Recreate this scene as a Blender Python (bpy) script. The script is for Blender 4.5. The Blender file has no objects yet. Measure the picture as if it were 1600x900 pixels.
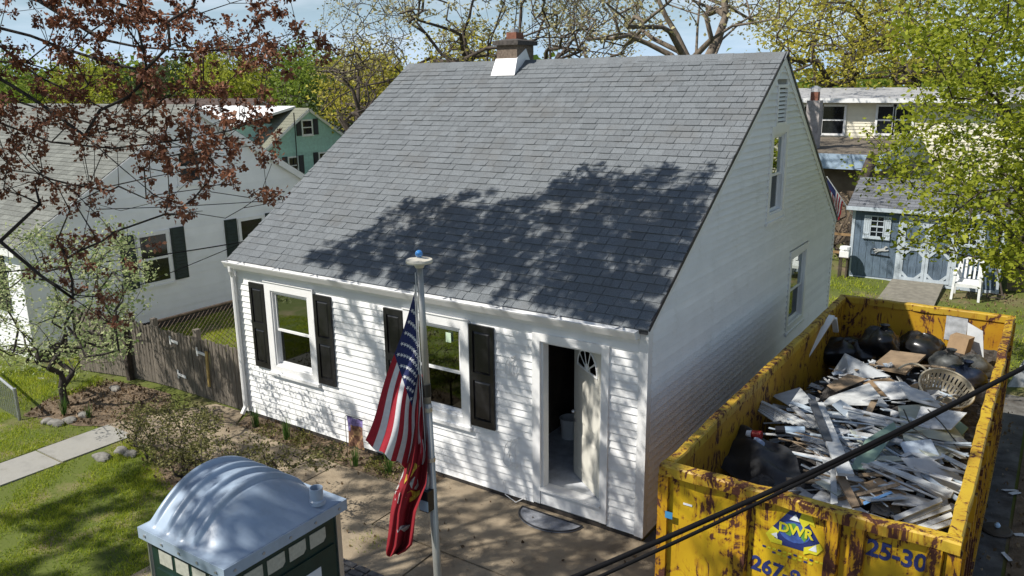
import bpy, math, random
import numpy as np
from mathutils import Vector, Matrix
from math import sin, cos, pi, radians, sqrt

rnd = random.Random(7)
nrg = np.random.default_rng(11)
scene = bpy.context.scene
COL = scene.collection

# ------------------------------------------------------------------ camera
CAM = np.array([3.7265, -8.2887, 5.4752]); YAW, PIT, ROL, FPX = -0.5964, 0.2481, -0.0125, 1257.57
CF = np.array([sin(YAW) * cos(PIT), cos(YAW) * cos(PIT), -sin(PIT)])
_R = np.array([cos(YAW), -sin(YAW), 0.0]); _U = np.cross(_R, CF)
CR = cos(ROL) * _R + sin(ROL) * _U; CU = -sin(ROL) * _R + cos(ROL) * _U
cd = bpy.data.cameras.new('camera'); cam = bpy.data.objects.new('camera', cd); COL.objects.link(cam)
cd.sensor_width = 36.0; cd.lens = FPX / 1600 * 36.0; cd.clip_start = 0.05; cd.clip_end = 2000
cam.matrix_world = Matrix(((CR[0], CU[0], -CF[0], CAM[0]), (CR[1], CU[1], -CF[1], CAM[1]), (CR[2], CU[2], -CF[2], CAM[2]), (0, 0, 0, 1)))
scene.camera = cam

# ------------------------------------------------------------------ light
SUN_EL, SUN_AZ = radians(47.6), radians(41.0)           # the sun stands in front of the house, to the left
SUN = np.array([-sin(SUN_AZ) * cos(SUN_EL), -cos(SUN_AZ) * cos(SUN_EL), sin(SUN_EL)])
world = bpy.data.worlds.new('World'); scene.world = world; world.use_nodes = True
wn, wl = world.node_tree.nodes, world.node_tree.links
bg = wn['Background']
sky = wn.new('ShaderNodeTexSky'); sky.sky_type = 'NISHITA'; sky.sun_disc = False
sky.sun_elevation = SUN_EL; sky.sun_rotation = pi + SUN_AZ; sky.air_density = 1.0; sky.dust_density = 0.3; sky.ozone_density = 1.5
tc = wn.new('ShaderNodeTexCoord'); mp = wn.new('ShaderNodeMapping'); mp.inputs['Scale'].default_value = (1.5, 1.5, 9.0)
cn = wn.new('ShaderNodeTexNoise'); cn.inputs['Scale'].default_value = 2.6; cn.inputs['Detail'].default_value = 9; cn.inputs['Roughness'].default_value = 0.58
cr = wn.new('ShaderNodeValToRGB'); cr.color_ramp.elements[0].position = 0.47; cr.color_ramp.elements[1].position = 0.78
cm = wn.new('ShaderNodeMixRGB'); cm.inputs[2].default_value = (9.6, 10.6, 12.0, 1)
cs = wn.new('ShaderNodeMath'); cs.operation = 'MULTIPLY'; cs.inputs[1].default_value = 0.8
wl.new(tc.outputs['Generated'], mp.inputs['Vector']); wl.new(mp.outputs['Vector'], cn.inputs['Vector']); wl.new(cn.outputs['Fac'], cr.inputs['Fac'])
wl.new(cr.outputs['Color'], cs.inputs[0]); wl.new(cs.outputs[0], cm.inputs[0]); 
hz = wn.new('ShaderNodeSeparateXYZ'); wl.new(tc.outputs['Generated'], hz.inputs[0])      # pale haze toward the horizon
hr = wn.new('ShaderNodeMapRange'); hr.inputs['From Min'].default_value = 0.0; hr.inputs['From Max'].default_value = .13; hr.inputs['To Min'].default_value = .80; hr.inputs['To Max'].default_value = 0.0; hr.interpolation_type = 'SMOOTHSTEP'
hm = wn.new('ShaderNodeMixRGB'); hm.inputs[2].default_value = (5.2, 8.0, 11.8, 1); wl.new(hz.outputs['Z'], hr.inputs['Value']); wl.new(hr.outputs[0], hm.inputs[0]); wl.new(sky.outputs[0], hm.inputs[1])
wl.new(hm.outputs[0], cm.inputs[1]); wl.new(cm.outputs[0], bg.inputs['Color'])
bg.inputs['Strength'].default_value = 0.078
sd = bpy.data.lights.new('sun', 'SUN'); sd.energy = 5.0; sd.angle = radians(0.55); sd.color = (1.0, 0.955, 0.88)
so = bpy.data.objects.new('sun', sd); COL.objects.link(so)
so.rotation_euler = Vector(SUN).to_track_quat('Z', 'Y').to_euler(); so.location = (-20, -25, 30)
scene.view_settings.view_transform = 'Standard'; scene.view_settings.look = 'None'
scene.view_settings.exposure = 0.27; scene.view_settings.gamma = 1.0

# ------------------------------------------------------------------ measuring helpers: a pixel of the photograph into a point of the place
def ray(u, v): return CF + CR * ((u - 800) / FPX) - CU * ((v - 450) / FPX)
def on_plane(u, v, n, d):
    n = np.array(n, float); r = ray(u, v); return CAM + r * ((d - CAM @ n) / (r @ n))
def onX(u, v, x): return on_plane(u, v, (1, 0, 0), x)
def onY(u, v, y): return on_plane(u, v, (0, 1, 0), y)
def onZ(u, v, z): return on_plane(u, v, (0, 0, 1), z)
def at(u, v, depth): return CAM + ray(u, v) * depth
def proj(P):
    d = np.asarray(P, float) - CAM; z = d @ CF
    return 800 + FPX * (d @ CR) / z, 450 - FPX * (d @ CU) / z, z

# ------------------------------------------------------------------ materials
MATS = {}
def hexlin(h):
    c = [int(h[i:i + 2], 16) / 255 for i in (0, 2, 4)]
    return tuple(x / 12.92 if x <= .04045 else ((x + .055) / 1.055) ** 2.4 for x in c)
def mat(name, col, rough=0.6, var=0.12, scale=6.0, bump=0.0, bscale=40.0, metal=0.0, spec=0.35, col2=None, lo=.35, hi=.65, tone=0.0, rndv=0.0, stretch=None, detail=6, spots=None, dist=0.0):
    """noise-varied principled surface; tone = weight of the per-piece 'tone' attribute, rndv = variation per object"""
    if name in MATS: return MATS[name]
    m = bpy.data.materials.new(name); m.use_nodes = True; MATS[name] = m
    n, l = m.node_tree.nodes, m.node_tree.links; b = n['Principled BSDF']
    b.inputs['Roughness'].default_value = rough; b.inputs['Metallic'].default_value = metal
    b.inputs['Specular IOR Level'].default_value = spec
    t = n.new('ShaderNodeTexCoord'); vec = t.outputs['Object']
    geo = n.new('ShaderNodeNewGeometry'); vec = geo.outputs['Position']
    if stretch:
        mpn = n.new('ShaderNodeMapping'); mpn.inputs['Scale'].default_value = stretch; l.new(vec, mpn.inputs['Vector']); vec = mpn.outputs['Vector']
    nz = n.new('ShaderNodeTexNoise'); nz.inputs['Scale'].default_value = scale; nz.inputs['Detail'].default_value = detail; nz.inputs['Roughness'].default_value = .62
    l.new(vec, nz.inputs['Vector'])
    rp = n.new('ShaderNodeValToRGB'); rp.color_ramp.elements[0].position = lo; rp.color_ramp.elements[1].position = hi
    c1 = tuple(max(0, c * (1 - var)) for c in col) if col2 is None else col
    c2 = tuple(min(1, c * (1 + var)) for c in col) if col2 is None else col2
    rp.color_ramp.elements[0].color = (*c1, 1); rp.color_ramp.elements[1].color = (*c2, 1)
    l.new(nz.outputs['Fac'], rp.inputs['Fac']); out = rp.outputs['Color']
    if spots:
        scol, sscale, slo, shi, sst = spots
        mp2 = n.new('ShaderNodeMapping'); mp2.inputs['Scale'].default_value = sst; l.new(geo.outputs['Position'], mp2.inputs['Vector'])
        n2 = n.new('ShaderNodeTexNoise'); n2.inputs['Scale'].default_value = sscale; n2.inputs['Detail'].default_value = 8; n2.inputs['Roughness'].default_value = .68; n2.inputs['Distortion'].default_value = dist
        l.new(mp2.outputs['Vector'], n2.inputs['Vector'])
        r2 = n.new('ShaderNodeValToRGB'); r2.color_ramp.elements[0].position = slo; r2.color_ramp.elements[1].position = shi
        l.new(n2.outputs['Fac'], r2.inputs['Fac'])
        mx = n.new('ShaderNodeMixRGB'); mx.inputs[2].default_value = (*scol, 1); l.new(r2.outputs['Color'], mx.inputs[0]); l.new(out, mx.inputs[1]); out = mx.outputs[0]
    if tone or rndv:
        hs = n.new('ShaderNodeHueSaturation'); ma = n.new('ShaderNodeMath'); ma.operation = 'MULTIPLY_ADD'
        if tone:
            at_ = n.new('ShaderNodeAttribute'); at_.attribute_name = 'tone'; l.new(at_.outputs['Fac'], ma.inputs[0]); ma.inputs[1].default_value = tone; ma.inputs[2].default_value = 1 - tone / 2
        else:
            oi = n.new('ShaderNodeObjectInfo'); l.new(oi.outputs['Random'], ma.inputs[0]); ma.inputs[1].default_value = rndv; ma.inputs[2].default_value = 1 - rndv / 2
        l.new(ma.outputs[0], hs.inputs['Value']); l.new(out, hs.inputs['Color']); out = hs.outputs['Color']
    l.new(out, b.inputs['Base Color'])
    if bump:
        bn = n.new('ShaderNodeTexNoise'); bn.inputs['Scale'].default_value = bscale; bn.inputs['Detail'].default_value = 4; l.new(vec, bn.inputs['Vector'])
        bp = n.new('ShaderNodeBump'); bp.inputs['Strength'].default_value = min(1, bump); bp.inputs['Distance'].default_value = .01
        l.new(bn.outputs['Fac'], bp.inputs['Height']); l.new(bp.outputs['Normal'], b.inputs['Normal'])
    return m
def leafmat(name, col, col2, trans=.45, rough=.55):
    if name in MATS: return MATS[name]
    m = bpy.data.materials.new(name); m.use_nodes = True; MATS[name] = m
    n, l = m.node_tree.nodes, m.node_tree.links; b = n['Principled BSDF']; o = n['Material Output']
    b.inputs['Roughness'].default_value = rough; b.inputs['Specular IOR Level'].default_value = .25
    a = n.new('ShaderNodeAttribute'); a.attribute_name = 'tone'
    mx = n.new('ShaderNodeMixRGB'); mx.inputs[1].default_value = (*col, 1); mx.inputs[2].default_value = (*col2, 1); l.new(a.outputs['Fac'], mx.inputs[0])
    l.new(mx.outputs[0], b.inputs['Base Color'])
    tr = n.new('ShaderNodeBsdfTranslucent'); l.new(mx.outputs[0], tr.inputs['Color'])
    ms = n.new('ShaderNodeMixShader'); ms.inputs[0].default_value = trans; l.new(b.outputs[0], ms.inputs[1]); l.new(tr.outputs[0], ms.inputs[2]); l.new(ms.outputs[0], o.inputs['Surface'])
    return m
def glassmat(name, tint, refl, rough=.02):
    if name in MATS: return MATS[name]
    m = bpy.data.materials.new(name); m.use_nodes = True; MATS[name] = m
    n, l = m.node_tree.nodes, m.node_tree.links; o = n['Material Output']; n.remove(n['Principled BSDF'])
    t = n.new('ShaderNodeBsdfTransparent'); t.inputs[0].default_value = (*tint, 1)
    g = n.new('ShaderNodeBsdfGlossy'); g.inputs['Roughness'].default_value = rough; g.inputs[0].default_value = (.95, 1, .97, 1)
    nz = n.new('ShaderNodeTexNoise'); nz.inputs['Scale'].default_value = 3; bp = n.new('ShaderNodeBump'); bp.inputs['Strength'].default_value = .04; l.new(nz.outputs['Fac'], bp.inputs['Height']); l.new(bp.outputs['Normal'], g.inputs['Normal'])
    fr = n.new('ShaderNodeLayerWeight'); fr.inputs[0].default_value = .25
    ad = n.new('ShaderNodeMath'); ad.operation = 'ADD'; ad.inputs[1].default_value = refl; ad.use_clamp = True; l.new(fr.outputs['Fresnel'], ad.inputs[0])
    s = n.new('ShaderNodeMixShader'); l.new(ad.outputs[0], s.inputs[0]); l.new(t.outputs[0], s.inputs[1]); l.new(g.outputs[0], s.inputs[2]); l.new(s.outputs[0], o.inputs['Surface'])
    return m

WHITE = mat('white_vinyl_siding', (.84, .84, .83), rough=.55, var=.035, scale=3, bump=.10, bscale=90, spec=.4, spots=((.62, .61, .57), 2.2, .56, .86, (1, 1, .5)), tone=.10)
TRIM = mat('white_trim_paint', (.82, .82, .81), rough=.38, var=.03, scale=5, bump=.05)
SHING = mat('grey_asphalt_shingle', (.166, .180, .190), rough=.9, var=.30, scale=90, bump=.5, bscale=260, spec=.15, tone=.19, detail=3, spots=((.15, .15, .145), 1.1, .5, .8, (1, 1, 1)))
UNDER = mat('roof_underlay', (.06, .062, .066), rough=.95)
BLACK = mat('black_shutter_paint', (.012, .012, .014), rough=.35, var=.3, scale=20, spec=.5)
ROOM = mat('interior_plaster', (.30, .29, .27), rough=.9, var=.2, scale=2)
ROOMD = mat('interior_brown_panelling', (.10, .075, .055), rough=.8, var=.3, scale=3)
FLOORI = mat('interior_grey_floor', (.52, .54, .57), rough=.55, var=.18, scale=7)
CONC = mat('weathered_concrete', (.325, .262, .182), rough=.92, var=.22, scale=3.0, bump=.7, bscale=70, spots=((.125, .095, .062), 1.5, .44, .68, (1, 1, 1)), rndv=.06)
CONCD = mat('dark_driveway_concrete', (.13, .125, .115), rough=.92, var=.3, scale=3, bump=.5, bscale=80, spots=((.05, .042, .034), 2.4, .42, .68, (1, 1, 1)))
STONE = mat('grey_fieldstone', (.20, .19, .17), rough=.9, var=.3, scale=9, bump=.5, bscale=60)
FOUND = mat('dark_foundation', (.05, .043, .038), rough=.95, var=.3, scale=9, bump=.4)
STUCCO = mat('brown_stucco', (.20, .155, .12), rough=.95, var=.28, scale=26, bump=.9, bscale=150)
CEM = mat('dark_cement_cap', (.085, .075, .068), rough=.95, var=.35, scale=16, bump=.5)
CLAY = mat('clay_flue', (.24, .10, .065), rough=.85, var=.2, scale=14, bump=.3)
ALU = mat('brushed_aluminium', (.55, .55, .56), rough=.38, var=.08, scale=12, metal=.85)
GALV = mat('galvanised_steel', (.42, .43, .44), rough=.5, var=.15, scale=18, metal=.7)
FENCEW = mat('weathered_fence_wood', (.165, .142, .115), rough=.95, var=.30, scale=5, bump=.6, bscale=50, stretch=(9, 9, .9), rndv=.32)
BARK = mat('dark_maple_bark', (.045, .037, .032), rough=.95, var=.4, scale=14, bump=.8, bscale=40, stretch=(1, 1, .4))
BARKG = mat('grey_brown_bark', (.155, .125, .095), rough=.95, var=.45, scale=7, bump=.8, bscale=30, stretch=(1, 1, .35))
BARKD = mat('dark_bare_bark', (.07, .055, .044), rough=.95, var=.4, scale=9, bump=.6)
RUST = (.060, .020, .012)
def rustmat(name, col, amount, rough=.5):
    m = bpy.data.materials.new(name); m.use_nodes = True; MATS[name] = m; n, l = m.node_tree.nodes, m.node_tree.links; b = n['Principled BSDF']; b.inputs['Specular IOR Level'].default_value = .4
    geo = n.new('ShaderNodeNewGeometry'); tot = None
    for sc_, st_, dist, w in ((2.6, (1.2, 1.2, .8), 3.4, .74), (.9, (1, 1, .8), .6, .50), (1.0, (15, 15, .9), 1.8, .40), (22, (1, 1, 1), .6, .07)):
        mp_ = n.new('ShaderNodeMapping'); mp_.inputs['Scale'].default_value = st_; l.new(geo.outputs['Position'], mp_.inputs['Vector'])
        z_ = n.new('ShaderNodeTexNoise'); z_.inputs['Scale'].default_value = sc_; z_.inputs['Detail'].default_value = 8; z_.inputs['Roughness'].default_value = .62; z_.inputs['Distortion'].default_value = dist; l.new(mp_.outputs[0], z_.inputs['Vector'])
        k = n.new('ShaderNodeMath'); k.operation = 'MULTIPLY_ADD'; k.inputs[1].default_value = w; l.new(z_.outputs['Fac'], k.inputs[0])
        if tot is None: k.inputs[2].default_value = 0
        else: l.new(tot.outputs[0], k.inputs[2])
        tot = k
    r = n.new('ShaderNodeValToRGB'); e = r.color_ramp.elements; t = .950 - amount; e[0].position = t; e[1].position = t + .018; e[0].color = (0, 0, 0, 1); e[1].color = (1, 1, 1, 1); l.new(tot.outputs[0], r.inputs[0])
    v = n.new('ShaderNodeTexNoise'); v.inputs['Scale'].default_value = 1.6; v.inputs['Detail'].default_value = 7; l.new(geo.outputs['Position'], v.inputs['Vector'])
    pc = n.new('ShaderNodeValToRGB'); p = pc.color_ramp.elements; p[0].position = .35; p[1].position = .7; p[0].color = (col[0] * .72, col[1] * .64, col[2] * .8, 1); p[1].color = (*col, 1); l.new(v.outputs['Fac'], pc.inputs[0])
    st2 = n.new('ShaderNodeValToRGB'); q = st2.color_ramp.elements; q[0].position = t - .075; q[1].position = t; q[0].color = (0, 0, 0, 1); q[1].color = (.75, .75, .75, 1); l.new(tot.outputs[0], st2.inputs[0])
    m1 = n.new('ShaderNodeMixRGB'); m1.inputs[2].default_value = (.30, .125, .012, 1); l.new(st2.outputs[0], m1.inputs[0]); l.new(pc.outputs[0], m1.inputs[1])
    rn = n.new('ShaderNodeTexNoise'); rn.inputs['Scale'].default_value = 30; rn.inputs['Detail'].default_value = 5; l.new(geo.outputs['Position'], rn.inputs['Vector'])
    rc = n.new('ShaderNodeMixRGB'); rc.inputs[1].default_value = (.030, .011, .009, 1); rc.inputs[2].default_value = (.115, .038, .022, 1); l.new(rn.outputs['Fac'], rc.inputs[0])
    m2 = n.new('ShaderNodeMixRGB'); l.new(r.outputs[0], m2.inputs[0]); l.new(m1.outputs[0], m2.inputs[1]); l.new(rc.outputs[0], m2.inputs[2]); l.new(m2.outputs[0], b.inputs['Base Color'])
    ro = n.new('ShaderNodeMapRange'); ro.inputs['To Min'].default_value = rough; ro.inputs['To Max'].default_value = .9; l.new(r.outputs[0], ro.inputs['Value']); l.new(ro.outputs[0], b.inputs['Roughness'])
    bp = n.new('ShaderNodeBump'); bp.inputs['Strength'].default_value = .5; bp.inputs['Distance'].default_value = .006; bp.invert = True; l.new(r.outputs[0], bp.inputs['Height']); l.new(bp.outputs[0], b.inputs['Normal']); return m
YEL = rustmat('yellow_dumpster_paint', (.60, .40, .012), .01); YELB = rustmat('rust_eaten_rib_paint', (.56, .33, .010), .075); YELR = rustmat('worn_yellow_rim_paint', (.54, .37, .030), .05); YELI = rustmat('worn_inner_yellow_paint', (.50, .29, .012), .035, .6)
RUSTM = mat('bare_rust', (.075, .028, .016), rough=.9, var=.5, scale=20, bump=.6, bscale=60)
BLUEP = mat('navy_stencil_paint', (.020, .032, .14), rough=.5, var=.2, scale=10, spots=((.30, .18, .01), 12, .64, .67, (1, 1, 1)))
DIRT = mat('bare_soil', (.145, .105, .068), rough=1, var=.4, scale=6, bump=1, bscale=45, spots=((.30, .25, .17), 26, .60, .68, (1, 1, 1)))
GROUND = mat('patchy_lawn_ground', (.095, .115, .020), rough=1, col2=(.165, .125, .075), lo=.48, hi=.66, scale=.55, bump=.8, bscale=30)
SOILG = mat('turf_soil', (.10, .125, .022), rough=1, col2=(.24, .19, .10), lo=.52, hi=.70, scale=1.4, bump=.8, bscale=30)
ASPH = mat('street_asphalt', (.05, .05, .052), rough=.95, var=.2, scale=20, bump=.4)

# ------------------------------------------------------------------ mesh helpers
WL = {}
def newobj(name, me, m, parent=None, loc=None, smooth=False, label=None):
    o = bpy.data.objects.new(name, me); COL.objects.link(o)
    if m is not None and len(me.materials) == 0:
        for q in (m if isinstance(m, (list, tuple)) else [m]): me.materials.append(q)
    if smooth: me.polygons.foreach_set('use_smooth', [True] * len(me.polygons))
    w = np.zeros(3) if loc is None else np.array(loc, float)
    WL[o.name] = w
    if parent is not None: o.parent = parent; o.location = w - WL.get(parent.name, np.zeros(3))
    else: o.location = w
    if label: o['label'] = label
    return o
def tag(o, label, cat, group=None, kind=None):
    o['label'] = label; o['category'] = cat
    if group: o['group'] = group
    if kind: o['kind'] = kind
    return o
def thing(name, label, cat, loc=(0, 0, 0), group=None):
    o = bpy.data.objects.new(name, None); COL.objects.link(o); o.location = loc; o.empty_display_size = .2
    WL[o.name] = np.array(loc, float); return tag(o, label, cat, group)
class MB:
    def __init__(s): s.v = []; s.f = []; s.t = []; s.mi = []
    def add(s, vs, fs, tone=.5, mi=0):
        b = len(s.v); s.v.extend([tuple(map(float, p)) for p in vs]); s.f.extend([tuple(b + i for i in f) for f in fs]); s.t.extend([tone] * len(fs)); s.mi.extend([mi] * len(fs)); return s
    HEX = [(0, 3, 2, 1), (4, 5, 6, 7), (0, 1, 5, 4), (1, 2, 6, 5), (2, 3, 7, 6), (3, 0, 4, 7)]
    def box(s, x0, y0, z0, x1, y1, z1, tone=.5, mi=0):
        x0, x1 = min(x0, x1), max(x0, x1); y0, y1 = min(y0, y1), max(y0, y1); z0, z1 = min(z0, z1), max(z0, z1)
        return s.add([(x0, y0, z0), (x1, y0, z0), (x1, y1, z0), (x0, y1, z0), (x0, y0, z1), (x1, y0, z1), (x1, y1, z1), (x0, y1, z1)], s.HEX, tone, mi)
    def hexa(s, bottom, top, tone=.5, mi=0): return s.add(list(bottom) + list(top), s.HEX, tone, mi)
    def bar(s, a, b, w, h, up=(0, 0, 1), tone=.5, mi=0):
        a = np.array(a, float); b = np.array(b, float); d = b - a; d /= np.linalg.norm(d); u = np.array(up, float)
        if abs(d @ u) > .98: u = np.array([1., 0, 0])
        r = np.cross(d, u); r /= np.linalg.norm(r); u = np.cross(r, d); r = r * w / 2; u = u * h / 2
        return s.hexa([a - r - u, a + r - u, b + r - u, b - r - u], [a - r + u, a + r + u, b + r + u, b - r + u], tone, mi)
    def slab(s, q, th, tone=.5, mi=0):
        q = [np.array(p, float) for p in q]; n = np.cross(q[1] - q[0], q[-1] - q[0]); n /= np.linalg.norm(n) + 1e-9
        if n[2] < 0: n = -n
        k = len(q); vs = [p - n * th for p in q] + q
        fs = [tuple(range(k))[::-1], tuple(range(k, 2 * k))] + [(i, (i + 1) % k, k + (i + 1) % k, k + i) for i in range(k)]
        return s.add(vs, fs, tone, mi)
    def tube(s, pts, rad, n=8, tone=.5, mi=0, cap=True):
        pts = [np.array(p, float) for p in pts]; k = len(pts)
        rad = [rad] * k if not hasattr(rad, '__len__') else rad
        vs = []; ref = None
        for i in range(k):
            d = pts[min(i + 1, k - 1)] - pts[max(i - 1, 0)]; d = d / (np.linalg.norm(d) + 1e-12)
            if ref is None: ref = np.array([0, 0, 1.]) if abs(d[2]) < .9 else np.array([1., 0, 0])
            r = np.cross(d, ref); r /= np.linalg.norm(r) + 1e-12; u = np.cross(r, d); ref = u
            for j in range(n):
                a = 2 * pi * j / n; vs.append(pts[i] + rad[i] * (cos(a) * r + sin(a) * u))
        fs = [(i * n + j, i * n + (j + 1) % n, (i + 1) * n + (j + 1) % n, (i + 1) * n + j) for i in range(k - 1) for j in range(n)]
        if cap: fs += [tuple(range(n))[::-1], tuple(range((k - 1) * n, k * n))]
        return s.add(vs, fs, tone, mi)
    def lathe(s, prof, c=(0, 0, 0), n=20, tone=.5, mi=0):
        vs = [(c[0] + r * cos(2 * pi * j / n), c[1] + r * sin(2 * pi * j / n), c[2] + z) for r, z in prof for j in range(n)]; k = len(prof)
        fs = [(i * n + j, i * n + (j + 1) % n, (i + 1) * n + (j + 1) % n, (i + 1) * n + j) for i in range(k - 1) for j in range(n)]
        fs += [tuple(range(n))[::-1], tuple(range((k - 1) * n, k * n))]
        return s.add(vs, fs, tone, mi)
    def prism(s, poly, d, tone=.5, mi=0):
        d = np.array(d, float); k = len(poly); vs = [np.array(p, float) for p in poly]; vs = vs + [p + d for p in vs]
        return s.add(vs, [tuple(range(k))[::-1], tuple(range(k, 2 * k))] + [(i, (i + 1) % k, k + (i + 1) % k, k + i) for i in range(k)], tone, mi)
    def grid(s, P, tone=.5, mi=0):
        n, m = len(P), len(P[0])
        return s.add([p for r in P for p in r], [(i * m + j, i * m + j + 1, (i + 1) * m + j + 1, (i + 1) * m + j) for i in range(n - 1) for j in range(m - 1)], tone, mi)
    def mesh(s, name, org=(0, 0, 0)):
        me = bpy.data.meshes.new(name); o = np.array(org, float)
        v = np.array(s.v) - o; me.from_pydata(v.tolist(), [], s.f)
        me.attributes.new('tone', 'FLOAT', 'FACE').data.foreach_set('value', s.t)
        if any(s.mi): me.polygons.foreach_set('material_index', s.mi)
        me.update(); return me
    def build(s, name, m, parent=None, smooth=False, label=None, org=None):
        v = np.array(s.v)
        if org is None: c = (v.min(0) + v.max(0)) / 2; org = (c[0], c[1], v[:, 2].min())
        me = s.mesh(name, org); fixnormals(me)
        return newobj(name, me, m, parent, org, smooth, label)
def fixnormals(me):
    import bmesh
    bm = bmesh.new(); bm.from_mesh(me); bmesh.ops.recalc_face_normals(bm, faces=bm.faces); bm.to_mesh(me); bm.free()
def npmesh(name, V, F, tone=None, mats=None, parent=None, loc=(0, 0, 0)):
    """V (n,3); F (m,k) with k = 3 or 4"""
    me = bpy.data.meshes.new(name); V = np.asarray(V, np.float32) - np.array(loc, np.float32); F = np.asarray(F, np.int32); m, k = F.shape
    me.vertices.add(len(V)); me.vertices.foreach_set('co', V.ravel()); me.loops.add(m * k); me.loops.foreach_set('vertex_index', F.ravel())
    me.polygons.add(m); me.polygons.foreach_set('loop_start', np.arange(0, m * k, k, dtype=np.int32)); me.polygons.foreach_set('loop_total', np.full(m, k, np.int32))
    if tone is not None: me.attributes.new('tone', 'FLOAT', 'FACE').data.foreach_set('value', np.asarray(tone, np.float32))
    me.update(calc_edges=True)
    return newobj(name, me, mats, parent, loc)
def text_part(name, s, size, m, parent, pos, rx, rz, ext=.002, bold=.0, width=None, ry=0):
    cu = bpy.data.curves.new(name, 'FONT'); cu.body = s; cu.size = size; cu.extrude = ext; cu.offset = bold; cu.align_x = 'CENTER'; cu.align_y = 'CENTER'; cu.resolution_u = 3
    tmp = bpy.data.objects.new('tmp_text', cu); COL.objects.link(tmp); dg = bpy.context.evaluated_depsgraph_get(); dg.update()
    me = bpy.data.meshes.new_from_object(tmp.evaluated_get(dg)); bpy.data.objects.remove(tmp)
    me.materials.clear(); me.name = name
    if width:
        x = [v.co.x for v in me.vertices]; me.transform(Matrix.Diagonal((width / (max(x) - min(x)), 1, 1, 1)))
    o = newobj(name, me, m, parent, pos); o.rotation_euler = (rx, ry, rz); return o
def copy_thing(root, loc, rz, label, group=None):
    r = root.copy(); COL.objects.link(r); r.location = loc; r.rotation_euler = (0, 0, rz); r['label'] = label; WL[r.name] = np.array(loc, float)
    if group: r['group'] = group
    for ch in list(root.children):
        c = ch.copy(); COL.objects.link(c); c.parent = r
        for g in list(ch.children): d = g.copy(); COL.objects.link(d); d.parent = c
    return r

# ------------------------------------------------------------------ trees
def grow(start, targets, seg=.35, jit=.25, rng=rnd, back=.25):
    """start: list of (pos, parent); targets attach one after another to the nearest branch"""
    P = [np.array(p, float) for p, _ in start]; par = [q for _, q in start]
    cap = len(P) + 40 * len(targets) + 10; A = np.zeros((cap, 3)); A[:len(P)] = P; n = len(P); tips = []
    base = A[0].copy()
    T = sorted(targets, key=lambda t: np.linalg.norm(np.array(t) - base)); lim0 = 1
    dist0 = np.zeros(cap); dist0[:n] = np.linalg.norm(A[:n] - base, axis=1)
    for t in T:
        t = np.array(t, float); d = np.linalg.norm(A[lim0:n] - t, axis=1) if n > lim0 else np.array([np.linalg.norm(A[0] - t)])
        cost = d + back * np.maximum(0, dist0[lim0:n] - np.linalg.norm(t - base) + .2) * 3 if n > lim0 else d
        i = int(np.argmin(cost)) + (lim0 if n > lim0 else 0); dd = np.linalg.norm(A[i] - t); k = min(30, max(1, int(dd / seg))); prev = i
        for j in range(1, k + 1):
            f = j / k; p = A[i] * (1 - f) + t * f
            if j < k: p = p + np.array([rng.gauss(0, 1), rng.gauss(0, 1), rng.gauss(0, .8)]) * jit * seg + np.array([0, 0, sin(pi * f) * dd * .10])
            A[n] = p; dist0[n] = np.linalg.norm(p - base); par.append(prev); prev = n; n += 1
        tips.append(prev)
    return A[:n], par, tips
def wood(mb, A, par, r_tip, r_base, expo=2.3, minr=None, nbig=7):
    n = len(A); w = np.zeros(n); kids = [[] for _ in range(n)]
    for i in range(n - 1, 0, -1):
        if par[i] >= 0: kids[par[i]].append(i)
    for i in range(n - 1, -1, -1):
        if not kids[i]: w[i] = 1.0
        if par[i] >= 0: w[par[i]] += w[i]
    r = r_tip * w ** (1 / expo); s = r_base / r[0]
    r = r * np.where(w > 1, 1 + (s - 1) * (np.log(w) / math.log(max(w[0], 2))), 1)
    if minr: r = np.maximum(r, minr)
    stack = [0]; 
    while stack:
        i = stack.pop(); chain = [i] if par[i] < 0 else [par[i], i]
        j = i
        while kids[j]:
            ks = sorted(kids[j], key=lambda q: -w[q]); stack.extend(ks[1:]); j = ks[0]; chain.append(j)
        if len(chain) < 2: continue
        rr = [r[q] for q in chain]
        if par[i] >= 0: rr[0] = min(rr[0], rr[1] * 1.5)
        ns = nbig if rr[0] > .05 else (5 if rr[0] > .015 else 3)
        if len(rr) > 3:
            q0 = np.array(rr)
            for _ in range(4): q0[1:-1] = (q0[:-2] + 2 * q0[1:-1] + q0[2:]) / 4
            rr = list(q0)
        mb.tube([A[q] for q in chain], rr, ns, cap=False)
    return r
def leaves(centres, per, spread, size, rng=nrg, droop=0.0, aspect=.6, up=.0):
    C = np.repeat(np.asarray(centres, float), per, axis=0); n = len(C)
    C = C + rng.normal(0, spread, (n, 3)) * np.array([1, 1, .8]); C[:, 2] -= droop * rng.random(n)
    a = rng.normal(0, 1, (n, 3)); a[:, 2] = a[:, 2] * .6 + up; a /= np.linalg.norm(a, axis=1)[:, None]
    b = np.cross(a, rng.normal(0, 1, (n, 3))); b /= np.linalg.norm(b, axis=1)[:, None] + 1e-9
    s = (size * (.6 + .8 * rng.random(n)))[:, None]
    nn = np.cross(a, b)
    V = np.stack([C - a * s * .5, C + b * s * aspect * .5 + nn * s * .12, C + a * s * .5, C - b * s * aspect * .5 + nn * s * .12], 1).reshape(-1, 3)
    F = np.arange(n * 4).reshape(n, 4)
    return V, F
def clumps(c, rad, n, rng=nrg, shell=.5):
    d = rng.normal(0, 1, (n, 3)); d /= np.linalg.norm(d, axis=1)[:, None]; r = rng.random(n) ** (1 / 3.0); r = shell + (1 - shell) * r if shell else r
    return np.array(c) + d * r[:, None] * np.array(rad)
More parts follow.
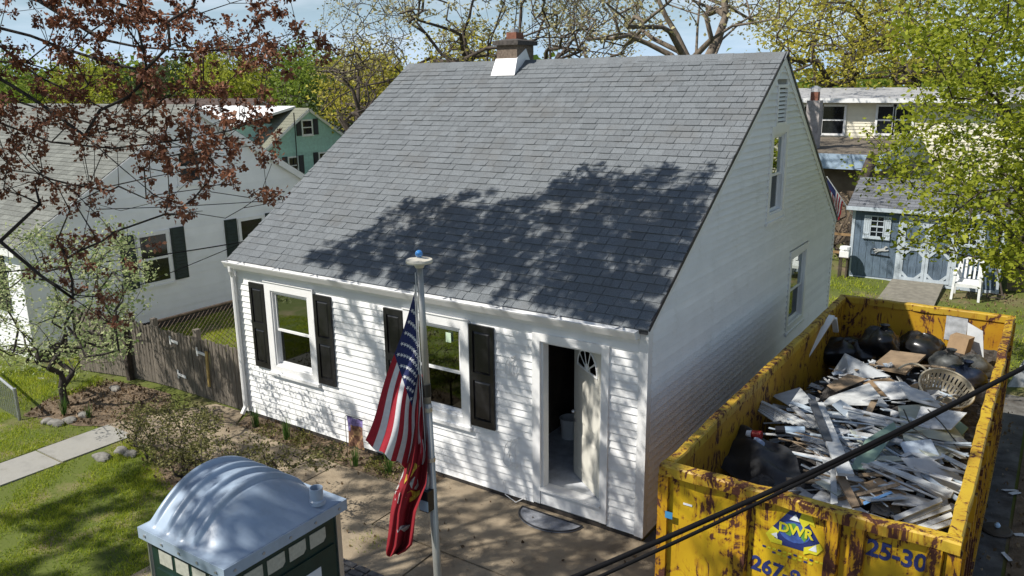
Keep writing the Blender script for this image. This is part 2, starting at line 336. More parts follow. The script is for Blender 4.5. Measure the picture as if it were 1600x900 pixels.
def make_tree(name, label, base, crown_c, crown_r, ntip, per, spread, leaf, lm, bark, r_base, group=None, cat='tree', seg=.8, limbs=None, seed=1, r_tip=.012, shell=.35, jit=.25, targets=None, fork=.35):
    rg = np.random.default_rng(seed); rr = random.Random(seed); base = np.array(base, float)
    t = thing(name, label, cat, tuple(base), group)
    cc = np.array(crown_c, float)
    T = targets if targets is not None else clumps(cc, crown_r, ntip, rg, shell)
    fk = base + (cc - base) * fork; st = [(base, -1)]; k = 5
    for i in range(1, k + 1): st.append((base + (fk - base) * i / k + np.array([rr.gauss(0, .03), rr.gauss(0, .03), 0]) * np.linalg.norm(fk - base) * .6, i - 1))
    for L in (limbs or []):
        p = k
        for q in L: st.append((np.array(q, float), p)); p = len(st) - 1
    A, par, tips = grow(st, list(T), seg, jit, rr); mb = MB(); wood(mb, A, par, r_tip, r_base)
    mb.build('trunk', bark, t, smooth=True, org=tuple(base))
    if per:
        ctr = np.concatenate([A[tips], A[[par[i] for i in tips]]]) if per > 1 else A[tips]
        V, F = leaves(ctr, max(1, per // 2), spread, leaf, rg)
        npmesh('crown', V, F, np.clip(rg.normal(.5, .28, len(F)), 0, 1), lm, t, tuple(base))
    return t

# ================================================================== SETTING: ground, paths
def gz(x, y):
    f = min(1, max(0, (-9.6 - x) / 5.5)); f = f * f * (3 - 2 * f)
    r = min(1, max(0, (x - .05) / .6)) * .07
    far = min(1, max(0, (sqrt(x * x + y * y) - 45) / 60)); return -.08 - .42 * f - r - 1.2 * far
def sheet(name, pts, dz, m, step=.5, kind='structure'):
    xs = [p[0] for p in pts]; ys = [p[1] for p in pts]; import bmesh
    bm = bmesh.new(); f = bm.faces.new([bm.verts.new((p[0], p[1], 0)) for p in pts])
    for ax, lo, hi in ((0, min(xs), max(xs)), (1, min(ys), max(ys))):
        q = lo + step
        while q < hi:
            co = [0, 0, 0]; no = [0, 0, 0]; co[ax] = q; no[ax] = 1
            bmesh.ops.bisect_plane(bm, geom=bm.verts[:] + bm.edges[:] + bm.faces[:], plane_co=co, plane_no=no); q += step
    bmesh.ops.recalc_face_normals(bm, faces=bm.faces)
    for v in bm.verts: v.co.z = gz(v.co.x, v.co.y) + dz
    for f in bm.faces:
        if f.normal.z < 0: f.normal_flip()
    me = bpy.data.meshes.new(name); bm.to_mesh(me); bm.free()
    o = newobj(name, me, m); o['kind'] = kind; return o
xs = np.concatenate([np.linspace(-420, -44, 18), np.linspace(-40, 20, 121), np.linspace(26, 420, 18)]); ys = np.concatenate([np.linspace(-260, -30, 12), np.linspace(-28, 45, 147), np.linspace(52, 620, 24)])
gx, gy = np.meshgrid(xs, ys); gv = np.stack([gx.ravel(), gy.ravel(), np.array([gz(a, b) for a, b in zip(gx.ravel(), gy.ravel())])], 1)
nx = len(xs); gi = np.arange(len(ys) - 1)[:, None] * nx + np.arange(nx - 1)[None, :]; gi = gi.ravel()
g = npmesh('ground', gv, np.stack([gi, gi + 1, gi + nx + 1, gi + nx], 1), None, GROUND); g['kind'] = 'structure'
sheet('lawn_soil', [(-20, -9), (-3.2, -9), (-3.2, -1.75), (-8.35, -1.75), (-8.35, -6), (-9.2, -6), (-9.2, -2.3), (-11.2, -2.55), (-20, -2.0)], .006, SOILG, 1.0)
sheet('planting_bed', [(-7.5, -.02), (-7.3, -.42), (-6.5, -.50), (-5.3, -.52), (-4.2, -.55), (-3.1, -.5), (-3.1, -.02)], .012, DIRT, .4)
sheet('mulch_bed', [(-11.6, -.25), (-9.5, -.2), (-8.7, -.75), (-8.9, -1.55), (-9.6, -1.95), (-11.0, -2.15), (-11.6, -1.4)], .010, DIRT, .4)
sheet('shrub_bed', [(-7.55, -1.75), (-5.2, -1.75), (-4.5, -2.3), (-5.3, -2.55), (-6.5, -2.4), (-7.2, -2.1)], .012, DIRT, .4)
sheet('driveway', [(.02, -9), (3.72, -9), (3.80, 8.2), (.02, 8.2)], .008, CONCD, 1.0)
sheet('leaf_litter_strip', [(3.76, -9), (9, -9), (9, 12), (3.84, 8.3)], .012, DIRT, 1.0)
sheet('street', [(-120, -22), (120, -22), (120, -13.5), (-120, -13.5)], .02, ASPH, 5)
def paving(name, quads, dz, th, m, pc='slab'):
    r = bpy.data.objects.new(name, None); COL.objects.link(r); r['kind'] = 'structure'; WL[r.name] = np.zeros(3)
    for q in quads:
        z = max(gz(*p) for p in q) + dz + rnd.uniform(-.004, .004)
        mb = MB(); mb.slab([(p[0], p[1], z + rnd.uniform(-.003, .003)) for p in q], th); mb.build(pc, m, r)
    return r
W = .012
def rectq(x0, y0, x1, y1): return [(x0 + W, y0 + W), (x1 - W, y0 + W), (x1 - W, y1 - W), (x0 + W, y1 - W)]
paving('patio', [rectq(-3.1, -1.55, 1.0, -.012)] +
       [rectq(-4.7, -4.55, -2.0, -1.55), rectq(-2.0, -4.55, 1.1, -1.55)], .028, .09, CONC)
paving('front_walk', [[(-9.15, -1.62), (-8.36, -1.72), (-7.85, -1.72), (-7.6, -.02), (-8.35, -.06), (-8.75, -.62)],
                      [(-7.83, -1.72), (-6.25, -1.66), (-6.25, -.53), (-7.30, -.45), (-7.58, -.05)], [(-6.23, -1.66), (-4.75, -1.60), (-4.75, -.56), (-6.23, -.53)],
                      [(-4.73, -1.60), (-3.12, -1.56), (-3.12, -.54), (-4.73, -.56)]], .022, .09, CONC)
paving('side_walk', [[(-9.15, y0 + .015), (-8.38, y0 + .015), (-8.36, y0 + 1.17), (-9.13, y0 + 1.17)] for y0 in (-6.38, -5.19, -4.0, -2.81)], .022, .09, mat('grey_path_concrete', (.33, .32, .29), rough=.93, var=.15, scale=3, bump=.4, bscale=100, rndv=.08, spots=((.22, .21, .18), 3, .5, .8, (1, 1, 1))))
PAVM = mat('charcoal_paver', (.10, .098, .10), rough=.9, var=.3, scale=12, bump=.5, bscale=90, rndv=.3)
paving('paver_strip', [rectq(-3.0 + .21 * i, -3.05 + .105 * j, -3.0 + .21 * (i + 1), -3.05 + .105 * (j + 1)) for i in range(5) for j in range(7)], .045, .05, PAVM, 'paver')

# ================================================================== THE WHITE HOUSE
HW, HD, HE, HR, RY = 7.55, 9.10, 2.70, 5.87, 4.704
SL = (HR - HE) / (RY + .06); SLB = (HR - HE) / (HD + .06 - RY)
def zroof(y): return HE + SL * (y + .06) if y <= RY else HR - SLB * (y - RY)
house = thing('white_house', 'small white sided house with steep grey shingle roof, black shutters and its front door open', 'house', (-HW / 2, HD / 2, -.08))
def sub_intervals(a, b, holes):
    out = [(a, b)]
    for h0, h1 in holes:
        nxt = []
        for p, q in out:
            if h1 <= p or h0 >= q: nxt.append((p, q)); continue
            if h0 > p: nxt.append((p, h0))
            if h1 < q: nxt.append((h1, q))
        out = nxt
    return [(p, q) for p, q in out if q - p > .004]
# openings on the front wall (x0, x1, z0, z1): casing outside, sash inside
WIN = [(-6.755, -5.615, .865, 2.42), (-3.76, -2.60, .84, 2.40)]
DOOR = (-1.575, -.475, .03, 2.41)
GWIN = [(4.26, 5.17, 3.30, 4.80), (5.84, 7.02, 1.06, 2.57)]; GVENT = (4.43, 4.96, 4.80, 5.42)
# structural walls
mb = MB()
fh = [(a + .12, b - .12, c + .12, d - .12) for a, b, c, d in WIN] + [(-1.46, -.57, .26, 2.31)]
zb = sorted({-.08, 2.66} | {z for h in fh for z in h[2:]})
for z0, z1 in zip(zb[:-1], zb[1:]):
    for p, q in sub_intervals(-HW + .01, -.13, [h[:2] for h in fh if h[2] <= z0 + 1e-6 and h[3] >= z1 - 1e-6]): mb.box(p, .0, z0, q, .12, z1)
mb.build('front_wall', ROOM, house)
mb = MB(); gh = [(a + .10, b - .10, c + .1, d - .1) for a, b, c, d in GWIN]
zb = sorted({-.08, 2.7, 5.8} | {z for h in gh for z in h[2:]})
for z0, z1 in zip(zb[:-1], zb[1:]):
    lo = lambda z: max(.0, (z - HE) / SL - .02 if z > HE else 0); hi = lambda z: min(HD, RY + (HR - z) / SLB - .04)
    hs = [h[:2] for h in gh if h[2] <= z0 + 1e-6 and h[3] >= z1 - 1e-6]
    a0, a1, b0, b1 = lo(z0), hi(z0), lo(z1), hi(z1)
    cuts = sub_intervals(min(a0, b0), max(a1, b1), hs); 
    for k, (p, q) in enumerate(cuts):
        pb, pt = (a0, b0) if k == 0 else (p, p); qb, qt = (a1, b1) if k == len(cuts) - 1 else (q, q)
        mb.hexa([(-.12, pb, z0), (0, pb, z0), (0, qb, z0), (-.12, qb, z0)], [(-.12, pt, z1), (0, pt, z1), (0, qt, z1), (-.12, qt, z1)])
mb.build('gable_wall', ROOM, house)
mb = MB(); mb.box(-HW + .01, HD - .12, -.08, -.13, HD, 2.66); mb.build('rear_wall', WHITE, house)
mb = MB(); mb.prism([(-HW, .13, -.08), (-HW, HD - .13, -.08), (-HW, HD - .13, 2.65), (-HW, RY, HR - .06), (-HW, .13, HE + .07)], (.12, 0, 0)); mb.build('left_wall', WHITE, house)
mb = MB(); mb.box(-HW + .13, .13, .10, -.13, HD - .13, .255); mb.build('interior_floor', FLOORI, house)
mb = MB(); mb.box(-HW + .13, .13, 2.52, -.13, HD - .13, 2.60); mb.build('ceiling', ROOM, house)
mb = MB(); mb.box(-HW + .13, 3.6, .26, -.13, 3.7, 2.51); mb.box(-2.35, .13, .26, -2.25, 2.3, 2.51); mb.box(-4.9, .13, .26, -4.8, 3.59, 2.51); mb.build('interior_partition', ROOMD, house)
mb = MB(); mb.box(-HW + .012, -.012, -.09, -.01, .02, -.005); mb.box(-.02, .02, -.16, -.004, HD - .02, -.006); mb.build('foundation', FOUND, house)
# lap siding, one board per course
E_ = .1
def lap_front(z0, z1, ints, mb):
    for p, q in ints:
        mb.hexa([(p, -.024, z0), (q, -.024, z0), (q, -.0015, z0), (p, -.0015, z0)], [(p, -.006, z1), (q, -.006, z1), (q, -.0015, z1), (p, -.0015, z1)], rnd.random())
k = 0; z = .0
while z < 2.62:
    z1 = min(z + E_ + .002, 2.62); mb = MB()
    hs = [(a, b) for a, b, c, d in WIN + [DOOR] if d > z + .02 and c < z1 - .02]
    for iv in sub_intervals(-HW + .10, -.095, hs):
        mb = MB(); lap_front(z, z1, [iv], mb); mb.build('siding_board', WHITE, house)
    z += E_
z = -.0
while z < 5.72:
    z1 = z + E_ + .002; mb = MB()
    lo = lambda z: max(.09, (z - HE) / SL + .10); hi = lambda z: min(HD - .09, RY + (HR - z) / SLB - .14)
    hs = [(a, b) for a, b, c, d in GWIN + [GVENT] if d > z + .02 and c < z1 - .02]
    a0, a1, b0, b1 = lo(z), hi(z), lo(z1), hi(z1)
    if b1 - b0 < .05: break
    cuts = sub_intervals(min(a0, b0), max(a1, b1), hs)
    for i, (p, q) in enumerate(cuts):
        mb = MB()
        pb, pt = (a0, b0) if i == 0 else (p, p); qb, qt = (a1, b1) if i == len(cuts) - 1 else (q, q)
        mb.hexa([(.0015, pb, z), (.034, pb, z), (.034, qb, z), (.0015, qb, z)], [(.0015, pt, z1), (.005, pt, z1), (.005, qt, z1), (.0015, qt, z1)], rnd.random())
        mb.build('siding_board', WHITE, house)
    z += E_
for x, y, sx, sy in ((-.09, -.028, .118, .02), (-HW - .02, -.028, .118, .02)):
    mb = MB(); mb.box(x, y, -.01, x + sx, y + sy, 2.66)
    if x > -1: mb.box(.008, -.026, -.01, .030, .085, 2.66)
    else: mb.box(-HW - .02, -.007, -.01, -HW - .004, .085, 2.66)
    mb.build('corner_trim', TRIM, house)
mb = MB(); mb.box(.003, HD - .085, -.01, .030, HD + .02, 2.68); mb.build('corner_trim', TRIM, house)
mb = MB(); mb.box(-HW + .10, -.032, 2.50, -.095, -.004, 2.66); mb.build('frieze_board', TRIM, house)
# rake boards
for (y0, z0), (y1, z1) in (((-.05, HE + .0), (RY, HR - .01)), ((HD + .05, HE + .0), (RY, HR - .01))):
    mb = MB(); dz = .15
    mb.hexa([(.004, y0, z0 - dz * .8), (.036, y0, z0 - dz * .8), (.036, y1, z1 - dz), (.004, y1, z1 - dz)], [(.004, y0, z0 - .005), (.036, y0, z0 - .005), (.036, y1, z1 - .005), (.004, y1, z1 - .005)]); mb.build('rake_board', TRIM, house)
# roof deck
mb = MB()
mb.prism([(-HW - .03, -.07, HE), (-HW - .03, RY, HR + .006), (-HW - .03, RY, HR - .06), (-HW - .03, -.07, HE - .055)], (HW + .06, 0, 0))
mb.prism([(-HW - .03, HD + .12, HE - .02), (-HW - .03, RY + .001, HR + .005), (-HW - .03, RY + .001, HR - .06), (-HW - .03, HD + .12, HE - .075)], (HW + .06, 0, 0))
roof = mb.build('roof', UNDER, house)
# shingles: the 300 nearest are sub-parts of the roof, the rest one mass
ln = sqrt((RY + .07) ** 2 + (HR - HE) ** 2); ey = (RY + .07) / ln; ez = (HR - HE) / ln; EXP = .144
tabs = []; r = 0
while r * EXP < ln - .02:
    x = -HW - .045 - rnd.uniform(0, .15)
    while x < .045:
        w = rnd.choice([.12, .15, .17, .20, .23, .26]); x1 = min(x + w, .05); x0 = max(x, -HW - .045)
        if x1 - x0 > .03: tabs.append((x0, x1, r, rnd.random() ** 1.1, rnd.choice([0, 0, 1])))
        x += w
    r += 1
def tabmesh(w, lap):
    mb = MB(); L = EXP + (.022); th = .007 + .007 * lap; n = np.array([0, -ez, ey]); t = np.array([0, ey, ez])
    def p(x, s, h): return np.array([x, 0, 0]) + t * s + n * h
    mb.hexa([p(0.004, -.006 * lap, .002), p(w - .004, -.006 * lap, .002), p(w - .002, L, -.001), p(.002, L, -.001)], [p(.004, -.006 * lap, th + .010), p(w - .004, -.006 * lap, th + .010), p(w - .002, L, .006), p(.002, L, .006)]); return mb
def tabpos(x0, r): s = r * EXP - .01; return np.array([x0, -.07 + ey * s, HE + ez * s]) + np.array([0, -ez, ey]) * .001
tabs.sort(key=lambda q: np.linalg.norm(tabpos(q[0], q[2]) - CAM))
cache = {}; rest = MB()
for i, (x0, x1, r, tn, lap) in enumerate(tabs):
    w = x1 - x0
    if i < 300:
        key = (round(w, 3), int(tn * 7), lap)
        if key not in cache:
            mb = tabmesh(w, lap); mb.t = [int(tn * 7) / 7 + .07] * len(mb.t); cache[key] = mb.mesh('shingle'); fixnormals(cache[key]); cache[key].materials.append(SHING)
        newobj('shingle', cache[key], None, roof, tabpos(x0, r))
    else:
        mb = tabmesh(w, lap); o = tabpos(x0, r); rest.add([np.array(v) + o for v in mb.v], mb.f, tn)
o = rest.build('shingle_courses', SHING, roof); o['kind'] = 'stuff'
x = -HW - .04
while x < .03:
    x1 = min(x + rnd.uniform(.17, .2), .05); mb = MB(); h = .03 + rnd.uniform(0, .006)
    mb.prism([(x, RY - .15, zroof(RY - .15) + .02), (x, RY, HR + h + .004), (x, RY + .15, zroof(RY + .15) + .022), (x, RY + .15, zroof(RY + .15) + .008), (x, RY, HR + h - .016), (x, RY - .15, zroof(RY - .15) + .004)], (x1 - x + .02, 0, .0), rnd.random()); mb.build('ridge_cap', SHING, roof); x = x1
mb = MB(); mb.bar((.043, -.06, HE + .0), (.043, RY, HR + .012), .012, .05, tone=.1); mb.bar((.043, RY, HR + .012), (.043, HD + .12, HE - .015), .012, .05, tone=.1); mb.build('drip_edge', mat('dark_drip_edge', (.03, .03, .035), rough=.5), roof)
# gutter, downspout
mb = MB(); pr = [(-.075, 2.585), (-.15, 2.585), (-.195, 2.665), (-.205, 2.69), (-.195, 2.695), (-.188, 2.672), (-.143, 2.597), (-.082, 2.597), (-.082, 2.69), (-.075, 2.69)]
gx0, gx1 = -HW - .02, -.075
mb.prism([(gx0, y, z) for y, z in pr], (gx1 - gx0, 0, 0))
for xx in (gx0, gx1 - .006): mb.prism([(xx, -.083, 2.597), (xx, -.143, 2.598), (xx, -.187, 2.668), (xx, -.19, 2.688), (xx, -.083, 2.688)], (.006, 0, 0))
mb.prism([(gx0, -.074, 2.58), (gx0, -.033, 2.56), (gx0, -.033, 2.665), (gx0, -.074, 2.69)], (gx1 - gx0, 0, 0))
gut = mb.build('gutter', TRIM, house)
for i in range(9): x = -7.2 + i * .86; mb = MB(); mb.bar((x, -.19, 2.692), (x + .05, -.07, 2.712), .03, .008); mb.build('gutter_strap', GALV, gut)
mb = MB(); mb.tube([(-HW + .10, -.13, 2.60), (-HW + .10, -.13, 2.53), (-HW + .07, -.075, 2.42), (-HW + .07, -.075, .10), (-HW + .07, -.16, -.02)], .04, 8); mb.build('downspout', TRIM, house)
# windows
GLU = glassmat('reflecting_window_glass', (.24, .27, .25), .30); GLD = glassmat('dark_window_glass', (.10, .10, .10), .035)
SCREEN = mat('white_vinyl_sash', (.80, .80, .80), rough=.35, var=.03)
def frame_boxes(mb, plane, a0, a1, z0, z1, w, d0, d1, wt=None, wb=None):
    wt = wt or w; wb = wb or w
    B = (lambda p, q, r, s: mb.box(p, d0, r, q, d1, s)) if plane == 'y' else (lambda p, q, r, s: mb.box(d0, p, r, d1, q, s))
    B(a0, a0 + w, z0, z1); B(a1 - w, a1, z0, z1); B(a0 + w, a1 - w, z1 - wt, z1); B(a0 + w, a1 - w, z0, z0 + wb)
def window(plane, sg, a0, a1, z0, z1, cas, lab=None):
    """double hung window; sg = outward sign on its axis"""
    D = lambda d: sg * d
    mb = MB(); frame_boxes(mb, plane, a0, a1, z0, z1, cas, D(.040), D(-.02)); w = mb.build('window', TRIM, house, label=lab)
    mb = MB(); i0, i1, j0, j1 = a0 + cas, a1 - cas, z0 + cas, z1 - cas; frame_boxes(mb, plane, i0, i1, j0, j1, .028, D(.022), D(-.085)); mb.build('window_frame', SCREEN, w)
    i0 += .028; i1 -= .028; j0 += .028; j1 -= .028; zm = (j0 + j1) / 2 - .02
    mb = MB(); frame_boxes(mb, plane, i0, i1, zm - .02, j1, .04, D(-.012), D(-.042)); mb.build('upper_sash', SCREEN, w)
    mb = MB(); frame_boxes(mb, plane, i0, i1, j0, zm + .015, .04, D(-.046), D(-.076)); mb.build('lower_sash', SCREEN, w)
    for (c0, c1, dd, m) in ((zm + .02, j1 - .04, -.028, GLU), (j0 + .04, zm - .022, -.062, GLD)):
        mb = MB()
        if plane == 'y': mb.box(i0 + .038, D(dd), c0, i1 - .038, D(dd) + .004, c1)
        else: mb.box(D(dd), i0 + .038, c0, D(dd) + .004, i1 - .038, c1)
        mb.build('pane', m, w)
    mb = MB()
    if plane == 'y': mb.box(a0 - .02, D(.075), z0 - .035, a1 + .02, D(.004), z0 + .012)
    else: mb.box(D(.062), a0 - .02, z0 - .035, D(.004), a1 + .02, z0 + .012)
    mb.build('sill', TRIM, w); return w
w1 = window('y', -1, *WIN[0], .135); w2 = window('y', -1, *WIN[1], .135)
for a in GWIN: window('x', 1, *a, .12)
# aluminium coil-stock cap edge standing proud over each casing (it has come loose at a corner)
for a0, a1, z0, z1 in WIN:
    mb = MB(); mb.box(a0 - .012, -.055, z1, a1 + .012, -.004, z1 + .012); mb.box(a1 + .001, -.055, z0 + .04, a1 + .012, -.004, z1 - .001); mb.build('casing_flashing', TRIM, house)
mb = MB(); mb.box(-3.02, -.0, 2.02, -2.93, .004, 2.16); mb.build('window_sticker', mat('pale_sticker', (.6, .75, .55), rough=.6), w2)
SILH = mat('grey_cloth_heap', (.25, .27, .30), rough=.9, var=.3)
# shutters
def shutter(a0, a1, z0, z1):
    mb = MB(); w = .055
    mb.box(a0, -.052, z0, a0 + w, -.021, z1); mb.box(a1 - w, -.052, z0, a1, -.021, z1)
    zm = (z0 + z1) / 2
    for p, q in ((z0, z0 + .10), (z1 - .09, z1), (zm - .06, zm + .05)): mb.box(a0 + w, -.052, p, a1 - w, -.021, q)
    mb.box(a0 + w, -.031, z0 + .10, a1 - w, -.022, z1 - .09); s = mb.build('shutter', BLACK, house)
    for p, q in ((z0 + .10, zm - .06), (zm + .05, z1 - .09)):
        mb = MB(); x0, x1, y0, y1 = a0 + w + .004, a1 - w - .004, p + .004, q - .004; b = .03
        mb.hexa([(x0, -.032, y0), (x1, -.032, y0), (x1, -.032, y1), (x0, -.032, y1)], [(x0 + b, -.047, y0 + b), (x1 - b, -.047, y0 + b), (x1 - b, -.047, y1 - b), (x0 + b, -.047, y1 - b)]); mb.build('raised_panel', BLACK, s)
for a0, a1 in ((-7.13, -6.775), (-5.595, -5.225), (-4.13, -3.775), (-2.58, -2.18)): shutter(a0, a1, .905, 2.365)
# gable vent
y0, y1, z0, z1 = GVENT
mb = MB(); frame_boxes(mb, 'x', y0, y1, z0, z1, .05, .045, .0); vent = mb.build('gable_vent', TRIM, house)
mb = MB(); mb.box(.001, y0 + .05, z0 + .05, .006, y1 - .05, z1 - .05); mb.build('vent_backing', mat('vent_shade_backing', (.05, .05, .05), rough=.9), vent)  # dark sheet in place of the shade behind the louvers
for i in range(8):
    z = z0 + .065 + i * (z1 - z0 - .12) / 8; mb = MB(); mb.hexa([(.036, y0 + .05, z), (.040, y0 + .05, z + .004), (.040, y1 - .05, z + .004), (.036, y1 - .05, z)], [(.008, y0 + .05, z + .042), (.012, y0 + .05, z + .046), (.012, y1 - .05, z + .046), (.008, y1 - .05, z + .042)]); mb.build('louver', TRIM, vent)
# door frame, kick panel, open door
mb = MB(); dx0, dx1 = DOOR[0], DOOR[1]
mb.box(dx0, -.045, .03, -1.46, -.004, 2.41); mb.box(-.57, -.045, .03, dx1, -.004, 2.41); mb.box(-1.46, -.045, 2.31, -.57, -.004, 2.41)
mb.box(-1.462, -.003, .262, -1.43, .125, 2.31); mb.box(-.60, -.003, .262, -.568, .125, 2.31); mb.box(-1.43, -.003, 2.275, -.60, .125, 2.312)
frm = mb.build('door_frame', TRIM, house)
mb = MB(); mb.box(-1.455, -.034, .03, -.575, -.004, .235); mb.build('kick_panel', TRIM, frm)
mb = MB(); mb.box(-1.47, -.075, .236, -.56, .13, .262); mb.build('threshold', TRIM, frm)
DOORM = mat('white_steel_door', (.62, .60, .53), rough=.5, var=.06, scale=4)
ang = math.atan2(.52, -.69); door = MB(); LW, LH = .85, 2.0
# leaf modelled along +x from the hinge, then turned about the hinge
def dv(x, y, z): return (-.61 + x * cos(ang) - y * sin(ang), .085 + x * sin(ang) + y * cos(ang), z)
def dbox(mb, x0, y0, z0, x1, y1, z1): return mb.hexa([dv(x0, y0, z0), dv(x1, y0, z0), dv(x1, y1, z0), dv(x0, y1, z0)], [dv(x0, y0, z1), dv(x1, y0, z1), dv(x1, y1, z1), dv(x0, y1, z1)])
dbox(door, 0, -.022, .268, LW, .022, 2.265); dl = door.build('door', DOORM, house)
for x0, x1, z0, z1 in ((.13, .39, .40, .95), (.46, .72, .40, .95), (.13, .39, 1.10, 1.78), (.46, .72, 1.10, 1.78)):
    mb = MB()
    for s in (-1, 1):
        yy = .022 * s
        mb.hexa([dv(x0, yy, z0), dv(x1, yy, z0), dv(x1, yy, z1), dv(x0, yy, z1)], [dv(x0 + .03, yy + .009 * s, z0 + .03), dv(x1 - .03, yy + .009 * s, z0 + .03), dv(x1 - .03, yy + .009 * s, z1 - .03), dv(x0 + .03, yy + .009 * s, z1 - .03)])
    mb.build('door_panel', DOORM, dl)
# fan light: dark glazed segments between white spokes, both faces
for k in range(5):
    a, b = pi * k / 5 + .07, pi * (k + 1) / 5 - .07; mb = MB()
    for s in (-1, 1):
        ring = [(.10, a), (.10, b), (.285, b), (.285, (a + b) / 2), (.285, a)]
        mb.prism([dv(.425 + r_ * cos(t_), .0225 * s, 1.90 + r_ * .93 * sin(t_)) for r_, t_ in ring], np.array(dv(0, .006 * s, 0)) - np.array(dv(0, 0, 0)))
    mb.build('fanlight_pane', GLD, dl)
mb = MB()
for s in (-1, 1):
    mb.tube([dv(.425 + .30 * cos(t), .026 * s, 1.90 + .28 * sin(t)) for t in np.linspace(0, pi, 14)], .012, 6); mb.tube([dv(.11, .026 * s, 1.89), dv(.74, .026 * s, 1.89)], .012, 6)
    for k in range(1, 5): t = pi * k / 5; mb.tube([dv(.425, .026 * s, 1.90), dv(.425 + .30 * cos(t), .026 * s, 1.90 + .28 * sin(t))], .009, 5)
mb.build('fanlight_trim', TRIM, dl)
mb = MB()
for s in (-1, 1): mb.tube([dv(.79, .02 * s, 1.20), dv(.79, .05 * s, 1.20)], .012, 8); mb.tube([dv(.79, .045 * s, 1.20), dv(.79, .062 * s, 1.20), dv(.79, .085 * s, 1.20)], [.02, .03, .018], 10); mb.tube([dv(.79, .02 * s, 1.06), dv(.79, .035 * s, 1.06)], .026, 10)
mb.build('handle', ALU, dl)
# loose cables hanging out of the wall
CAB = mat('white_cable', (.75, .75, .74), rough=.5)
for bx, bz, sc in ((-1.93, 2.05, 1.0), (-1.90, .90, 1.55)):
    mb = MB()
    for k in range(3):
        pts = [(bx + .10, -.022, bz)]; 
        for i in range(1, 13):
            t = i / 12; pts.append((bx + .10 + sc * (-.13 + .06 * k) * sin(pi * t * (1.0 + .25 * k)) - .05 * t + rnd.gauss(0, .006), -.03 - .03 * sin(pi * t), bz - sc * .34 * t + sc * .10 * sin(2.4 * pi * t) * t))
        mb.tube(pts, .0045, 5)
    mb.build('hanging_cable', CAB, house)
mb = MB(); mb.tube([(-2.06, -.03, .20), (-2.0, -.08, .02), (-1.8, -.12, -.02), (-1.72, -.06, .03), (-1.70, -.03, .05)], .006, 5); mb.build('hanging_cable', CAB, house)
# chimney
cx0, cx1, cy0, cy1 = -5.19, -4.74, 4.44, 5.0
mb = MB(); mb.box(cx0, cy0, 5.4, cx1, cy1, 6.17); ch = mb.build('chimney', STUCCO, house)
mb = MB(); mb.box(cx0 - .055, cy0 - .055, 6.17, cx1 + .055, cy1 + .055, 6.245); mb.hexa([(cx0 - .05, cy0 - .05, 6.246), (cx1 + .05, cy0 - .05, 6.246), (cx1 + .05, cy1 + .05, 6.246), (cx0 - .05, cy1 + .05, 6.246)], [(cx0 + .1, cy0 + .12, 6.285), (cx1 - .1, cy0 + .12, 6.285), (cx1 - .1, cy1 - .12, 6.285), (cx0 + .1, cy1 - .12, 6.285)]); mb.build('chimney_cap', CEM, ch)
mb = MB(); mb.box(-5.08, 4.6, 6.286, -4.86, 4.84, 6.40); mb.build('flue', CLAY, ch)
mb = MB(); mb.lathe([(.085, 0), (.085, .06), (.07, .065), (.07, .01)], (-4.97, 4.72, 6.402), 16); mb.build('flue_liner', GALV, ch)
mb = MB(); zf = zroof(cy0)
mb.hexa([(cx0 - .05, cy0 - .14, zroof(cy0 - .14) + .03), (cx1 + .03, cy0 - .14, zroof(cy0 - .14) + .03), (cx1 + .012, cy0 - .001, zf + .02), (cx0 - .012, cy0 - .001, zf + .02)],
        [(cx0 - .012, cy0 - .014, zf + .24), (cx1 + .012, cy0 - .014, zf + .24), (cx1 + .012, cy0 - .002, zf + .24), (cx0 - .012, cy0 - .002, zf + .24)])
mb.prism([(cx1 + .002, cy0 - .013, zf), (cx1 + .002, cy1 + .03, zroof(cy1 + .03)), (cx1 + .002, RY + .02, HR + .24), (cx1 + .002, cy0 - .013, zf + .245)], (.012, 0, 0))
mb.build('flashing', TRIM, ch)

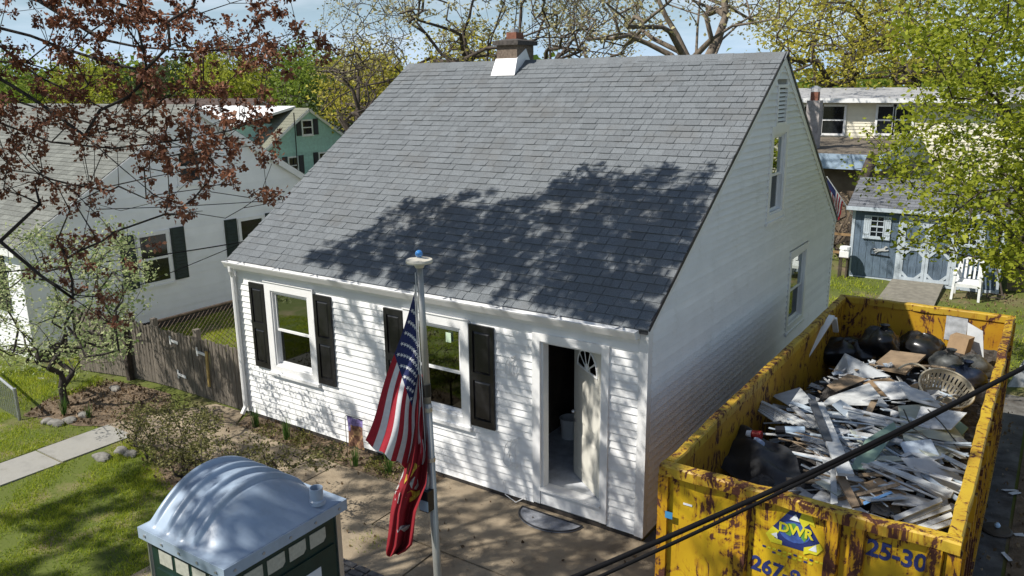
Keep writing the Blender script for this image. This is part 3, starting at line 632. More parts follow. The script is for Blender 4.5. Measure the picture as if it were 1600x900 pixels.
# ================================================================== OTHER HOUSES
def tri_gable(name, label, xf, length, y0, y1, zg, ze, zr, ry, wallm, roofm, windows=(), front=None, rows=None, ov=.12, fascia=TRIM, siding=.2):
    """house whose gable end faces +x at xf; roof slopes to -y and +y"""
    h = thing(name, label, 'house', (xf - length / 2, (y0 + y1) / 2, zg))
    xb = xf - length; s0 = (zr - ze) / (ry - y0); s1 = (zr - ze) / (y1 - ry)
    mb = MB(); mb.prism([(xb, y0, zg - .3), (xb, y1, zg - .3), (xb, y1, ze - .02), (xb, ry, zr - .03), (xb, y0, ze - .02)], (length, 0, 0)); mb.build('wall', wallm, h)
    if siding:
        z = zg + .2; mb = MB()
        while z < zr - .2:
            a = y0 if z < ze else y0 + (z - ze) / s0; b = y1 if z < ze else y1 - (z - ze) / s1; z1 = z + siding
            a1 = y0 if z1 < ze else y0 + (z1 - ze) / s0; b1 = y1 if z1 < ze else y1 - (z1 - ze) / s1
            if b1 - a1 < .1: break
            mb.hexa([(xf + .002, a, z), (xf + .022, a, z), (xf + .022, b, z), (xf + .002, b, z)], [(xf + .002, a1, z1), (xf + .006, a1, z1), (xf + .006, b1, z1), (xf + .002, b1, z1)], rnd.random())
            if z1 < ze: mb.hexa([(xb, y0 - .022, z), (xf, y0 - .022, z), (xf, y0 - .002, z), (xb, y0 - .002, z)], [(xb, y0 - .006, z1), (xf, y0 - .006, z1), (xf, y0 - .002, z1), (xb, y0 - .002, z1)], rnd.random())
            z += siding
        o = mb.build('siding', wallm, h); o['kind'] = 'stuff'
    for sg, ye, sl in ((-1, y0 - .15, s0), (1, y1 + .15, s1)):
        zee = zr - sl * abs(ry - ye); mb = MB()
        mb.prism([(xb - ov, ye, zee), (xb - ov, ry, zr), (xb - ov, ry, zr + .09), (xb - ov, ye, zee + .07)], (length + 2 * ov, 0, 0)); rf = mb.build('roof', roofm, h)
        if rows:
            mb = MB(); L = sqrt((ry - ye) ** 2 + (zr - zee) ** 2); d = np.array([0, (ry - ye) / L, (zr - zee) / L]); n = np.array([0, -d[2] * np.sign(ry - ye), abs(d[1])]); q = 0
            while q < L - .05:
                x = xb - ov + rnd.uniform(0, .3)
                while x < xf + ov:
                    w = rnd.uniform(.25, .5) * rows / .2; b = np.array([0, ye, zee + .075]) + d * q
                    p0 = np.array([x, 0, 0]); p1 = np.array([min(x + w - .008, xf + ov), 0, 0]); e = min(rows * 1.1, L - q)
                    mb.hexa([p0 + b, p1 + b, p1 + b + d * e, p0 + b + d * e], [p0 + b + n * .022, p1 + b + n * .022, p1 + b + d * e + n * .008, p0 + b + d * e + n * .008], rnd.random()); x += w
                q += rows
            o = mb.build('shingle_courses', roofm, rf); o['kind'] = 'stuff'
        mb = MB(); mb.bar((xf + ov + .01, ye, zee - .03), (xf + ov + .01, ry - .001, zr - .03), .025, .17); mb.build('rake_board', fascia, h)
        mb = MB(); mb.box(xb, ye - .02 * 1, zee - .10, xf + ov, ye + .001 + .02 * sg if sg > 0 else ye - .001, zee + .06); mb.build('fascia', fascia, h)
    for (a0, a1, z0, z1, shut) in windows:
        mb = MB(); frame_boxes(mb, 'x', a0, a1, z0, z1, .09, xf + .045, xf + .003); mb.box(xf + .008, a0 + .09, (z0 + z1) / 2 - .03, xf + .036, a1 - .09, (z0 + z1) / 2 + .03); mb.box(xf + .004, a0 - .04, z0 - .05, xf + .075, a1 + .04, z0 - .001); w = mb.build('window', fascia, h)
        mb = MB(); mb.box(xf + .024, a0 + .09, z0 + .09, xf + .029, a1 - .09, z1 - .09); mb.build('pane', GLSD, w)
        if shut:
            for p, q in ((a0 - .08 - shut[0], a0 - .05), (a1 + .05, a1 + .08 + shut[0])):
                mb = MB(); mb.box(xf + .024, p, z0 + .02, xf + .055, q, z1 + .02); sh = mb.build('shutter', shut[1], h)
                mb = MB(); nl = int((z1 - z0) / .09)
                for i in range(nl): zz = z0 + .07 + i * .088; mb.hexa([(xf + .055, p + .05, zz), (xf + .068, p + .05, zz), (xf + .068, q - .05, zz), (xf + .055, q - .05, zz)], [(xf + .055, p + .05, zz + .06), (xf + .057, p + .05, zz + .06), (xf + .057, q - .05, zz + .06), (xf + .055, q - .05, zz + .06)])
                o = mb.build('slat_panel', shut[1], sh); o['kind'] = 'stuff'
    return h
GLSD = mat('far_window_glass', (.012, .014, .017), rough=.06, var=.5, scale=2, spec=.6)
NBW = mat('neighbour_white_siding', (.86, .87, .88), rough=.5, var=.04, scale=2, tone=.05)
NBR = mat('sage_grey_shingle', (.17, .175, .155), rough=.92, var=.25, scale=40, tone=.4)
DKG = mat('dark_green_shutter_paint', (.014, .028, .024), rough=.45, var=.2)
nb = tri_gable('white_house', 'white neighbouring house on the left with dark green shutters, half hidden by the red-brown maple', -15, 9.5, .0, 9.4, -.5, 2.13, 4.98, 4.72, NBW, NBR,
          [(2.72, 3.62, .62, 1.98, (.36, DKG)), (5.75, 6.65, .62, 1.95, (.36, DKG)), (4.05, 4.80, 3.05, 3.95, None)], rows=.16)
mb = MB(); frame_boxes(mb, 'x', 4.45, 5.0, 4.15, 4.72, .05, -14.95, -14.998); v = mb.build('gable_vent', TRIM, nb)
for i in range(6): z = 4.2 + i * .08; mb = MB(); mb.hexa([(-14.96, 4.5, z), (-14.955, 4.5, z), (-14.955, 4.95, z), (-14.96, 4.95, z)], [(-14.99, 4.5, z + .06), (-14.985, 4.5, z + .06), (-14.985, 4.95, z + .06), (-14.99, 4.95, z + .06)]); mb.build('louver', TRIM, v)
mb = MB(); mb.box(-15.02, -.03, -.45, -14.97, .12, 2.1); mb.build('corner_trim', TRIM, nb)
mb = MB(); mb.box(-14.99, .05, -.75, -14.93, 9.3, -.28); mb.build('foundation', FOUND, nb)
for a0, a1 in ((-16.6, -15.7), (-19.6, -18.3)): mb = MB(); mb.box(a0, -.05, .55, a1, -.003, 1.95); mb.build('window', GLSD, nb)

GRN = mat('seafoam_shingle_siding', (.42, .66, .60), rough=.75, var=.1, scale=6, tone=.18)
WROOF = mat('white_membrane_roof', (.80, .80, .78), rough=.6, var=.05)
TANR = mat('tan_green_roof', (.20, .20, .15), rough=.9, var=.2, scale=20)
BRR = mat('brown_shingle_roof', (.085, .060, .050), rough=.9, var=.25, scale=12)
DKR = mat('blue_black_shingle_roof', (.035, .04, .05), rough=.9, var=.3, scale=20, tone=.5)
BEI = mat('beige_siding', (.45, .40, .32), rough=.6, var=.06, scale=4)
gx_ = -35.0; ap = onX(481, 171, gx_); lf = onX(415, 232, gx_); rt = onX(548, 212, gx_)
slg = (ap[2] - lf[2]) / (ap[1] - lf[1]); zg_ = -1.0; ze_ = 1.55; y0_ = ap[1] - (ap[2] - ze_) / slg; y1_ = ap[1] + (ap[1] - y0_)
wu = [onX(470, 187, gx_), onX(489, 211, gx_)]; wb_ = [onX(449, 245, gx_), onX(466, 259, gx_)]; wr = [onX(497, 238, gx_), onX(516, 255, gx_)]
gh_ = tri_gable('green_house', 'seafoam green house far behind the left neighbour, with black shutters and a white dormer roof', gx_, 11, y0_, y1_, zg_, ze_, ap[2], ap[1], GRN, TANR,
          [(wu[0][1], wu[1][1], wu[1][2], wu[0][2], (.36, BLACK)), (wb_[0][1], wb_[1][1], wb_[1][2] - .5, wb_[0][2], (.36, BLACK)), (wr[0][1], wr[0][1] + .95, wr[1][2] - .3, wr[0][2], (.36, BLACK))], rows=.3, siding=.3)
mb = MB(); mb.tube([onX(459, 176, gx_ + .2), onX(463, 232, gx_ + .2), onX(465, 262, gx_ + .2)], .035, 6); mb.build('conduit', BLACK, gh_)
# shed dormer on its front slope
yd = ap[1] - 4.0; zd = ap[2] - .75
mb = MB(); mb.prism([(gx_ - 10.2, yd - .3, zd - .1), (gx_ - 10.2, ap[1] + .1, ap[2] + .06), (gx_ - 10.2, ap[1] + .1, ap[2] + .20), (gx_ - 10.2, yd - .3, zd + .06)], (9.0, 0, 0)); dm = mb.build('dormer_roof', WROOF, gh_)
mb = MB(); mb.box(gx_ - 10, yd, .9, gx_ - 1.6, ap[1] - .6, zd - .06); mb.build('dormer_wall', GRN, gh_)
for i in range(3):
    x = gx_ - 9.3 + i * 2.6; mb = MB(); frame_boxes(mb, 'y', x, x + 1.5, zd - 1.5, zd - .35, .1, yd - .06, yd - .005); w = mb.build('window', TRIM, gh_)
    mb = MB(); mb.box(x + .1, yd - .02, zd - 1.4, x + 1.4, yd - .01, zd - .45); mb.build('pane', GLSD, w)
    for p in (x - .45, x + 1.55): mb = MB(); mb.box(p, yd - .05, zd - 1.48, p + .38, yd - .004, zd - .37); mb.build('shutter', mat('navy_shutter', (.02, .03, .07), rough=.5), gh_)
# two more roofs behind, plus the blue-black one at its right
tri_gable('brown_roofed_house', 'far low house with brown shingle roof showing above the white dormer roof', -46, 14, 27, 37, -1.2, 2.2, 4.6, 32, BEI, BRR, [], rows=.4, siding=0)
tri_gable('dark_roofed_house', 'far house with blue-black shingle roof just right of the green gable', -33, 9, 31.5, 39.5, -1.0, 1.6, 4.2, 35.5, BEI, DKR, [], rows=.35, siding=0)

# cream house with flat porch roof behind the shed
CREAM = mat('cream_vinyl_siding', (.80, .75, .60), rough=.55, var=.05, scale=4, tone=.06)
GRR = mat('brown_grey_porch_roof', (.15, .125, .095), rough=.95, var=.25, scale=3, bump=.3)
BLT = mat('pale_blue_fascia', (.34, .44, .55), rough=.6, var=.1, scale=9)
PWL = mat('dark_brown_porch_wall', (.16, .12, .085), rough=.85, var=.25, scale=2)  # dark brown wall colour, mottled
CY = 27.0; chs = thing('cream_house', 'cream sided house behind the blue shed with white windows and a low grey porch roof', 'house', (0, CY + 4, -.1))
cl = onX(1268, 180, 0); xl = onY(1262, 170, CY)[0] - 1.2; xr = 9.0
zc0 = onY(1350, 213, CY)[2]; zc1 = onY(1350, 160, CY)[2]
mb = MB(); mb.box(xl, CY, -.4, xr, CY + 8, zc1); mb.build('wall', CREAM, chs)
mb = MB(); z = zc0 - .25
while z < zc1 - .02: mb.hexa([(xl, CY - .03, z), (xr, CY - .03, z), (xr, CY - .003, z), (xl, CY - .003, z)], [(xl, CY - .010, z + .13), (xr, CY - .010, z + .13), (xr, CY - .003, z + .13), (xl, CY - .003, z + .13)], rnd.random()); z += .13
o = mb.build('siding', CREAM, chs); o['kind'] = 'stuff'
wins = []
for (u0, u1) in ((1284, 1320), (1370, 1397), (1397, 1426), (1255, 1284)):
    a, b = onY(u0, 165, CY), onY(u1, 212, CY); wins.append((a[0], b[0], b[2], onY(u0, 163, CY)[2]))
for a0, a1, z0, z1 in wins:
    mb = MB(); frame_boxes(mb, 'y', a0, a1, z0, z1, .085, CY - .08, CY - .031); mb.box(a0 + .085, CY - .07, (z0 + z1) / 2 - .03, a1 - .085, CY - .035, (z0 + z1) / 2 + .03); w = mb.build('window', TRIM, chs)
    mb = MB(); mb.box(a0 + .085, CY - .04, z0 + .085, a1 - .085, CY - .034, z1 - .085); mb.build('pane', GLSD, w)
zr_ = onY(1350, 137, CY + 4)[2]
CROOF = mat('pale_grey_flat_roof', (.34, .34, .34), rough=.8, var=.12, scale=4)
mb = MB(); mb.prism([(xl - .3, CY - .45, zc1 + .12), (xl - .3, CY + 4, zr_), (xl - .3, CY + 8.4, zc1 + .1), (xl - .3, CY + 8.4, zc1 - .02), (xl - .3, CY - .45, zc1 + .01)], (xr - xl + .6, 0, 0)); mb.build('roof', CROOF, chs)
mb = MB(); mb.box(xl - .3, CY - .55, zc1 + .0, xr + .3, CY - .451, zc1 + .17); mb.build('gutter', TRIM, chs)
pf = 20.6; pa = onY(1284, 256, pf); pb = onY(1376, 258, pf); zt = onY(1330, 243, pf)[2]; zl_ = onY(1330, 262, pf)[2]
xpr = pb[0]; mb = MB()
mb.hexa([(pa[0] - 2.5, pf, zl_), (xpr, pf, zl_), (xpr + .2, CY - .04, zl_), (pa[0] - 2.5, CY - .04, zl_)], [(pa[0] - 2.5, pf, zt), (xpr, pf, zt), (xpr + .2, CY - .04, zc0 - .05), (pa[0] - 2.5, CY - .04, zc0 - .05)]); mb.build('porch_roof', GRR, chs)
mb = MB(); mb.box(pa[0] - 2.5, pf - .04, zl_ - .06, xpr + .04, pf - .002, zt + .04); mb.hexa([(xpr + .004, pf, zl_ - .06), (xpr + .05, pf, zl_ - .06), (xpr + .25, CY - .06, zl_ - .06), (xpr + .205, CY - .06, zl_ - .06)], [(xpr + .004, pf, zt + .05), (xpr + .05, pf, zt + .05), (xpr + .25, CY - .06, zc0 + .05), (xpr + .205, CY - .06, zc0 + .05)]); mb.build('fascia', BLT, chs)
mb = MB(); mb.box(pa[0] - 2.3, pf + .5, -.2, xpr - .25, CY - .02, zl_ - .01); mb.build('porch_wall', PWL, chs)
for a0 in (2.2, 3.6): mb = MB(); mb.box(xpr - .24, pf + a0, 1.1, xpr - .20, pf + a0 + .8, 2.2); mb.build('porch_window', GLSD, chs)
p = onY(1272, 170, 22.5); mb = MB(); mb.box(p[0] - .22, 22.3, 2.5, p[0] + .24, 22.75, onY(1272, 157, 22.5)[2]); st = mb.build('chimney', mat('pale_rough_stucco', (.36, .33, .32), rough=.95, var=.25, scale=9, bump=.5), chs)
zt2 = onY(1272, 157, 22.5)[2]; mb = MB(); mb.box(p[0] - .13, 22.38, zt2 + .002, p[0] + .13, 22.66, zt2 + .30); mb.build('flue', CLAY, st)
mb = MB()
for a in (-.12, .12):
    for b in (22.4, 22.62): mb.tube([(p[0] + a, b, zt2 + .30), (p[0] + a, b, zt2 + .42)], .012, 4)
mb.hexa([(p[0] - .2, 22.3, zt2 + .42), (p[0] + .2, 22.3, zt2 + .42), (p[0] + .2, 22.74, zt2 + .42), (p[0] - .2, 22.74, zt2 + .42)], [(p[0] - .04, 22.48, zt2 + .52), (p[0] + .04, 22.48, zt2 + .52), (p[0] + .04, 22.56, zt2 + .52), (p[0] - .04, 22.56, zt2 + .52)]); mb.build('rain_cap', GALV, st)

# ================================================================== BLUE SHED
SY0, SX0, SX1, SZ0, SZ1, SYR, SZR = 16.2, -1.0, 2.78, -.05, 1.95, 17.45, 2.62
BLU = mat('blue_shed_paint', (.108, .150, .200), rough=.7, var=.22, scale=5, bump=.3, bscale=60, stretch=(6, 6, 1), rndv=.22)
SHT = mat('pale_blue_white_trim', (.46, .52, .57), rough=.65, var=.12, scale=10)
GSH = mat('light_grey_shed_shingle', (.135, .142, .155), rough=.92, var=.25, scale=40, tone=.5)
shed = thing('shed', 'blue garden shed with white cross-braced double doors and grey roof behind the dumpster', 'shed', ((SX0 + SX1) / 2, 17.4, -.1))
mb = MB(); mb.prism([(SX0 + .03, SY0 + .03, SZ0), (SX0 + .03, 18.7, SZ0), (SX0 + .03, 18.7, SZ1), (SX0 + .03, SYR, SZR - .05), (SX0 + .03, SY0 + .03, SZ1 - .02)], (SX1 - SX0 - .06, 0, 0)); mb.build('wall', BLU, shed)
shw = [(-.70, .02, 1.12, 1.74), (1.62, 2.34, 1.12, 1.74)]; sd0, sd1 = .34, 1.62
for i in range(int((SX1 - SX0) / .2)):
    x = SX0 + .03 + i * .2
    if x > sd0 - .13 and x < sd1 - .06: continue
    mb = MB(); mb.box(x + .004, SY0 + .001, SZ0 + .02, x + .196, SY0 + .028, SZ1 - .08); mb.build('board', BLU, shed)
for i in range(12):
    y = SY0 + .03 + i * .2; mb = MB(); mb.box(SX0 + .005, y + .004, SZ0 + .02, SX0 + .029, y + .196, SZ1 - .03); mb.build('board', BLU, shed)
for a0 in (SX0 - .02, SX1 - .06): mb = MB(); mb.box(a0, SY0 - .015, SZ0, a0 + .08, SY0 + .0, SZ1 - .05); mb.build('corner_trim', SHT, shed)
mb = MB(); mb.box(SX0 - .03, SY0 - .02, SZ0 - .08, SX1 + .03, SY0 + .2, SZ0); mb.build('skid', SHT, shed)
for sg, ye in ((-1, SY0 - .15), (1, 18.85)):
    zee = SZR - (SZR - SZ1 + .02) / (SYR - SY0 + .15) * abs(SYR - ye); mb = MB()
    mb.prism([(SX0 - .15, ye, zee), (SX0 - .15, SYR, SZR), (SX0 - .15, SYR, SZR + .05), (SX0 - .15, ye, zee + .045)], (SX1 - SX0 + .3, 0, 0)); rf = mb.build('roof', GSH, shed)
    mb = MB(); L = sqrt((SYR - ye) ** 2 + (SZR - zee) ** 2); d = np.array([0, (SYR - ye) / L, (SZR - zee) / L]); n = np.array([0, -d[2] * np.sign(SYR - ye), abs(d[1])]); q = 0
    while q < L - .05:
        x = SX0 - .15
        while x < SX1 + .14:
            w = rnd.uniform(.2, .33); b = np.array([0, ye, zee + .047]) + d * q; p0 = np.array([x, 0, 0]); p1 = np.array([min(x + w - .006, SX1 + .15), 0, 0]); e = min(.155, L - q)
            mb.hexa([p0 + b, p1 + b, p1 + b + d * e, p0 + b + d * e], [p0 + b + n * .016, p1 + b + n * .016, p1 + b + d * e + n * .005, p0 + b + d * e + n * .005], rnd.random()); x += w
        q += .14
    o = mb.build('shingle_courses', GSH, rf); o['kind'] = 'stuff'
    if sg < 0: mb = MB(); mb.box(SX0 - .17, ye - .06, zee - .05, SX1 + .17, ye - .002, zee + .05); mb.build('gutter', SHT, shed)
for a0, a1, z0, z1 in shw:
    mb = MB(); xm0, xm1 = a0 + .17, a1 - .17; frame_boxes(mb, 'y', xm0, xm1, z0, z1, .03, SY0 - .04, SY0 - .001); mb.box(xm0 + .03, SY0 - .035, (z0 + z1) / 2 - .02, xm1 - .03, SY0 - .004, (z0 + z1) / 2 + .02); mb.box((xm0 + xm1) / 2 - .01, SY0 - .03, z0 + .03, (xm0 + xm1) / 2 + .01, SY0 - .006, z1 - .03)
    for zz in (.25, .75): mb.box(xm0 + .03, SY0 - .03, z0 + (z1 - z0) * zz - .008, xm1 - .03, SY0 - .006, z0 + (z1 - z0) * zz + .008)
    mb.box(a0, SY0 - .05, z0 - .05, a1, SY0 - .001, z0 - .003); w = mb.build('window', SHT, shed)
    mb = MB(); mb.box(xm0 + .03, SY0 - .005, z0 + .03, xm1 - .03, SY0 - .001, z1 - .03); mb.build('pane', GLSD, w)
    for p, q in ((a0, xm0 - .006), (xm1 + .006, a1)):
        mb = MB(); n3 = 3
        for i in range(n3): u0 = p + (q - p) * i / n3; mb.box(u0 + .003, SY0 - .03, z0, u0 + (q - p) / n3 - .003, SY0 - .001, z1)
        mb.box(p + .01, SY0 - .042, z0 + .08, q - .01, SY0 - .031, z0 + .12); mb.box(p + .01, SY0 - .042, z1 - .12, q - .01, SY0 - .031, z1 - .08); mb.build('shutter', SHT, shed)
mb = MB(); mb.box(sd0 - .12, SY0 - .03, SZ0, sd0, SY0 - .001, 1.80); mb.box(sd1, SY0 - .03, SZ0, sd1 + .12, SY0 - .001, 1.80); mb.box(sd0, SY0 - .03, 1.70, sd1, SY0 - .001, 1.80); mb.build('door_frame', SHT, shed)
dm_ = (sd0 + sd1) / 2; zm = .88
for a0, a1 in ((sd0 + .005, dm_ - .004), (dm_ + .004, sd1 - .005)):
    mb = MB(); k = 3
    for i in range(k): mb.box(a0 + (a1 - a0) * i / k + .004, SY0 - .012, SZ0 + .03, a0 + (a1 - a0) * (i + 1) / k - .004, SY0 + .02, 1.69)
    d_ = mb.build('door', BLU, shed)
    mb = MB(); w = .075; Y0, Y1 = SY0 - .034, SY0 - .013
    mb.box(a0, Y0, SZ0 + .03, a0 + w, Y1, 1.69); mb.box(a1 - w, Y0, SZ0 + .03, a1, Y1, 1.69); mb.box(a0 + w, Y0, SZ0 + .03, a1 - w, Y1, SZ0 + .12); mb.box(a0 + w, Y0, 1.60, a1 - w, Y1, 1.69); mb.box(a0 + w, Y0, zm - .04, a1 - w, Y1, zm + .04)
    c = .17
    for (x, sx) in ((a0 + w, 1), (a1 - w, -1)):
        for (zz, sz) in ((SZ0 + .12, 1), (1.60, -1), (zm + .04, 1), (zm - .04, -1)):
            mb.prism([(x, Y0 + .001, zz + sz * c), (x, Y0 + .001, zz + sz * (c - .10)), (x + sx * (c - .10), Y0 + .001, zz), (x + sx * c, Y0 + .001, zz)], (0, .019, 0))
    mb.build('door_bracing', SHT, d_)
    mb = MB(); hx = a0 + .02 if a0 < dm_ - .1 else a1 - .20; mb.box(hx, Y0 - .012, zm - .03, hx + .18, Y0 - .001, zm + .03); mb.build('hinge', BLACK, d_)
# galloping horse ornament
mb = MB(); hx, hz = -.30, .62; S = .0042
body = [(0, 38), (8, 44), (20, 43), (34, 46), (44, 50), (52, 62), (60, 66), (70, 58), (66, 54), (58, 54), (54, 42), (62, 38), (74, 42), (78, 36), (64, 32), (52, 30), (36, 30), (28, 28), (14, 24), (2, 14), (-6, 10), (-8, 14), (2, 22), (8, 30), (-6, 24), (-16, 24), (-15, 29), (-4, 32), (-10, 40), (-22, 40), (-10, 46)]
cxh = [(hx + x * S, SY0 - .03, hz + z * S) for x, z in body]; mb.prism(cxh, (0, .018, 0)); mb.build('horse_ornament', mat('silver_paint', (.62, .62, .62), rough=.4, metal=.3), shed)
mb = MB(); mb.bar((hx - .16, SY0 - .02, hz + .01), (hx + .36, SY0 - .02, hz - .02), .02, .02); mb.tube([(hx - .16 + .03 * i, SY0 - .02, hz + .04 + .16 * abs(sin(i * .9))) for i in range(6)], .008, 4); mb.build('ornament_bracket', BLACK, shed)
# ramp
CO2 = mat('mossy_ramp_concrete', (.20, .185, .15), rough=.95, var=.2, scale=6)
mb = MB(); mb.hexa([(.22, 13.7, -.12), (1.55, 13.9, -.12), (1.50, 16.16, -.12), (.20, 16.14, -.12)], [(.22, 13.7, -.085), (1.55, 13.9, -.085), (1.50, 16.16, -.012), (.20, 16.14, -.012)]); r_ = mb.build('ramp', CO2); tag(r_, 'grey concrete ramp leading up to the blue shed doors', 'ramp')
# white garden chair
CHW = mat('white_painted_chair', (.72, .73, .72), rough=.5, var=.1, scale=9)
chc = (2.12, 15.45); zc = gz(*chc); chair = thing('garden_chair', 'white slatted wooden armchair standing in front of the blue shed', 'chair', (*chc, zc))
chw, chd = .30, .27
def cb(n, f): mb = MB(); f(mb); mb.v = [(chc[0] + x * 1.05, chc[1] + y * 1.05, zc + z * 1.05) for x, y, z in mb.v]; mb.build(n, CHW, chair)
for sx in (-1, 1):
    cb('leg', lambda mb: mb.bar((sx * chw, -chd - .08, 0), (sx * (chw - .02), -chd, .62), .055, .055))
    cb('leg', lambda mb: mb.bar((sx * chw, chd + .1, 0), (sx * (chw - .02), chd + .02, .45), .055, .055))
    cb('armrest', lambda mb: mb.bar((sx * (chw - .01), -chd - .05, .64), (sx * (chw - .01), chd + .06, .66), .08, .035))
    cb('back_post', lambda mb: mb.bar((sx * (chw - .045), chd + .02, .36), (sx * (chw - .045), chd + .14, .95), .045, .045))
cb('apron', lambda mb: mb.box(-chw + .03, -chd - .04, .33, chw - .03, -chd + .0, .41))
for i in range(6): cb('seat_slat', lambda mb: mb.box(-chw + .03, -chd + .005 + i * .09, .405, chw - .03, -chd + .08 + i * .09, .43))
for i in range(5): x = -.20 + i * .10; cb('back_slat', lambda mb: mb.bar((x, chd + .03, .44), (x, chd + .135, .92), .05, .02))
cb('top_rail', lambda mb: mb.bar((-chw + .06, chd + .14, .94), (chw - .06, chd + .14, .94), .05, .06))
# hoop leaning by the shed
mb = MB(); c = np.array([2.78, 15.6, gz(2.8, 15.6) + .10]); mb.tube([c + np.array([.20 * cos(t), .28 * sin(t), .02 * sin(3 * t)]) for t in np.linspace(0, 2 * pi, 24)], .018, 6, cap=False); mb.bar(c + np.array([.15, .1, 0]), c + np.array([-.1, .45, .75]), .03, .03); o = mb.build('metal_hoop', BARKD); tag(o, 'dark hoop lying on the soil right of the white armchair', 'hoop')
# plank fence right of the shed
FB = mat('tan_plank_fence', (.22, .165, .10), rough=.95, var=.3, scale=5, stretch=(8, 8, 1), rndv=.3)
fr_ = thing('plank_fence', 'tan plank fence to the right of the blue shed, behind leaves', 'fence', (4.0, 16.9, -.1))
for i in range(26):
    x = 2.95 + i * .155; mb = MB(); mb.box(x, 16.9, -.15, x + .145, 16.925, 1.35 + rnd.uniform(-.03, .03)); mb.build('plank', FB, fr_)
mb = MB(); mb.box(2.9, 16.926, .3, 7.0, 16.97, .4); mb.box(2.9, 16.926, 1.0, 7.0, 16.97, 1.1); mb.build('rail', FB, fr_)
# flag on the shed corner
def flagmats():
    return [mat('faded_red_cloth', (.33, .018, .030), rough=.85, var=.12, scale=30), mat('off_white_cloth', (.62, .62, .62), rough=.85, var=.08, scale=30), mat('navy_cloth', (.022, .030, .105), rough=.85, var=.12, scale=30)]
FLM = flagmats()
p0 = np.array([SX0 - .03, SY0 - .03, 1.72]); p1 = onY(1292, 276, SY0 - .5); sf = thing('small_flag', 'small striped American flag on a pole at the left corner of the blue shed', 'flag', tuple(p0))
mb = MB(); mb.tube([p0, p1], .014, 6); mb.build('pole', TRIM, sf)
dv_ = (p1 - p0); mb = MB(); R_ = []
for i in range(14):
    row = []
    for j in range(21):
        s_, t_ = i / 13, j / 20; q = p0 + dv_ * (.98 - .62 * s_); row.append(q + np.array([.06 * t_ * sin(5 * s_), .07 * sin(8 * t_ + 3 * s_) * t_, -.62 * t_ * (1 - .1 * s_)]))
    R_.append(row)
for i in range(13):
    for j in range(20): mb.add([R_[i][j], R_[i][j + 1], R_[i + 1][j + 1], R_[i + 1][j]], [(0, 1, 2, 3)], .5, 2 if (i < 7 and j < 8) else (0 if i % 2 == 0 else 1))
mb.build('cloth', FLM, sf, org=tuple(p0))
# sawn-off trunk and junk left of the shed
a = onY(1349, 283, 18.95); b = onY(1366, 240, 19.1); mb = MB(); mb.tube([(a[0] - .18, 18.9, -.1), a * .6 + np.array([a[0] - .18, 18.9, -.1]) * .4, a, b], [.26, .22, .19, .17], 10); o = mb.build('tree_stub', BARKD, smooth=True); tag(o, 'dark sawn-off leaning trunk rising behind the shed roof', 'tree trunk')
mb = MB(); x = onY(1334, 400, 16.9)[0]; mb.box(x - .06, 16.9, -.1, x + .06, 17.0, 1.5); mb.box(x - .8, 16.94, .95, x - .061, 16.98, 1.02); mb.box(x - .8, 16.94, .4, x - .061, 16.98, .47); o = mb.build('rail_fence', mat('new_fence_wood', (.28, .18, .09), rough=.9, var=.2), None); tag(o, 'short brown post and rail fence between house corner and shed', 'fence')
mb = MB(); p = onY(1322, 382, 15.9); mb.box(p[0] - .12, 15.7, .55, p[0] + .13, 16.0, .72); mb.lathe([(.13, 0), (.16, .05), (.14, .12)], (p[0], 15.85, .722), 12); o = mb.build('tub', TRIM); tag(o, 'white plastic tub on a dark stand left of the shed', 'tub')
mb = MB()
for ax in (-.1, .1):
    for ay in (15.72, 15.98): mb.box(p[0] + ax - .02, ay - .02, -.1, p[0] + ax + .02, ay + .02, .53)
mb.box(p[0] - .15, 15.66, .53, p[0] + .15, 16.04, .549); o = mb.build('stand', BARKD); tag(o, 'dark wooden stand under the white tub beside the shed', 'stand')

# ================================================================== FENCES at the left
wf = thing('board_fence', 'weathered grey board fence and gate joining the white house at its left corner', 'fence', (-9.2, .03, -.1))
x = -7.62
while x > -13.1:
    w = rnd.uniform(.088, .105); z0 = gz(x, 0) + .02; zt = 1.10 + rnd.uniform(-.03, .015) - .02 * (-7.6 - x) * .25
    mb = MB(); yy = .02 + rnd.uniform(-.004, .004); mb.hexa([(x - w, yy, z0), (x, yy, z0), (x, yy + .018, z0), (x - w, yy + .018, z0)], [(x - w + .012, yy, zt), (x - .012, yy, zt), (x - .012, yy + .018, zt), (x - w + .012, yy + .018, zt)]); mb.v[4] = mb.v[4]; mb.build('board', FENCEW, wf); x -= w + .004
for z in (.15, .85): mb = MB(); mb.box(-13.0, .042, z, -7.6, .08, z + .09); mb.build('rail', FENCEW, wf)
for px_ in (-11.1, -10.32, -8.98): mb = MB(); mb.box(px_ - .05, .082, -.3, px_ + .05, .18, 1.2); mb.build('post', FENCEW, wf)
mb = MB(); mb.box(-11.16, -.09, gz(-11.1, 0) - .1, -11.04, .01, .95); mb.build('post', BARKD, wf)
HWH = mat('white_hardware', (.75, .75, .74), rough=.4)
for u, v in ((265, 530), (278, 583), (307, 548)):
    p = onY(u, v, 0); mb = MB(); mb.box(p[0] - .02, .0, p[2] - .10, p[0] + .02, .014, p[2] + .06); mb.bar((p[0], .005, p[2] - .02), (p[0] + .24, .005, p[2] - .04), .012, .05); mb.build('hinge', HWH, wf)
a, b = onY(322, 549, 0), onY(327, 604, 0); mb = MB(); mb.bar(a + np.array([0, -.0, 0]), b, .03, .05); mb.build('latch_bar', mat('yellowed_wood', (.42, .30, .11), rough=.8), wf)
CHN = mat('rusty_chain_link', (.16, .12, .09), rough=.7, var=.3, metal=.4)
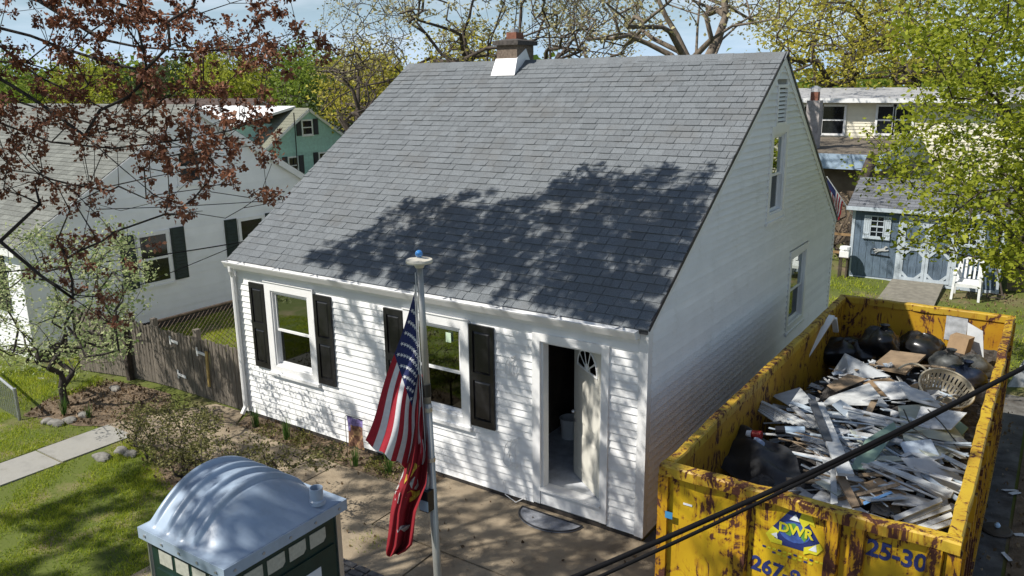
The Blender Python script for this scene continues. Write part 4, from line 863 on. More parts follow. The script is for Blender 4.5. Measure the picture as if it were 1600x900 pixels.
def chain_fence(label, a, b, zt, zb, posts, m=CHN, pitch=.085, wr=.0045):
    a = np.array(a, float); b = np.array(b, float); f = thing('chain_link_fence', label, 'fence', (*((a + b) / 2), zb)); L = np.linalg.norm(b - a); d = (b - a) / L
    P = lambda s, z: (a[0] + d[0] * s, a[1] + d[1] * s, z)
    mb = MB(); mb.tube([P(0, zt), P(L, zt)], .025, 8); mb.build('rail', m, f)
    for s in posts: mb = MB(); mb.tube([P(s, zb - .2), P(s, zt + .04)], .03, 8); mb.build('post', m, f)
    mb = MB(); H_ = zt - zb; s = -H_
    while s < L:
        for sg in (1, -1):
            s0, s1 = (s, s + H_); z0, z1 = (zb, zt) if sg > 0 else (zt, zb); t0 = max(0, -s0) / H_; t1 = min(1, (L - s0) / H_)
            if t1 > t0: mb.tube([P(s0 + H_ * t0, z0 + (z1 - z0) * t0), P(s0 + H_ * t1, z0 + (z1 - z0) * t1)], wr, 3, cap=False)
        s += pitch * 1.3
    o = mb.build('wire_mesh', m, f); o['kind'] = 'stuff'; return f
chain_fence('rusty chain link fence running back between the two white houses', (-10.5, .2), (-10.5, 8.5), 1.07, .0, (0, 2.7, 5.4, 8.2))
chain_fence('low grey chain link fence at the left edge, beside the small blossoming tree', (-10.82, -2.28), (-15.2, -1.5), .42, -.25, (0, 2.4, 4.4), GALV)

# ================================================================== DUMPSTER
DX0, DX1, DY0, DY1, DZ = .93, 3.47, -1.70, 5.78, 1.95; DG = gz(2, 0) + .02
dump = thing('dumpster', 'long rusty yellow roll-off dumpster heaped with house debris, beside the white gable wall', 'dumpster', ((DX0 + DX1) / 2, (DY0 + DY1) / 2, DG))
RW = .11; DZ0 = DG + .22
I0, I1, J0, J1 = DX0 + .09, DX1 - .09, DY0 + .09, DY1 - .09
def dpart(n, m, f, **k): mb = MB(); f(mb); return mb.build(n, m, dump, **k)
dpart('floor', RUSTM, lambda mb: mb.box(I0, J0, DZ0, I1, J1, DZ0 + .06))
front = dpart('front_panel', YEL, lambda mb: mb.box(DX0 + .07, DY0 + .06, DZ0, DX1 - .07, J0 - .001, DZ - .09))
rear = dpart('rear_panel', YELI, lambda mb: mb.box(DX0 + .07, J1 + .001, DZ0, DX1 - .07, DY1 - .06, DZ - .09))
dpart('side_panel', YELI, lambda mb: mb.box(DX0 + .06, J0 + .002, DZ0, I0, J1 - .002, DZ - .09))
dpart('side_panel', YEL, lambda mb: mb.box(I1, J0 + .002, DZ0, DX1 - .06, J1 - .002, DZ - .09))
# rims with slightly dented tops
def rim(mb, a, b, w, h, n=14):
    a = np.array(a, float); b = np.array(b, float); d = (b - a) / np.linalg.norm(b - a); r = np.array([d[1], -d[0], 0]); pr = [(-.5, 0), (-.5, .85), (-.38, 1), (.38, 1), (.5, .85), (.5, 0)]; R = []
    for i in range(n + 1):
        p = a + (b - a) * i / n; j = np.array([rnd.gauss(0, .006), rnd.gauss(0, .006), rnd.gauss(0, .006)]) * (0 < i < n); R.append([p + j + r * q * w + np.array([0, 0, z * h]) for q, z in pr])
    k = len(pr); mb.add([p for q in R for p in q], [(i * k + j, i * k + (j + 1) % k, (i + 1) * k + (j + 1) % k, (i + 1) * k + j) for i in range(n) for j in range(k)] + [tuple(range(k)), tuple(range(n * k, n * k + k))[::-1]])
zr0 = DZ - .105
dpart('top_rim', YELR, lambda mb: rim(mb, (DX0, DY0 + RW / 2, zr0), (DX1, DY0 + RW / 2, zr0), RW + .02, .105))
dpart('top_rim', YELR, lambda mb: rim(mb, (DX0, DY1 - RW / 2, zr0), (DX1, DY1 - RW / 2, zr0), RW, .105))
for x in (DX0 + RW / 2, DX1 - RW / 2): dpart('top_rim', YELR, lambda mb: rim(mb, (x, DY0 + RW + .011, zr0), (x, DY1 - RW - .001, zr0), RW, .108, 26))
for x in (1.74, 2.52, 2.72, 3.30): dpart('front_rib', YELB, lambda mb: mb.hexa([(x - .05, DY0 - .01, DZ0), (x + .05, DY0 - .01, DZ0), (x + .065, DY0 + .059, DZ0), (x - .065, DY0 + .059, DZ0)], [(x - .05, DY0 - .01, zr0 - .002), (x + .05, DY0 - .01, zr0 - .002), (x + .065, DY0 + .059, zr0 - .002), (x - .065, DY0 + .059, zr0 - .002)]))
for x in (DX0 + .035, DX1 - .035): dpart('corner_post', YELB, lambda mb: mb.box(x - .05, DY0 + .012, DZ0, x + .05, DY0 + .11, zr0 - .002))
for x in (DX0 + .035, DX1 - .035): dpart('corner_post', YELB, lambda mb: mb.box(x - .05, DY1 - .11, DZ0, x + .05, DY1 - .002, zr0 - .002))
y = DY0 + .55
while y < DY1 - .3:
    for x in (DX0 + .02, DX1 - .02): dpart('side_rib', YELB, lambda mb: mb.box(x - .045, y - .05, DZ0, x + .045, y + .05, zr0 - .003))
    y += .62
for x in (DX0 + .02, DX1 - .02): dpart('side_rail', YELB, lambda mb: mb.box(x - .055, DY0 + .12, DZ0 + .02, x + .055, DY1 - .12, DZ0 + .14))
for x in (1.5, 2.9): dpart('skid_beam', RUSTM, lambda mb: mb.box(x - .08, DY0 + .2, DG + .001, x + .08, DY1 - .2, DZ0 - .001))
fy = DY0 + .058
text_part('lettering', '25-30', .215, BLUEP, front, (3.02, fy - .002, 1.655), pi / 2, 0, .0015, .006, .46, ry=radians(2))
text_part('lettering', '267-8', .20, BLUEP, front, (2.06, fy - .002, 1.17), pi / 2, 0, .0015, .006, .44, ry=radians(4))
# recycling badge: yellow folded arrows on a navy triangle, a green-blue globe and the letters
bx, bz = 2.20, 1.62
BGRN = mat('badge_green', (.10, .26, .05), rough=.5, var=.2, scale=20); BYEL = mat('badge_yellow', (.60, .55, .03), rough=.5, var=.1); BWH = mat('badge_white', (.65, .68, .72), rough=.5, var=.1)
def flat(n, m, pts, off, par=front): mb = MB(); mb.prism([(bx + x, fy - off, bz + z) for x, z in pts], (0, .0015, 0)); return mb.build(n, m, par)
flat('badge', BLUEP, [(-.25, -.10), (-.20, -.17), (.20, -.17), (.25, -.10), (.05, .19), (-.05, .19)], .003)
ell = lambda cx_, cz_, a, b, n=20: [(cx_ + a * cos(2 * pi * i / n), cz_ + b * sin(2 * pi * i / n)) for i in range(n)]
flat('globe', mat('badge_blue', (.05, .10, .32), rough=.5, var=.3, scale=16), ell(0, -.015, .135, .10), .0052)
flat('globe_land', BGRN, [(-.10, .0), (-.06, .06), (.0, .075), (.03, .04), (-.01, .0), (-.03, -.06), (-.07, -.05)], .0072)
flat('globe_land', BGRN, [(.05, .03), (.10, .04), (.12, -.02), (.09, -.08), (.06, -.05)], .0072)
flat('arrow', BYEL, [(-.25, -.10), (-.20, -.17), (-.10, -.17), (-.10, -.13), (-.17, -.12), (-.13, -.04), (-.19, -.01)], .0062)
flat('arrow', BYEL, [(.05, .19), (.0, .22), (.13, .20), (.17, .09), (.12, .11), (.07, .05), (.03, .12)], .0062)
flat('arrow', BYEL, [(.20, -.17), (.25, -.10), (.22, -.05), (.15, -.10), (.09, -.13), (.09, -.20), (.14, -.17)], .0082)
flat('arrowhead', BWH, [(-.05, .10), (.04, .10), (.0, .165)], .0092); flat('arrowhead', BWH, [(.13, -.14), (.20, -.14), (.19, -.07)], .0102); flat('arrowhead', BWH, [(-.20, -.09), (-.14, -.12), (-.15, -.06)], .0092)
text_part('lettering', 'DWR', .125, BYEL, front, (bx + .01, fy - .011, bz + .005), pi / 2, 0, .0015, .004, .30)
flat('sticker', mat('pale_sticker_grey', (.45, .47, .50), rough=.5, var=.15), [(-.16, .262), (.01, .262), (.01, .305), (-.16, .305)], .003)
for r_ in range(2):
    z = -.235 - r_ * .035
    for i in range(12 - 4 * r_): mb = MB(); x = bx - .27 + r_ * .09 + i * .046; mb.box(x, fy - .003, bz + z - .009, x + .03, fy - .0015, bz + z + .009); mb.build('fine_print', BYEL if i % 3 else BLUEP, front)
mb = MB(); mb.box(1.0, DY0 + .008, 1.40, 1.075, DY0 + .0105, 1.47); mb.build('tape', mat('blue_tape', (.05, .22, .42), rough=.5), dump)
mb = MB(); mb.box(1.16, fy - .004, 1.565, 1.25, fy - .001, 1.585); mb.build('tape', BWH, dump)
# dented patch of pale primer on the far rim
mb = MB(); mb.box(2.55, J1 - .006, 1.45, 2.85, J1 - .001, 1.86); mb.build('primer_patch', mat('scraped_primer', (.42, .44, .46), rough=.7, var=.3), rear)

# ------------------------------------------------------------------ what is in it
def heap(x, y):
    ex = min(x - I0, I1 - x); ey_ = min(y - J0, J1 - y)
    h = 1.52 + .06 * sin(2.1 * x + 1.3 * y) + .05 * sin(5 * x - 2.3 * y)
    h -= .50 * max(0, 1 - (x - I0) / .55) * (1 if y < 4 else 1.2); h -= .40 * max(0, min(1, (y - 3.9) / 1.2)) * (1 if x < 2.5 else .2)
    h -= .40 * max(0, 1 - ey_ / .5) * (y < 1) * (x < 2.3); return h
GRV = mat('dark_rubble', (.055, .05, .047), rough=1, var=.5, scale=14, bump=1, bscale=40)
mb = MB(); mb.grid([[(x, y, heap(x, y) - .13 + rnd.uniform(-.03, .03)) for x in np.linspace(I0 + .004, I1 - .004, 40)] for y in np.linspace(J0 + .004, J1 - .004, 100)]); o = mb.build('rubble', GRV); tag(o, 'dark rubble filling the bottom of the yellow dumpster', 'rubble', kind='stuff')
PALE = mat('painted_board_pale', (.52, .53, .52), rough=.7, var=.2, scale=7, rndv=.35)
PLAS = mat('drywall_grey', (.46, .48, .49), rough=.85, var=.12, scale=5, rndv=.2)
TANB = mat('brown_fibreboard', (.25, .18, .115), rough=.9, var=.2, scale=6, rndv=.25)
CARD = mat('brown_cardboard', (.28, .19, .11), rough=.9, var=.12, scale=8)
GRNB = mat('pale_green_panel', (.20, .29, .23), rough=.6, var=.12, scale=5)
SAGE = mat('sage_painted_panel', (.38, .40, .34), rough=.6, var=.12, scale=3)
WOODB = mat('bare_lath_wood', (.32, .235, .15), rough=.9, var=.3, scale=9, stretch=(4, 4, 1), rndv=.4)
DGRY = mat('dark_grey_metal', (.085, .09, .10), rough=.45, var=.25, scale=9)
RUBB = mat('black_rubber_sheet', (.022, .023, .026), rough=.45, var=.3, scale=6, bump=.3, bscale=12, spec=.5)
def q3(*p): return [onZ(u, v, z + .085) for u, v, z in p]
def sheetobj(name, label, cat, m, pts, th=.012):
    mb = MB(); mb.slab(q3(*pts), th); o = mb.build(name, m); return tag(o, label, cat)
sheetobj('drywall_panel', 'large pale grey drywall panel standing up near the far end of the heap', 'panel', PLAS, [(1303, 578, 1.44), (1320, 552, 1.72), (1391, 588, 1.50), (1330, 592, 1.42)])
sheetobj('fibreboard_sheet', 'tan fibreboard sheet with a pale edge lying before the black bags', 'panel', TANB, [(1361, 572, 1.46), (1392, 547, 1.50), (1447, 554, 1.52), (1415, 583, 1.50)], .03)
sheetobj('brown_paper_sheet', 'crumpled brown paper sheet on the pile left of the centre', 'paper', TANB, [(1292, 602, 1.50), (1325, 584, 1.54), (1355, 592, 1.54), (1306, 612, 1.52)], .006)
sheetobj('cardboard_sheet', 'bent piece of brown cardboard left of the laundry basket', 'cardboard', CARD, [(1365, 613, 1.52), (1402, 606, 1.55), (1436, 598, 1.54), (1432, 621, 1.52), (1382, 619, 1.50)], .006)
sheetobj('cardboard_sheet', 'long tan cardboard strip below the tan fibreboard, mid heap', 'cardboard', CARD, [(1345, 596, 1.50), (1390, 590, 1.53), (1410, 604, 1.53), (1362, 612, 1.50)], .006)
sheetobj('white_sheet', 'broad white sheet lying flat in the middle of the heap', 'panel', PALE, [(1296, 620, 1.50), (1358, 598, 1.55), (1388, 634, 1.55), (1284, 631, 1.52)], .008)
sheetobj('white_sheet', 'bluish white sheet on the left of the heap above the laths', 'panel', PLAS, [(1206, 618, 1.40), (1250, 605, 1.46), (1270, 627, 1.50), (1240, 638, 1.46)], .01)
sheetobj('panelling_sheet', 'largest sage painted panel, lying at the right under the basket', 'panel', SAGE, [(1403, 634, 1.56), (1462, 630, 1.52), (1508, 687, 1.48), (1496, 702, 1.52), (1458, 716, 1.55), (1412, 687, 1.58)], .01)
sheetobj('panelling_sheet', 'second sage panel sloping over the right end of the big one', 'panel', SAGE, [(1400, 680, 1.50), (1440, 690, 1.60), (1494, 708, 1.52), (1480, 722, 1.46), (1418, 706, 1.46)], .01)
sheetobj('plywood_offcut', 'dark green triangular panel end by the right rim', 'panel', GRNB, [(1482, 645, 1.52), (1513, 668, 1.50), (1503, 680, 1.46), (1478, 668, 1.45)], .01)
sheetobj('plywood_sheet', 'long pale green panel leaning across the front middle of the heap', 'panel', GRNB, [(1328, 733, 1.50), (1352, 687, 1.62), (1397, 659, 1.70), (1402, 672, 1.66), (1356, 733, 1.50)], .012)
sheetobj('cardboard_sheet', 'flattened brown cardboard with a blue tape stripe at the front of the heap', 'cardboard', CARD, [(1325, 763, 1.50), (1374, 746, 1.56), (1408, 768, 1.54), (1345, 789, 1.50)], .008)
sheetobj('tape_strip', 'bright blue strip on the brown cardboard at the front', 'tape', mat('blue_strip', (.16, .34, .62), rough=.5), [(1348, 784, 1.525), (1392, 767, 1.565), (1395, 770, 1.565), (1350, 789, 1.525)], .004)
sheetobj('brown_board', 'dark brown board leaning on the front cardboard', 'board', TANB, [(1306, 744, 1.62), (1318, 738, 1.62), (1344, 790, 1.58), (1332, 792, 1.58)], .02)
for i, (u0, v0, u1, v1) in enumerate([(1404, 816, 1484, 788), (1412, 808, 1466, 786), (1424, 824, 1486, 800), (1440, 826, 1490, 810), (1396, 806, 1470, 776)]):
    o = sheetobj('white_board', 'white board', 'board', PALE, [(u0, v0, 1.52 + .015 * i), (u1, v1, 1.54 + .015 * i), (u1 + 3, v1 + 7, 1.53 + .015 * i), (u0 + 3, v0 + 8, 1.51 + .015 * i)], .015)
    o['label'] = ['second white board of the front right fan, counted from the far side', 'short white board lying on top of the front right fan', 'white board of the front right fan nearest but one to the near rim', 'white board of the front right fan closest to the near rim', 'farthest white board of the front right fan, under the others'][i]; o['group'] = 'white boards in the front right corner'
sheetobj('white_moulding', 'longest white moulding strip running toward the right rim', 'moulding', PALE, [(1360, 722, 1.66), (1370, 720, 1.66), (1490, 768, 1.60), (1486, 775, 1.60)], .02)
sheetobj('white_moulding', 'upright white board end poking up at the front edge of the heap', 'moulding', PALE, [(1298, 735, 1.62), (1306, 733, 1.62), (1309, 786, 1.56), (1298, 788, 1.56)], .02)
# two-tone beam
a = onZ(1276, 630, 1.72); b = onZ(1322, 742, 1.76); mb = MB(); mb.bar(a, b, .15, .03, tone=.8); o = mb.build('metal_channel', PALE); tag(o, 'grey-white metal channel lying lengthwise on top of the heap', 'beam')
mb = MB(); off = np.array([-.055, 0, .022]); mb.bar(a + off, a + (b - a) * .62 + off, .085, .03); o = mb.build('dark_channel', DGRY); tag(o, 'dark grey channel lying on the grey-white one', 'beam')
# black rubber sheet, draped
P = []; n_ = 22
c4 = [onZ(1092, 690, 1.46), onZ(1268, 778, 1.50), onZ(1238, 692, 1.66), onZ(1128, 660, 1.46)]
for i in range(n_):
    row = []
    for j in range(n_):
        s_, t_ = i / (n_ - 1), j / (n_ - 1); p = (c4[0] * (1 - t_) + c4[1] * t_) * (1 - s_) + (c4[3] * (1 - t_) + c4[2] * t_) * s_
        row.append(p + np.array([0, 0, .10 * sin(3.0 * t_ + 1.5 * s_) * s_ - .12 * (1 - s_) ** 2 + .03 * sin(11 * t_ + 4 * s_) + .02 * sin(17 * s_ - 5 * t_) - .10 * (1 - t_) ** 2]))
    P.append(row)
mb = MB(); mb.grid(P); o = mb.build('rubber_sheet', RUBB, smooth=True); tag(o, 'black rubber sheet folded in the near left corner of the dumpster', 'sheet')
# white door jamb leaning on the inner left wall
a, b, c = onZ(1249, 572, 1.42), onZ(1300, 494, 1.93), onZ(1306, 518, 1.62)
mb = MB(); mb.bar(a, b, .09, .04); o = mb.build('door_jamb', TRIM); tag(o, 'long white door jamb leaning against the left inside wall', 'door frame')
mb = MB(); mb.bar(b + np.array([.03, .02, -.03]), c, .08, .035); mb.build('jamb_head', TRIM, o)
# bags
BAGM = mat('black_bag_plastic', (.010, .011, .013), rough=.30, var=.3, scale=9, spec=.6); BAGB = mat('blue_black_bag_plastic', (.012, .018, .035), rough=.28, var=.3, spec=.6); BAGG = mat('dusty_bag_plastic', (.075, .078, .075), rough=.5, var=.4, scale=6)
def bag(label, c, r, m, seed, knot=True):
    rg = random.Random(seed); rows = []; ph = [rg.uniform(0, 6.3) for _ in range(8)]; N, M_ = 20, 36
    for i in range(N + 1):
        th = pi * i / N; row = []
        for j in range(M_):
            a = 2 * pi * j / M_; k = 1 + .13 * sin(2 * a + ph[5] + 1.5 * th) * sin(th) + .10 * sin(3 * a + ph[0] - 2 * th) + .05 * sin(5 * th + 2 * a + ph[1]) + .06 * abs(sin(6 * a + 3 * cos(th * 2 + ph[2]) + ph[3])) * sin(th) + .045 * abs(sin(9 * th + 4 * sin(a + ph[4]))) + .05 * abs(sin(11 * a + 6 * th)) * max(0, cos(th)) + .03 * rg.uniform(-1, 1)
            row.append((c[0] + r[0] * 1.08 * k * sin(th) * cos(a), c[1] + r[1] * k * sin(th) * sin(a), c[2] - .07 + r[2] * k * .88 * cos(th) * (1 if th < pi / 2 else .8)))
        row.append(row[0]); rows.append(row)
    mb = MB(); mb.grid(rows); o = mb.build('trash_bag', m, smooth=True); tag(o, label, 'trash bag', 'trash bags at the far end of the dumpster')
    if knot:
        mb = MB(); t = np.array([c[0] + .04, c[1], c[2] - .09 + r[2] * .9]); mb.lathe([(.02, 0), (.03, .03), (.055, .09), (.075, .10), (.03, .04)], t, 9); mb.build('knot', m, o)
def bc(u, v, z): return onZ(u, v, z)
bag('black trash bag standing highest against the far wall of the dumpster', bc(1376, 530, 1.55), (.27, .27, .26), BAGM, 1)
bag('shiny black trash bag at the far left corner of the dumpster', bc(1318, 545, 1.30), (.36, .40, .25), BAGM, 2, False)
bag('black trash bag between the far left corner and the highest bag', bc(1345, 545, 1.35), (.25, .30, .22), BAGM, 3, False)
bag('dusty grey trash bag right of the tan fibreboard', bc(1480, 560, 1.62), (.20, .20, .15), BAGG, 4)
bag('blue-black trash bag behind the laundry basket', bc(1505, 582, 1.58), (.22, .24, .18), BAGB, 5)
bag('dusty black bag against the right rim above the basket', bc(1520, 570, 1.52), (.24, .28, .20), BAGG, 6, False)
bag('black trash bag low by the far wall near the bright corner', bc(1440, 537, 1.38), (.32, .28, .24), BAGM, 7, False)
# box and white board in the bright corner
a = bc(1497, 548, 1.6); mb = MB(); ux, uy = np.array([.9, -.4, 0]) * .28, np.array([.3, .9, 0]) * .20; z_ = np.array([.03, .05, .22])
mb.hexa([a - ux / 2 - uy / 2, a + ux / 2 - uy / 2, a + ux / 2 + uy / 2, a - ux / 2 + uy / 2], [a - ux / 2 - uy / 2 + z_, a + ux / 2 - uy / 2 + z_, a + ux / 2 + uy / 2 + z_, a - ux / 2 + uy / 2 + z_]); o = mb.build('cardboard_box', CARD); tag(o, 'small brown cardboard box on the bags in the bright far corner', 'box')
mb = MB(); mb.slab([a + (.08, .20, .05), a + (.33, .12, -.10), a + (.27, .16, .30), a + (.06, .24, .38)], .014); o = mb.build('plaster_board', PLAS); tag(o, 'white board leaning behind the cardboard box in the far corner', 'panel')
# laundry basket
BKM = mat('beige_basket_plastic', (.42, .37, .27), rough=.45, var=.08, scale=6)
bk0 = onZ(1479, 606, 1.70); bk = thing('laundry_basket', 'beige round plastic laundry basket with slotted sides, tipped on the heap by the right rim', 'basket', tuple(bk0))
Rm = Matrix.Rotation(radians(16), 3, 'Y') @ Matrix.Rotation(radians(24), 3, 'X')
def bkp(r, a, z): v = Rm @ Vector((r * cos(a), r * sin(a) * 1.0, z)); return bk0 + np.array(v)
rb = lambda z: .235 + (.315 - .235) * (z + .30) / .30 if z > -.30 else .235
def ring(z, w, n=40, dr=0): return [bkp(rb(z) + dr, 2 * pi * i / n, z) for i in range(n + 1)]
mb = MB(); mb.tube(ring(0, 0, dr=.006), .014, 6, cap=False); mb.build('rim', BKM, bk, smooth=True)
for z0, z1, nm in ((-.055, -.0, 'upper_band'), (-.17, -.15, 'middle_band'), (-.30, -.27, 'lower_band')):
    mb = MB(); mb.grid([ring(z0, 0), ring(z1, 0), ring(z1, 0, dr=.006), ring(z0, 0, dr=.006), ring(z0, 0)]); mb.build(nm, BKM, bk)
for i in range(36):
    a = 2 * pi * i / 36; w = .016; mb = MB(); q = lambda z, s, d: bkp(rb(z) + d, a + s * w / .3, z)
    mb.hexa([q(-.272, -1, 0), q(-.272, 1, 0), q(-.272, 1, .005), q(-.272, -1, .005)], [q(-.053, -1, 0), q(-.053, 1, 0), q(-.053, 1, .005), q(-.053, -1, .005)]); mb.build('stave', BKM, bk)
mb = MB(); mb.add([bkp(.236, 2 * pi * i / 32, -.295) for i in range(32)] + [bkp(.236, 2 * pi * i / 32, -.302) for i in range(32)], [tuple(range(32)), tuple(range(32, 64))[::-1]] + [(i, (i + 1) % 32, 32 + (i + 1) % 32, 32 + i) for i in range(32)]); mb.build('base', BKM, bk)
a0 = bc(1424, 590, 1.58); mb = MB(); mb.tube([a0 + np.array([.20 * cos(t), .12 * sin(t) + .05 * cos(t), .16 * sin(t)]) for t in np.linspace(-.3, 2.6, 14)], .014, 6); o = mb.build('basket_handle', BKM); tag(o, 'curved beige hoop leaning left of the laundry basket', 'hoop')
a, b = onZ(1424, 571, 1.66), onZ(1492, 578, 1.74); mb = MB(); mb.tube([a, (a + b) / 2 + np.array([0, 0, .02]), b], .018, 7); o = mb.build('wooden_pole', WOODB); tag(o, 'wooden pole lying between the fibreboard and the dusty bag', 'pole')
# tube, cups
a, b = onZ(1213, 672, 1.58), onZ(1257, 672, 1.60); mb = MB(); mb.tube([a, b], .045, 14); o = mb.build('pipe', mat('pale_blue_pipe', (.33, .42, .52), rough=.4)); tag(o, 'short pale blue pipe on the laths', 'pipe')
mb = MB(); d = (b - a) / np.linalg.norm(b - a); mb.tube([a - d * .012, a + d * .09], .049, 14); mb.build('collar', BLACK, o)
a, b = onZ(1167, 677, 1.58), onZ(1190, 680, 1.60); d = (b - a); mb = MB(); mb.tube([a + d * .35, b], [.042, .05], 14); o = mb.build('paint_can', mat('red_label', (.28, .02, .02), rough=.5)); tag(o, 'white topped can with red label near the rubber sheet', 'can')
mb = MB(); mb.tube([a, a + d * .34], [.036, .041], 14); mb.build('lid', TRIM, o)
a, b = onZ(1181, 686, 1.55), onZ(1190, 694, 1.55); mb = MB(); mb.tube([a, b], [.03, .04], 12); o = mb.build('plastic_cup', mat('ice_blue_plastic', (.45, .55, .72), rough=.4)); tag(o, 'small pale blue cup below the red can', 'cup')
# stray wires
for i, pts in enumerate([[(1412, 640, 1.7), (1424, 668, 1.68), (1450, 685, 1.64), (1488, 692, 1.62), (1499, 700, 1.6)], [(1450, 640, 1.66), (1470, 660, 1.66), (1499, 697, 1.6)]]):
    mb = MB(); mb.tube(q3(*pts), .008, 5); o = mb.build('wire', BLACK); tag(o, ['black wire sagging in a long curve over the sage panel', 'shorter black wire lying straight across the sage panel'][i], 'wire')
# laths and trim: the upper left bundle
for i in range(9):
    u = 1149 + i * 5 + rnd.uniform(-2, 2); v = 617 + i * 1.2; mb = MB(); a = onZ(u, v, 1.50 + .012 * i); b = onZ(u + 62 + i * 3, v + 44 + rnd.uniform(-6, 2), 1.54 + .012 * i); mb.bar(a, b, .055, .012); o = mb.build('lath', PALE); tag(o, ['first', 'second', 'third', 'fourth', 'fifth', 'sixth', 'seventh', 'eighth', 'ninth'][i] + ' pale lath from the dumpster wall in the fanned bundle', 'lath', 'laths of the upper left bundle')
def scrap_label(k, L, d, p, wd=''):
    u, v, _ = proj(p)
    marks = [(1290, 690, 'beside the long metal channel'), (1480, 605, 'below the laundry basket'), (1200, 690, 'beyond the black rubber sheet'), (1360, 690, 'by the pale green plywood'), (1365, 765, 'around the blue-striped cardboard'), (1440, 800, 'by the white boards at the front right'), (1450, 670, 'along the big sage panel'), (1185, 640, 'by the fanned lath bundle'), (1430, 755, 'by the longest white moulding'), (1300, 760, 'at the near rim, left of the cardboard'), (1330, 640, 'below the broad white sheet'), (1420, 725, 'by the black window screen')]
    w = min(marks, key=lambda m: (m[0] - u) ** 2 + (m[1] - v) ** 2)[2]
    a = abs(math.atan2(d[1], d[0])) % pi
    return wd + ('short ' if L < .5 else 'medium ' if L < .8 else 'long ') + ['grey-white', 'bare wood', 'blue-grey'][k] + ' strip lying ' + ('crosswise ' if a < .35 or a > 2.79 else 'lengthwise ' if 1.2 < a < 1.94 else 'slantwise ') + w
BLG = mat('blue_grey_scrap', (.38, .44, .50), rough=.7, var=.2, scale=8, rndv=.3)
DRT = mat('dirty_white_scrap', (.48, .485, .48), rough=.75, var=.25, scale=9, rndv=.35)
for i in range(175):
    if i < 118: u, v = rnd.uniform(1135, 1400), rnd.uniform(648, 735)
    else: u, v = rnd.uniform(1240, 1480), rnd.uniform(700, 800)
    p = onZ(u, v, 1.5); hz = heap(p[0], p[1]); p = onZ(u, v, hz)
    if not (I0 + .12 < p[0] < I1 - .12 and J0 + .12 < p[1] < J1): continue
    if u < 1275 and v > 672 + max(0, (u - 1180)) * .25: continue
    L = rnd.uniform(.35, .95) * (1 if rnd.random() < .8 else 1.35); an = rnd.gauss(-.30, .38) if rnd.random() < .85 else rnd.uniform(0, pi); d = np.array([cos(an), sin(an), rnd.gauss(0, .10)]) * L / 2
    z = hz + .0 + rnd.uniform(0, .13); p = np.array([p[0], p[1], z]); q0, q1 = p - d, p + d
    for q in (q0, q1): q[0] = min(max(q[0], I0 + .03), I1 - .03); q[1] = min(max(q[1], J0 + .03), J1 - .03)
    if np.linalg.norm(q1 - q0) < .12: continue
    wd = rnd.choice([.018, .025, .035, .05, .07]); mb = MB(); mb.bar(q0, q1, wd, rnd.choice([.008, .012, .018]), up=(rnd.gauss(0, .3), rnd.gauss(0, .3), 1))
    k = rnd.choices([0, 1, 2], [6, .9, 3.2])[0]; o = mb.build('scrap_strip', [DRT, WOODB, BLG][k]); tag(o, scrap_label(k, np.linalg.norm(q1 - q0), q1 - q0, p, 'thin ' if wd < .03 else 'broad ' if wd > .045 else ''), 'scrap strip', 'scrap strips in the dumpster')
mb = MB()
for i in range(900):
    u, v = rnd.uniform(1110, 1500), rnd.uniform(570, 815); p = onZ(u, v, 1.45)
    if not (I0 + .08 < p[0] < I1 - .08 and J0 + .08 < p[1] < J1 - .6): continue
    if u < 1275 and v > 655 + max(0, (u - 1180)) * .35: continue
    z = heap(p[0], p[1]) - .06 + rnd.uniform(0, .08); an = rnd.uniform(0, pi); L = rnd.uniform(.05, .22); d = np.array([cos(an), sin(an), rnd.gauss(0, .2)]) * L / 2; p = np.array([p[0], p[1], z])
    mb.bar(p - d, p + d, rnd.uniform(.02, .09), .01, up=(rnd.gauss(0, .4), rnd.gauss(0, .4), 1), mi=rnd.choices([0, 1, 2, 3], [7, .8, 4, .8])[0])
o = mb.build('small_scraps', [DRT, WOODB, BLG, CARD]); tag(o, 'small broken scraps strewn through the dumpster heap', 'scraps', kind='stuff')
# broken panel pieces
for i in range(44):
    u, v = rnd.uniform(1200, 1490), rnd.uniform(600, 800)
    if u < 1290 and v > 655: continue
    p = onZ(u, v, 1.56)
    if not (I0 + .3 < p[0] < I1 - .25 and J0 + .25 < p[1] < J1): continue
    z = heap(p[0], p[1]) + rnd.uniform(.03, .16); a0 = rnd.uniform(0, 6.28); k = rnd.choice([3, 4, 4, 5]); r0 = rnd.uniform(.14, .32); tx, ty = rnd.gauss(0, .22), rnd.gauss(0, .22); pts = []
    for j in range(k): a = a0 + 2 * pi * (j + rnd.uniform(-.22, .22)) / k; r1 = r0 * rnd.uniform(.7, 1.25); dx, dy = r1 * cos(a), r1 * .75 * sin(a); pts.append((p[0] + dx, p[1] + dy, z + tx * dx + ty * dy))
    kk = rnd.choices([0, 1, 2, 3], [5, 4, 3, 1])[0]; mb = MB(); mb.slab(pts, .010); o = mb.build('panel_piece', [DRT, PLAS, BLG, SAGE][kk]); tag(o, ('small ' if r0 < .20 else 'large ' if r0 > .26 else 'mid-sized ') + ['dirty white', 'drywall grey', 'blue-grey', 'sage'][kk] + (' three-cornered' if k == 3 else ' four-cornered' if k == 4 else ' five-cornered') + ' broken panel piece ' + scrap_label(0, r0 * 3, np.array([1, 0, 0]), p).split('lying crosswise ')[1], 'panel piece', 'broken panel pieces in the dumpster')
# dark window sash thrown in
sheetobj('black_screen', 'black window screen half buried at the right front of the heap', 'screen', BLACK, [(1392, 730, 1.50), (1405, 712, 1.56), (1452, 726, 1.54), (1440, 746, 1.48)], .02)

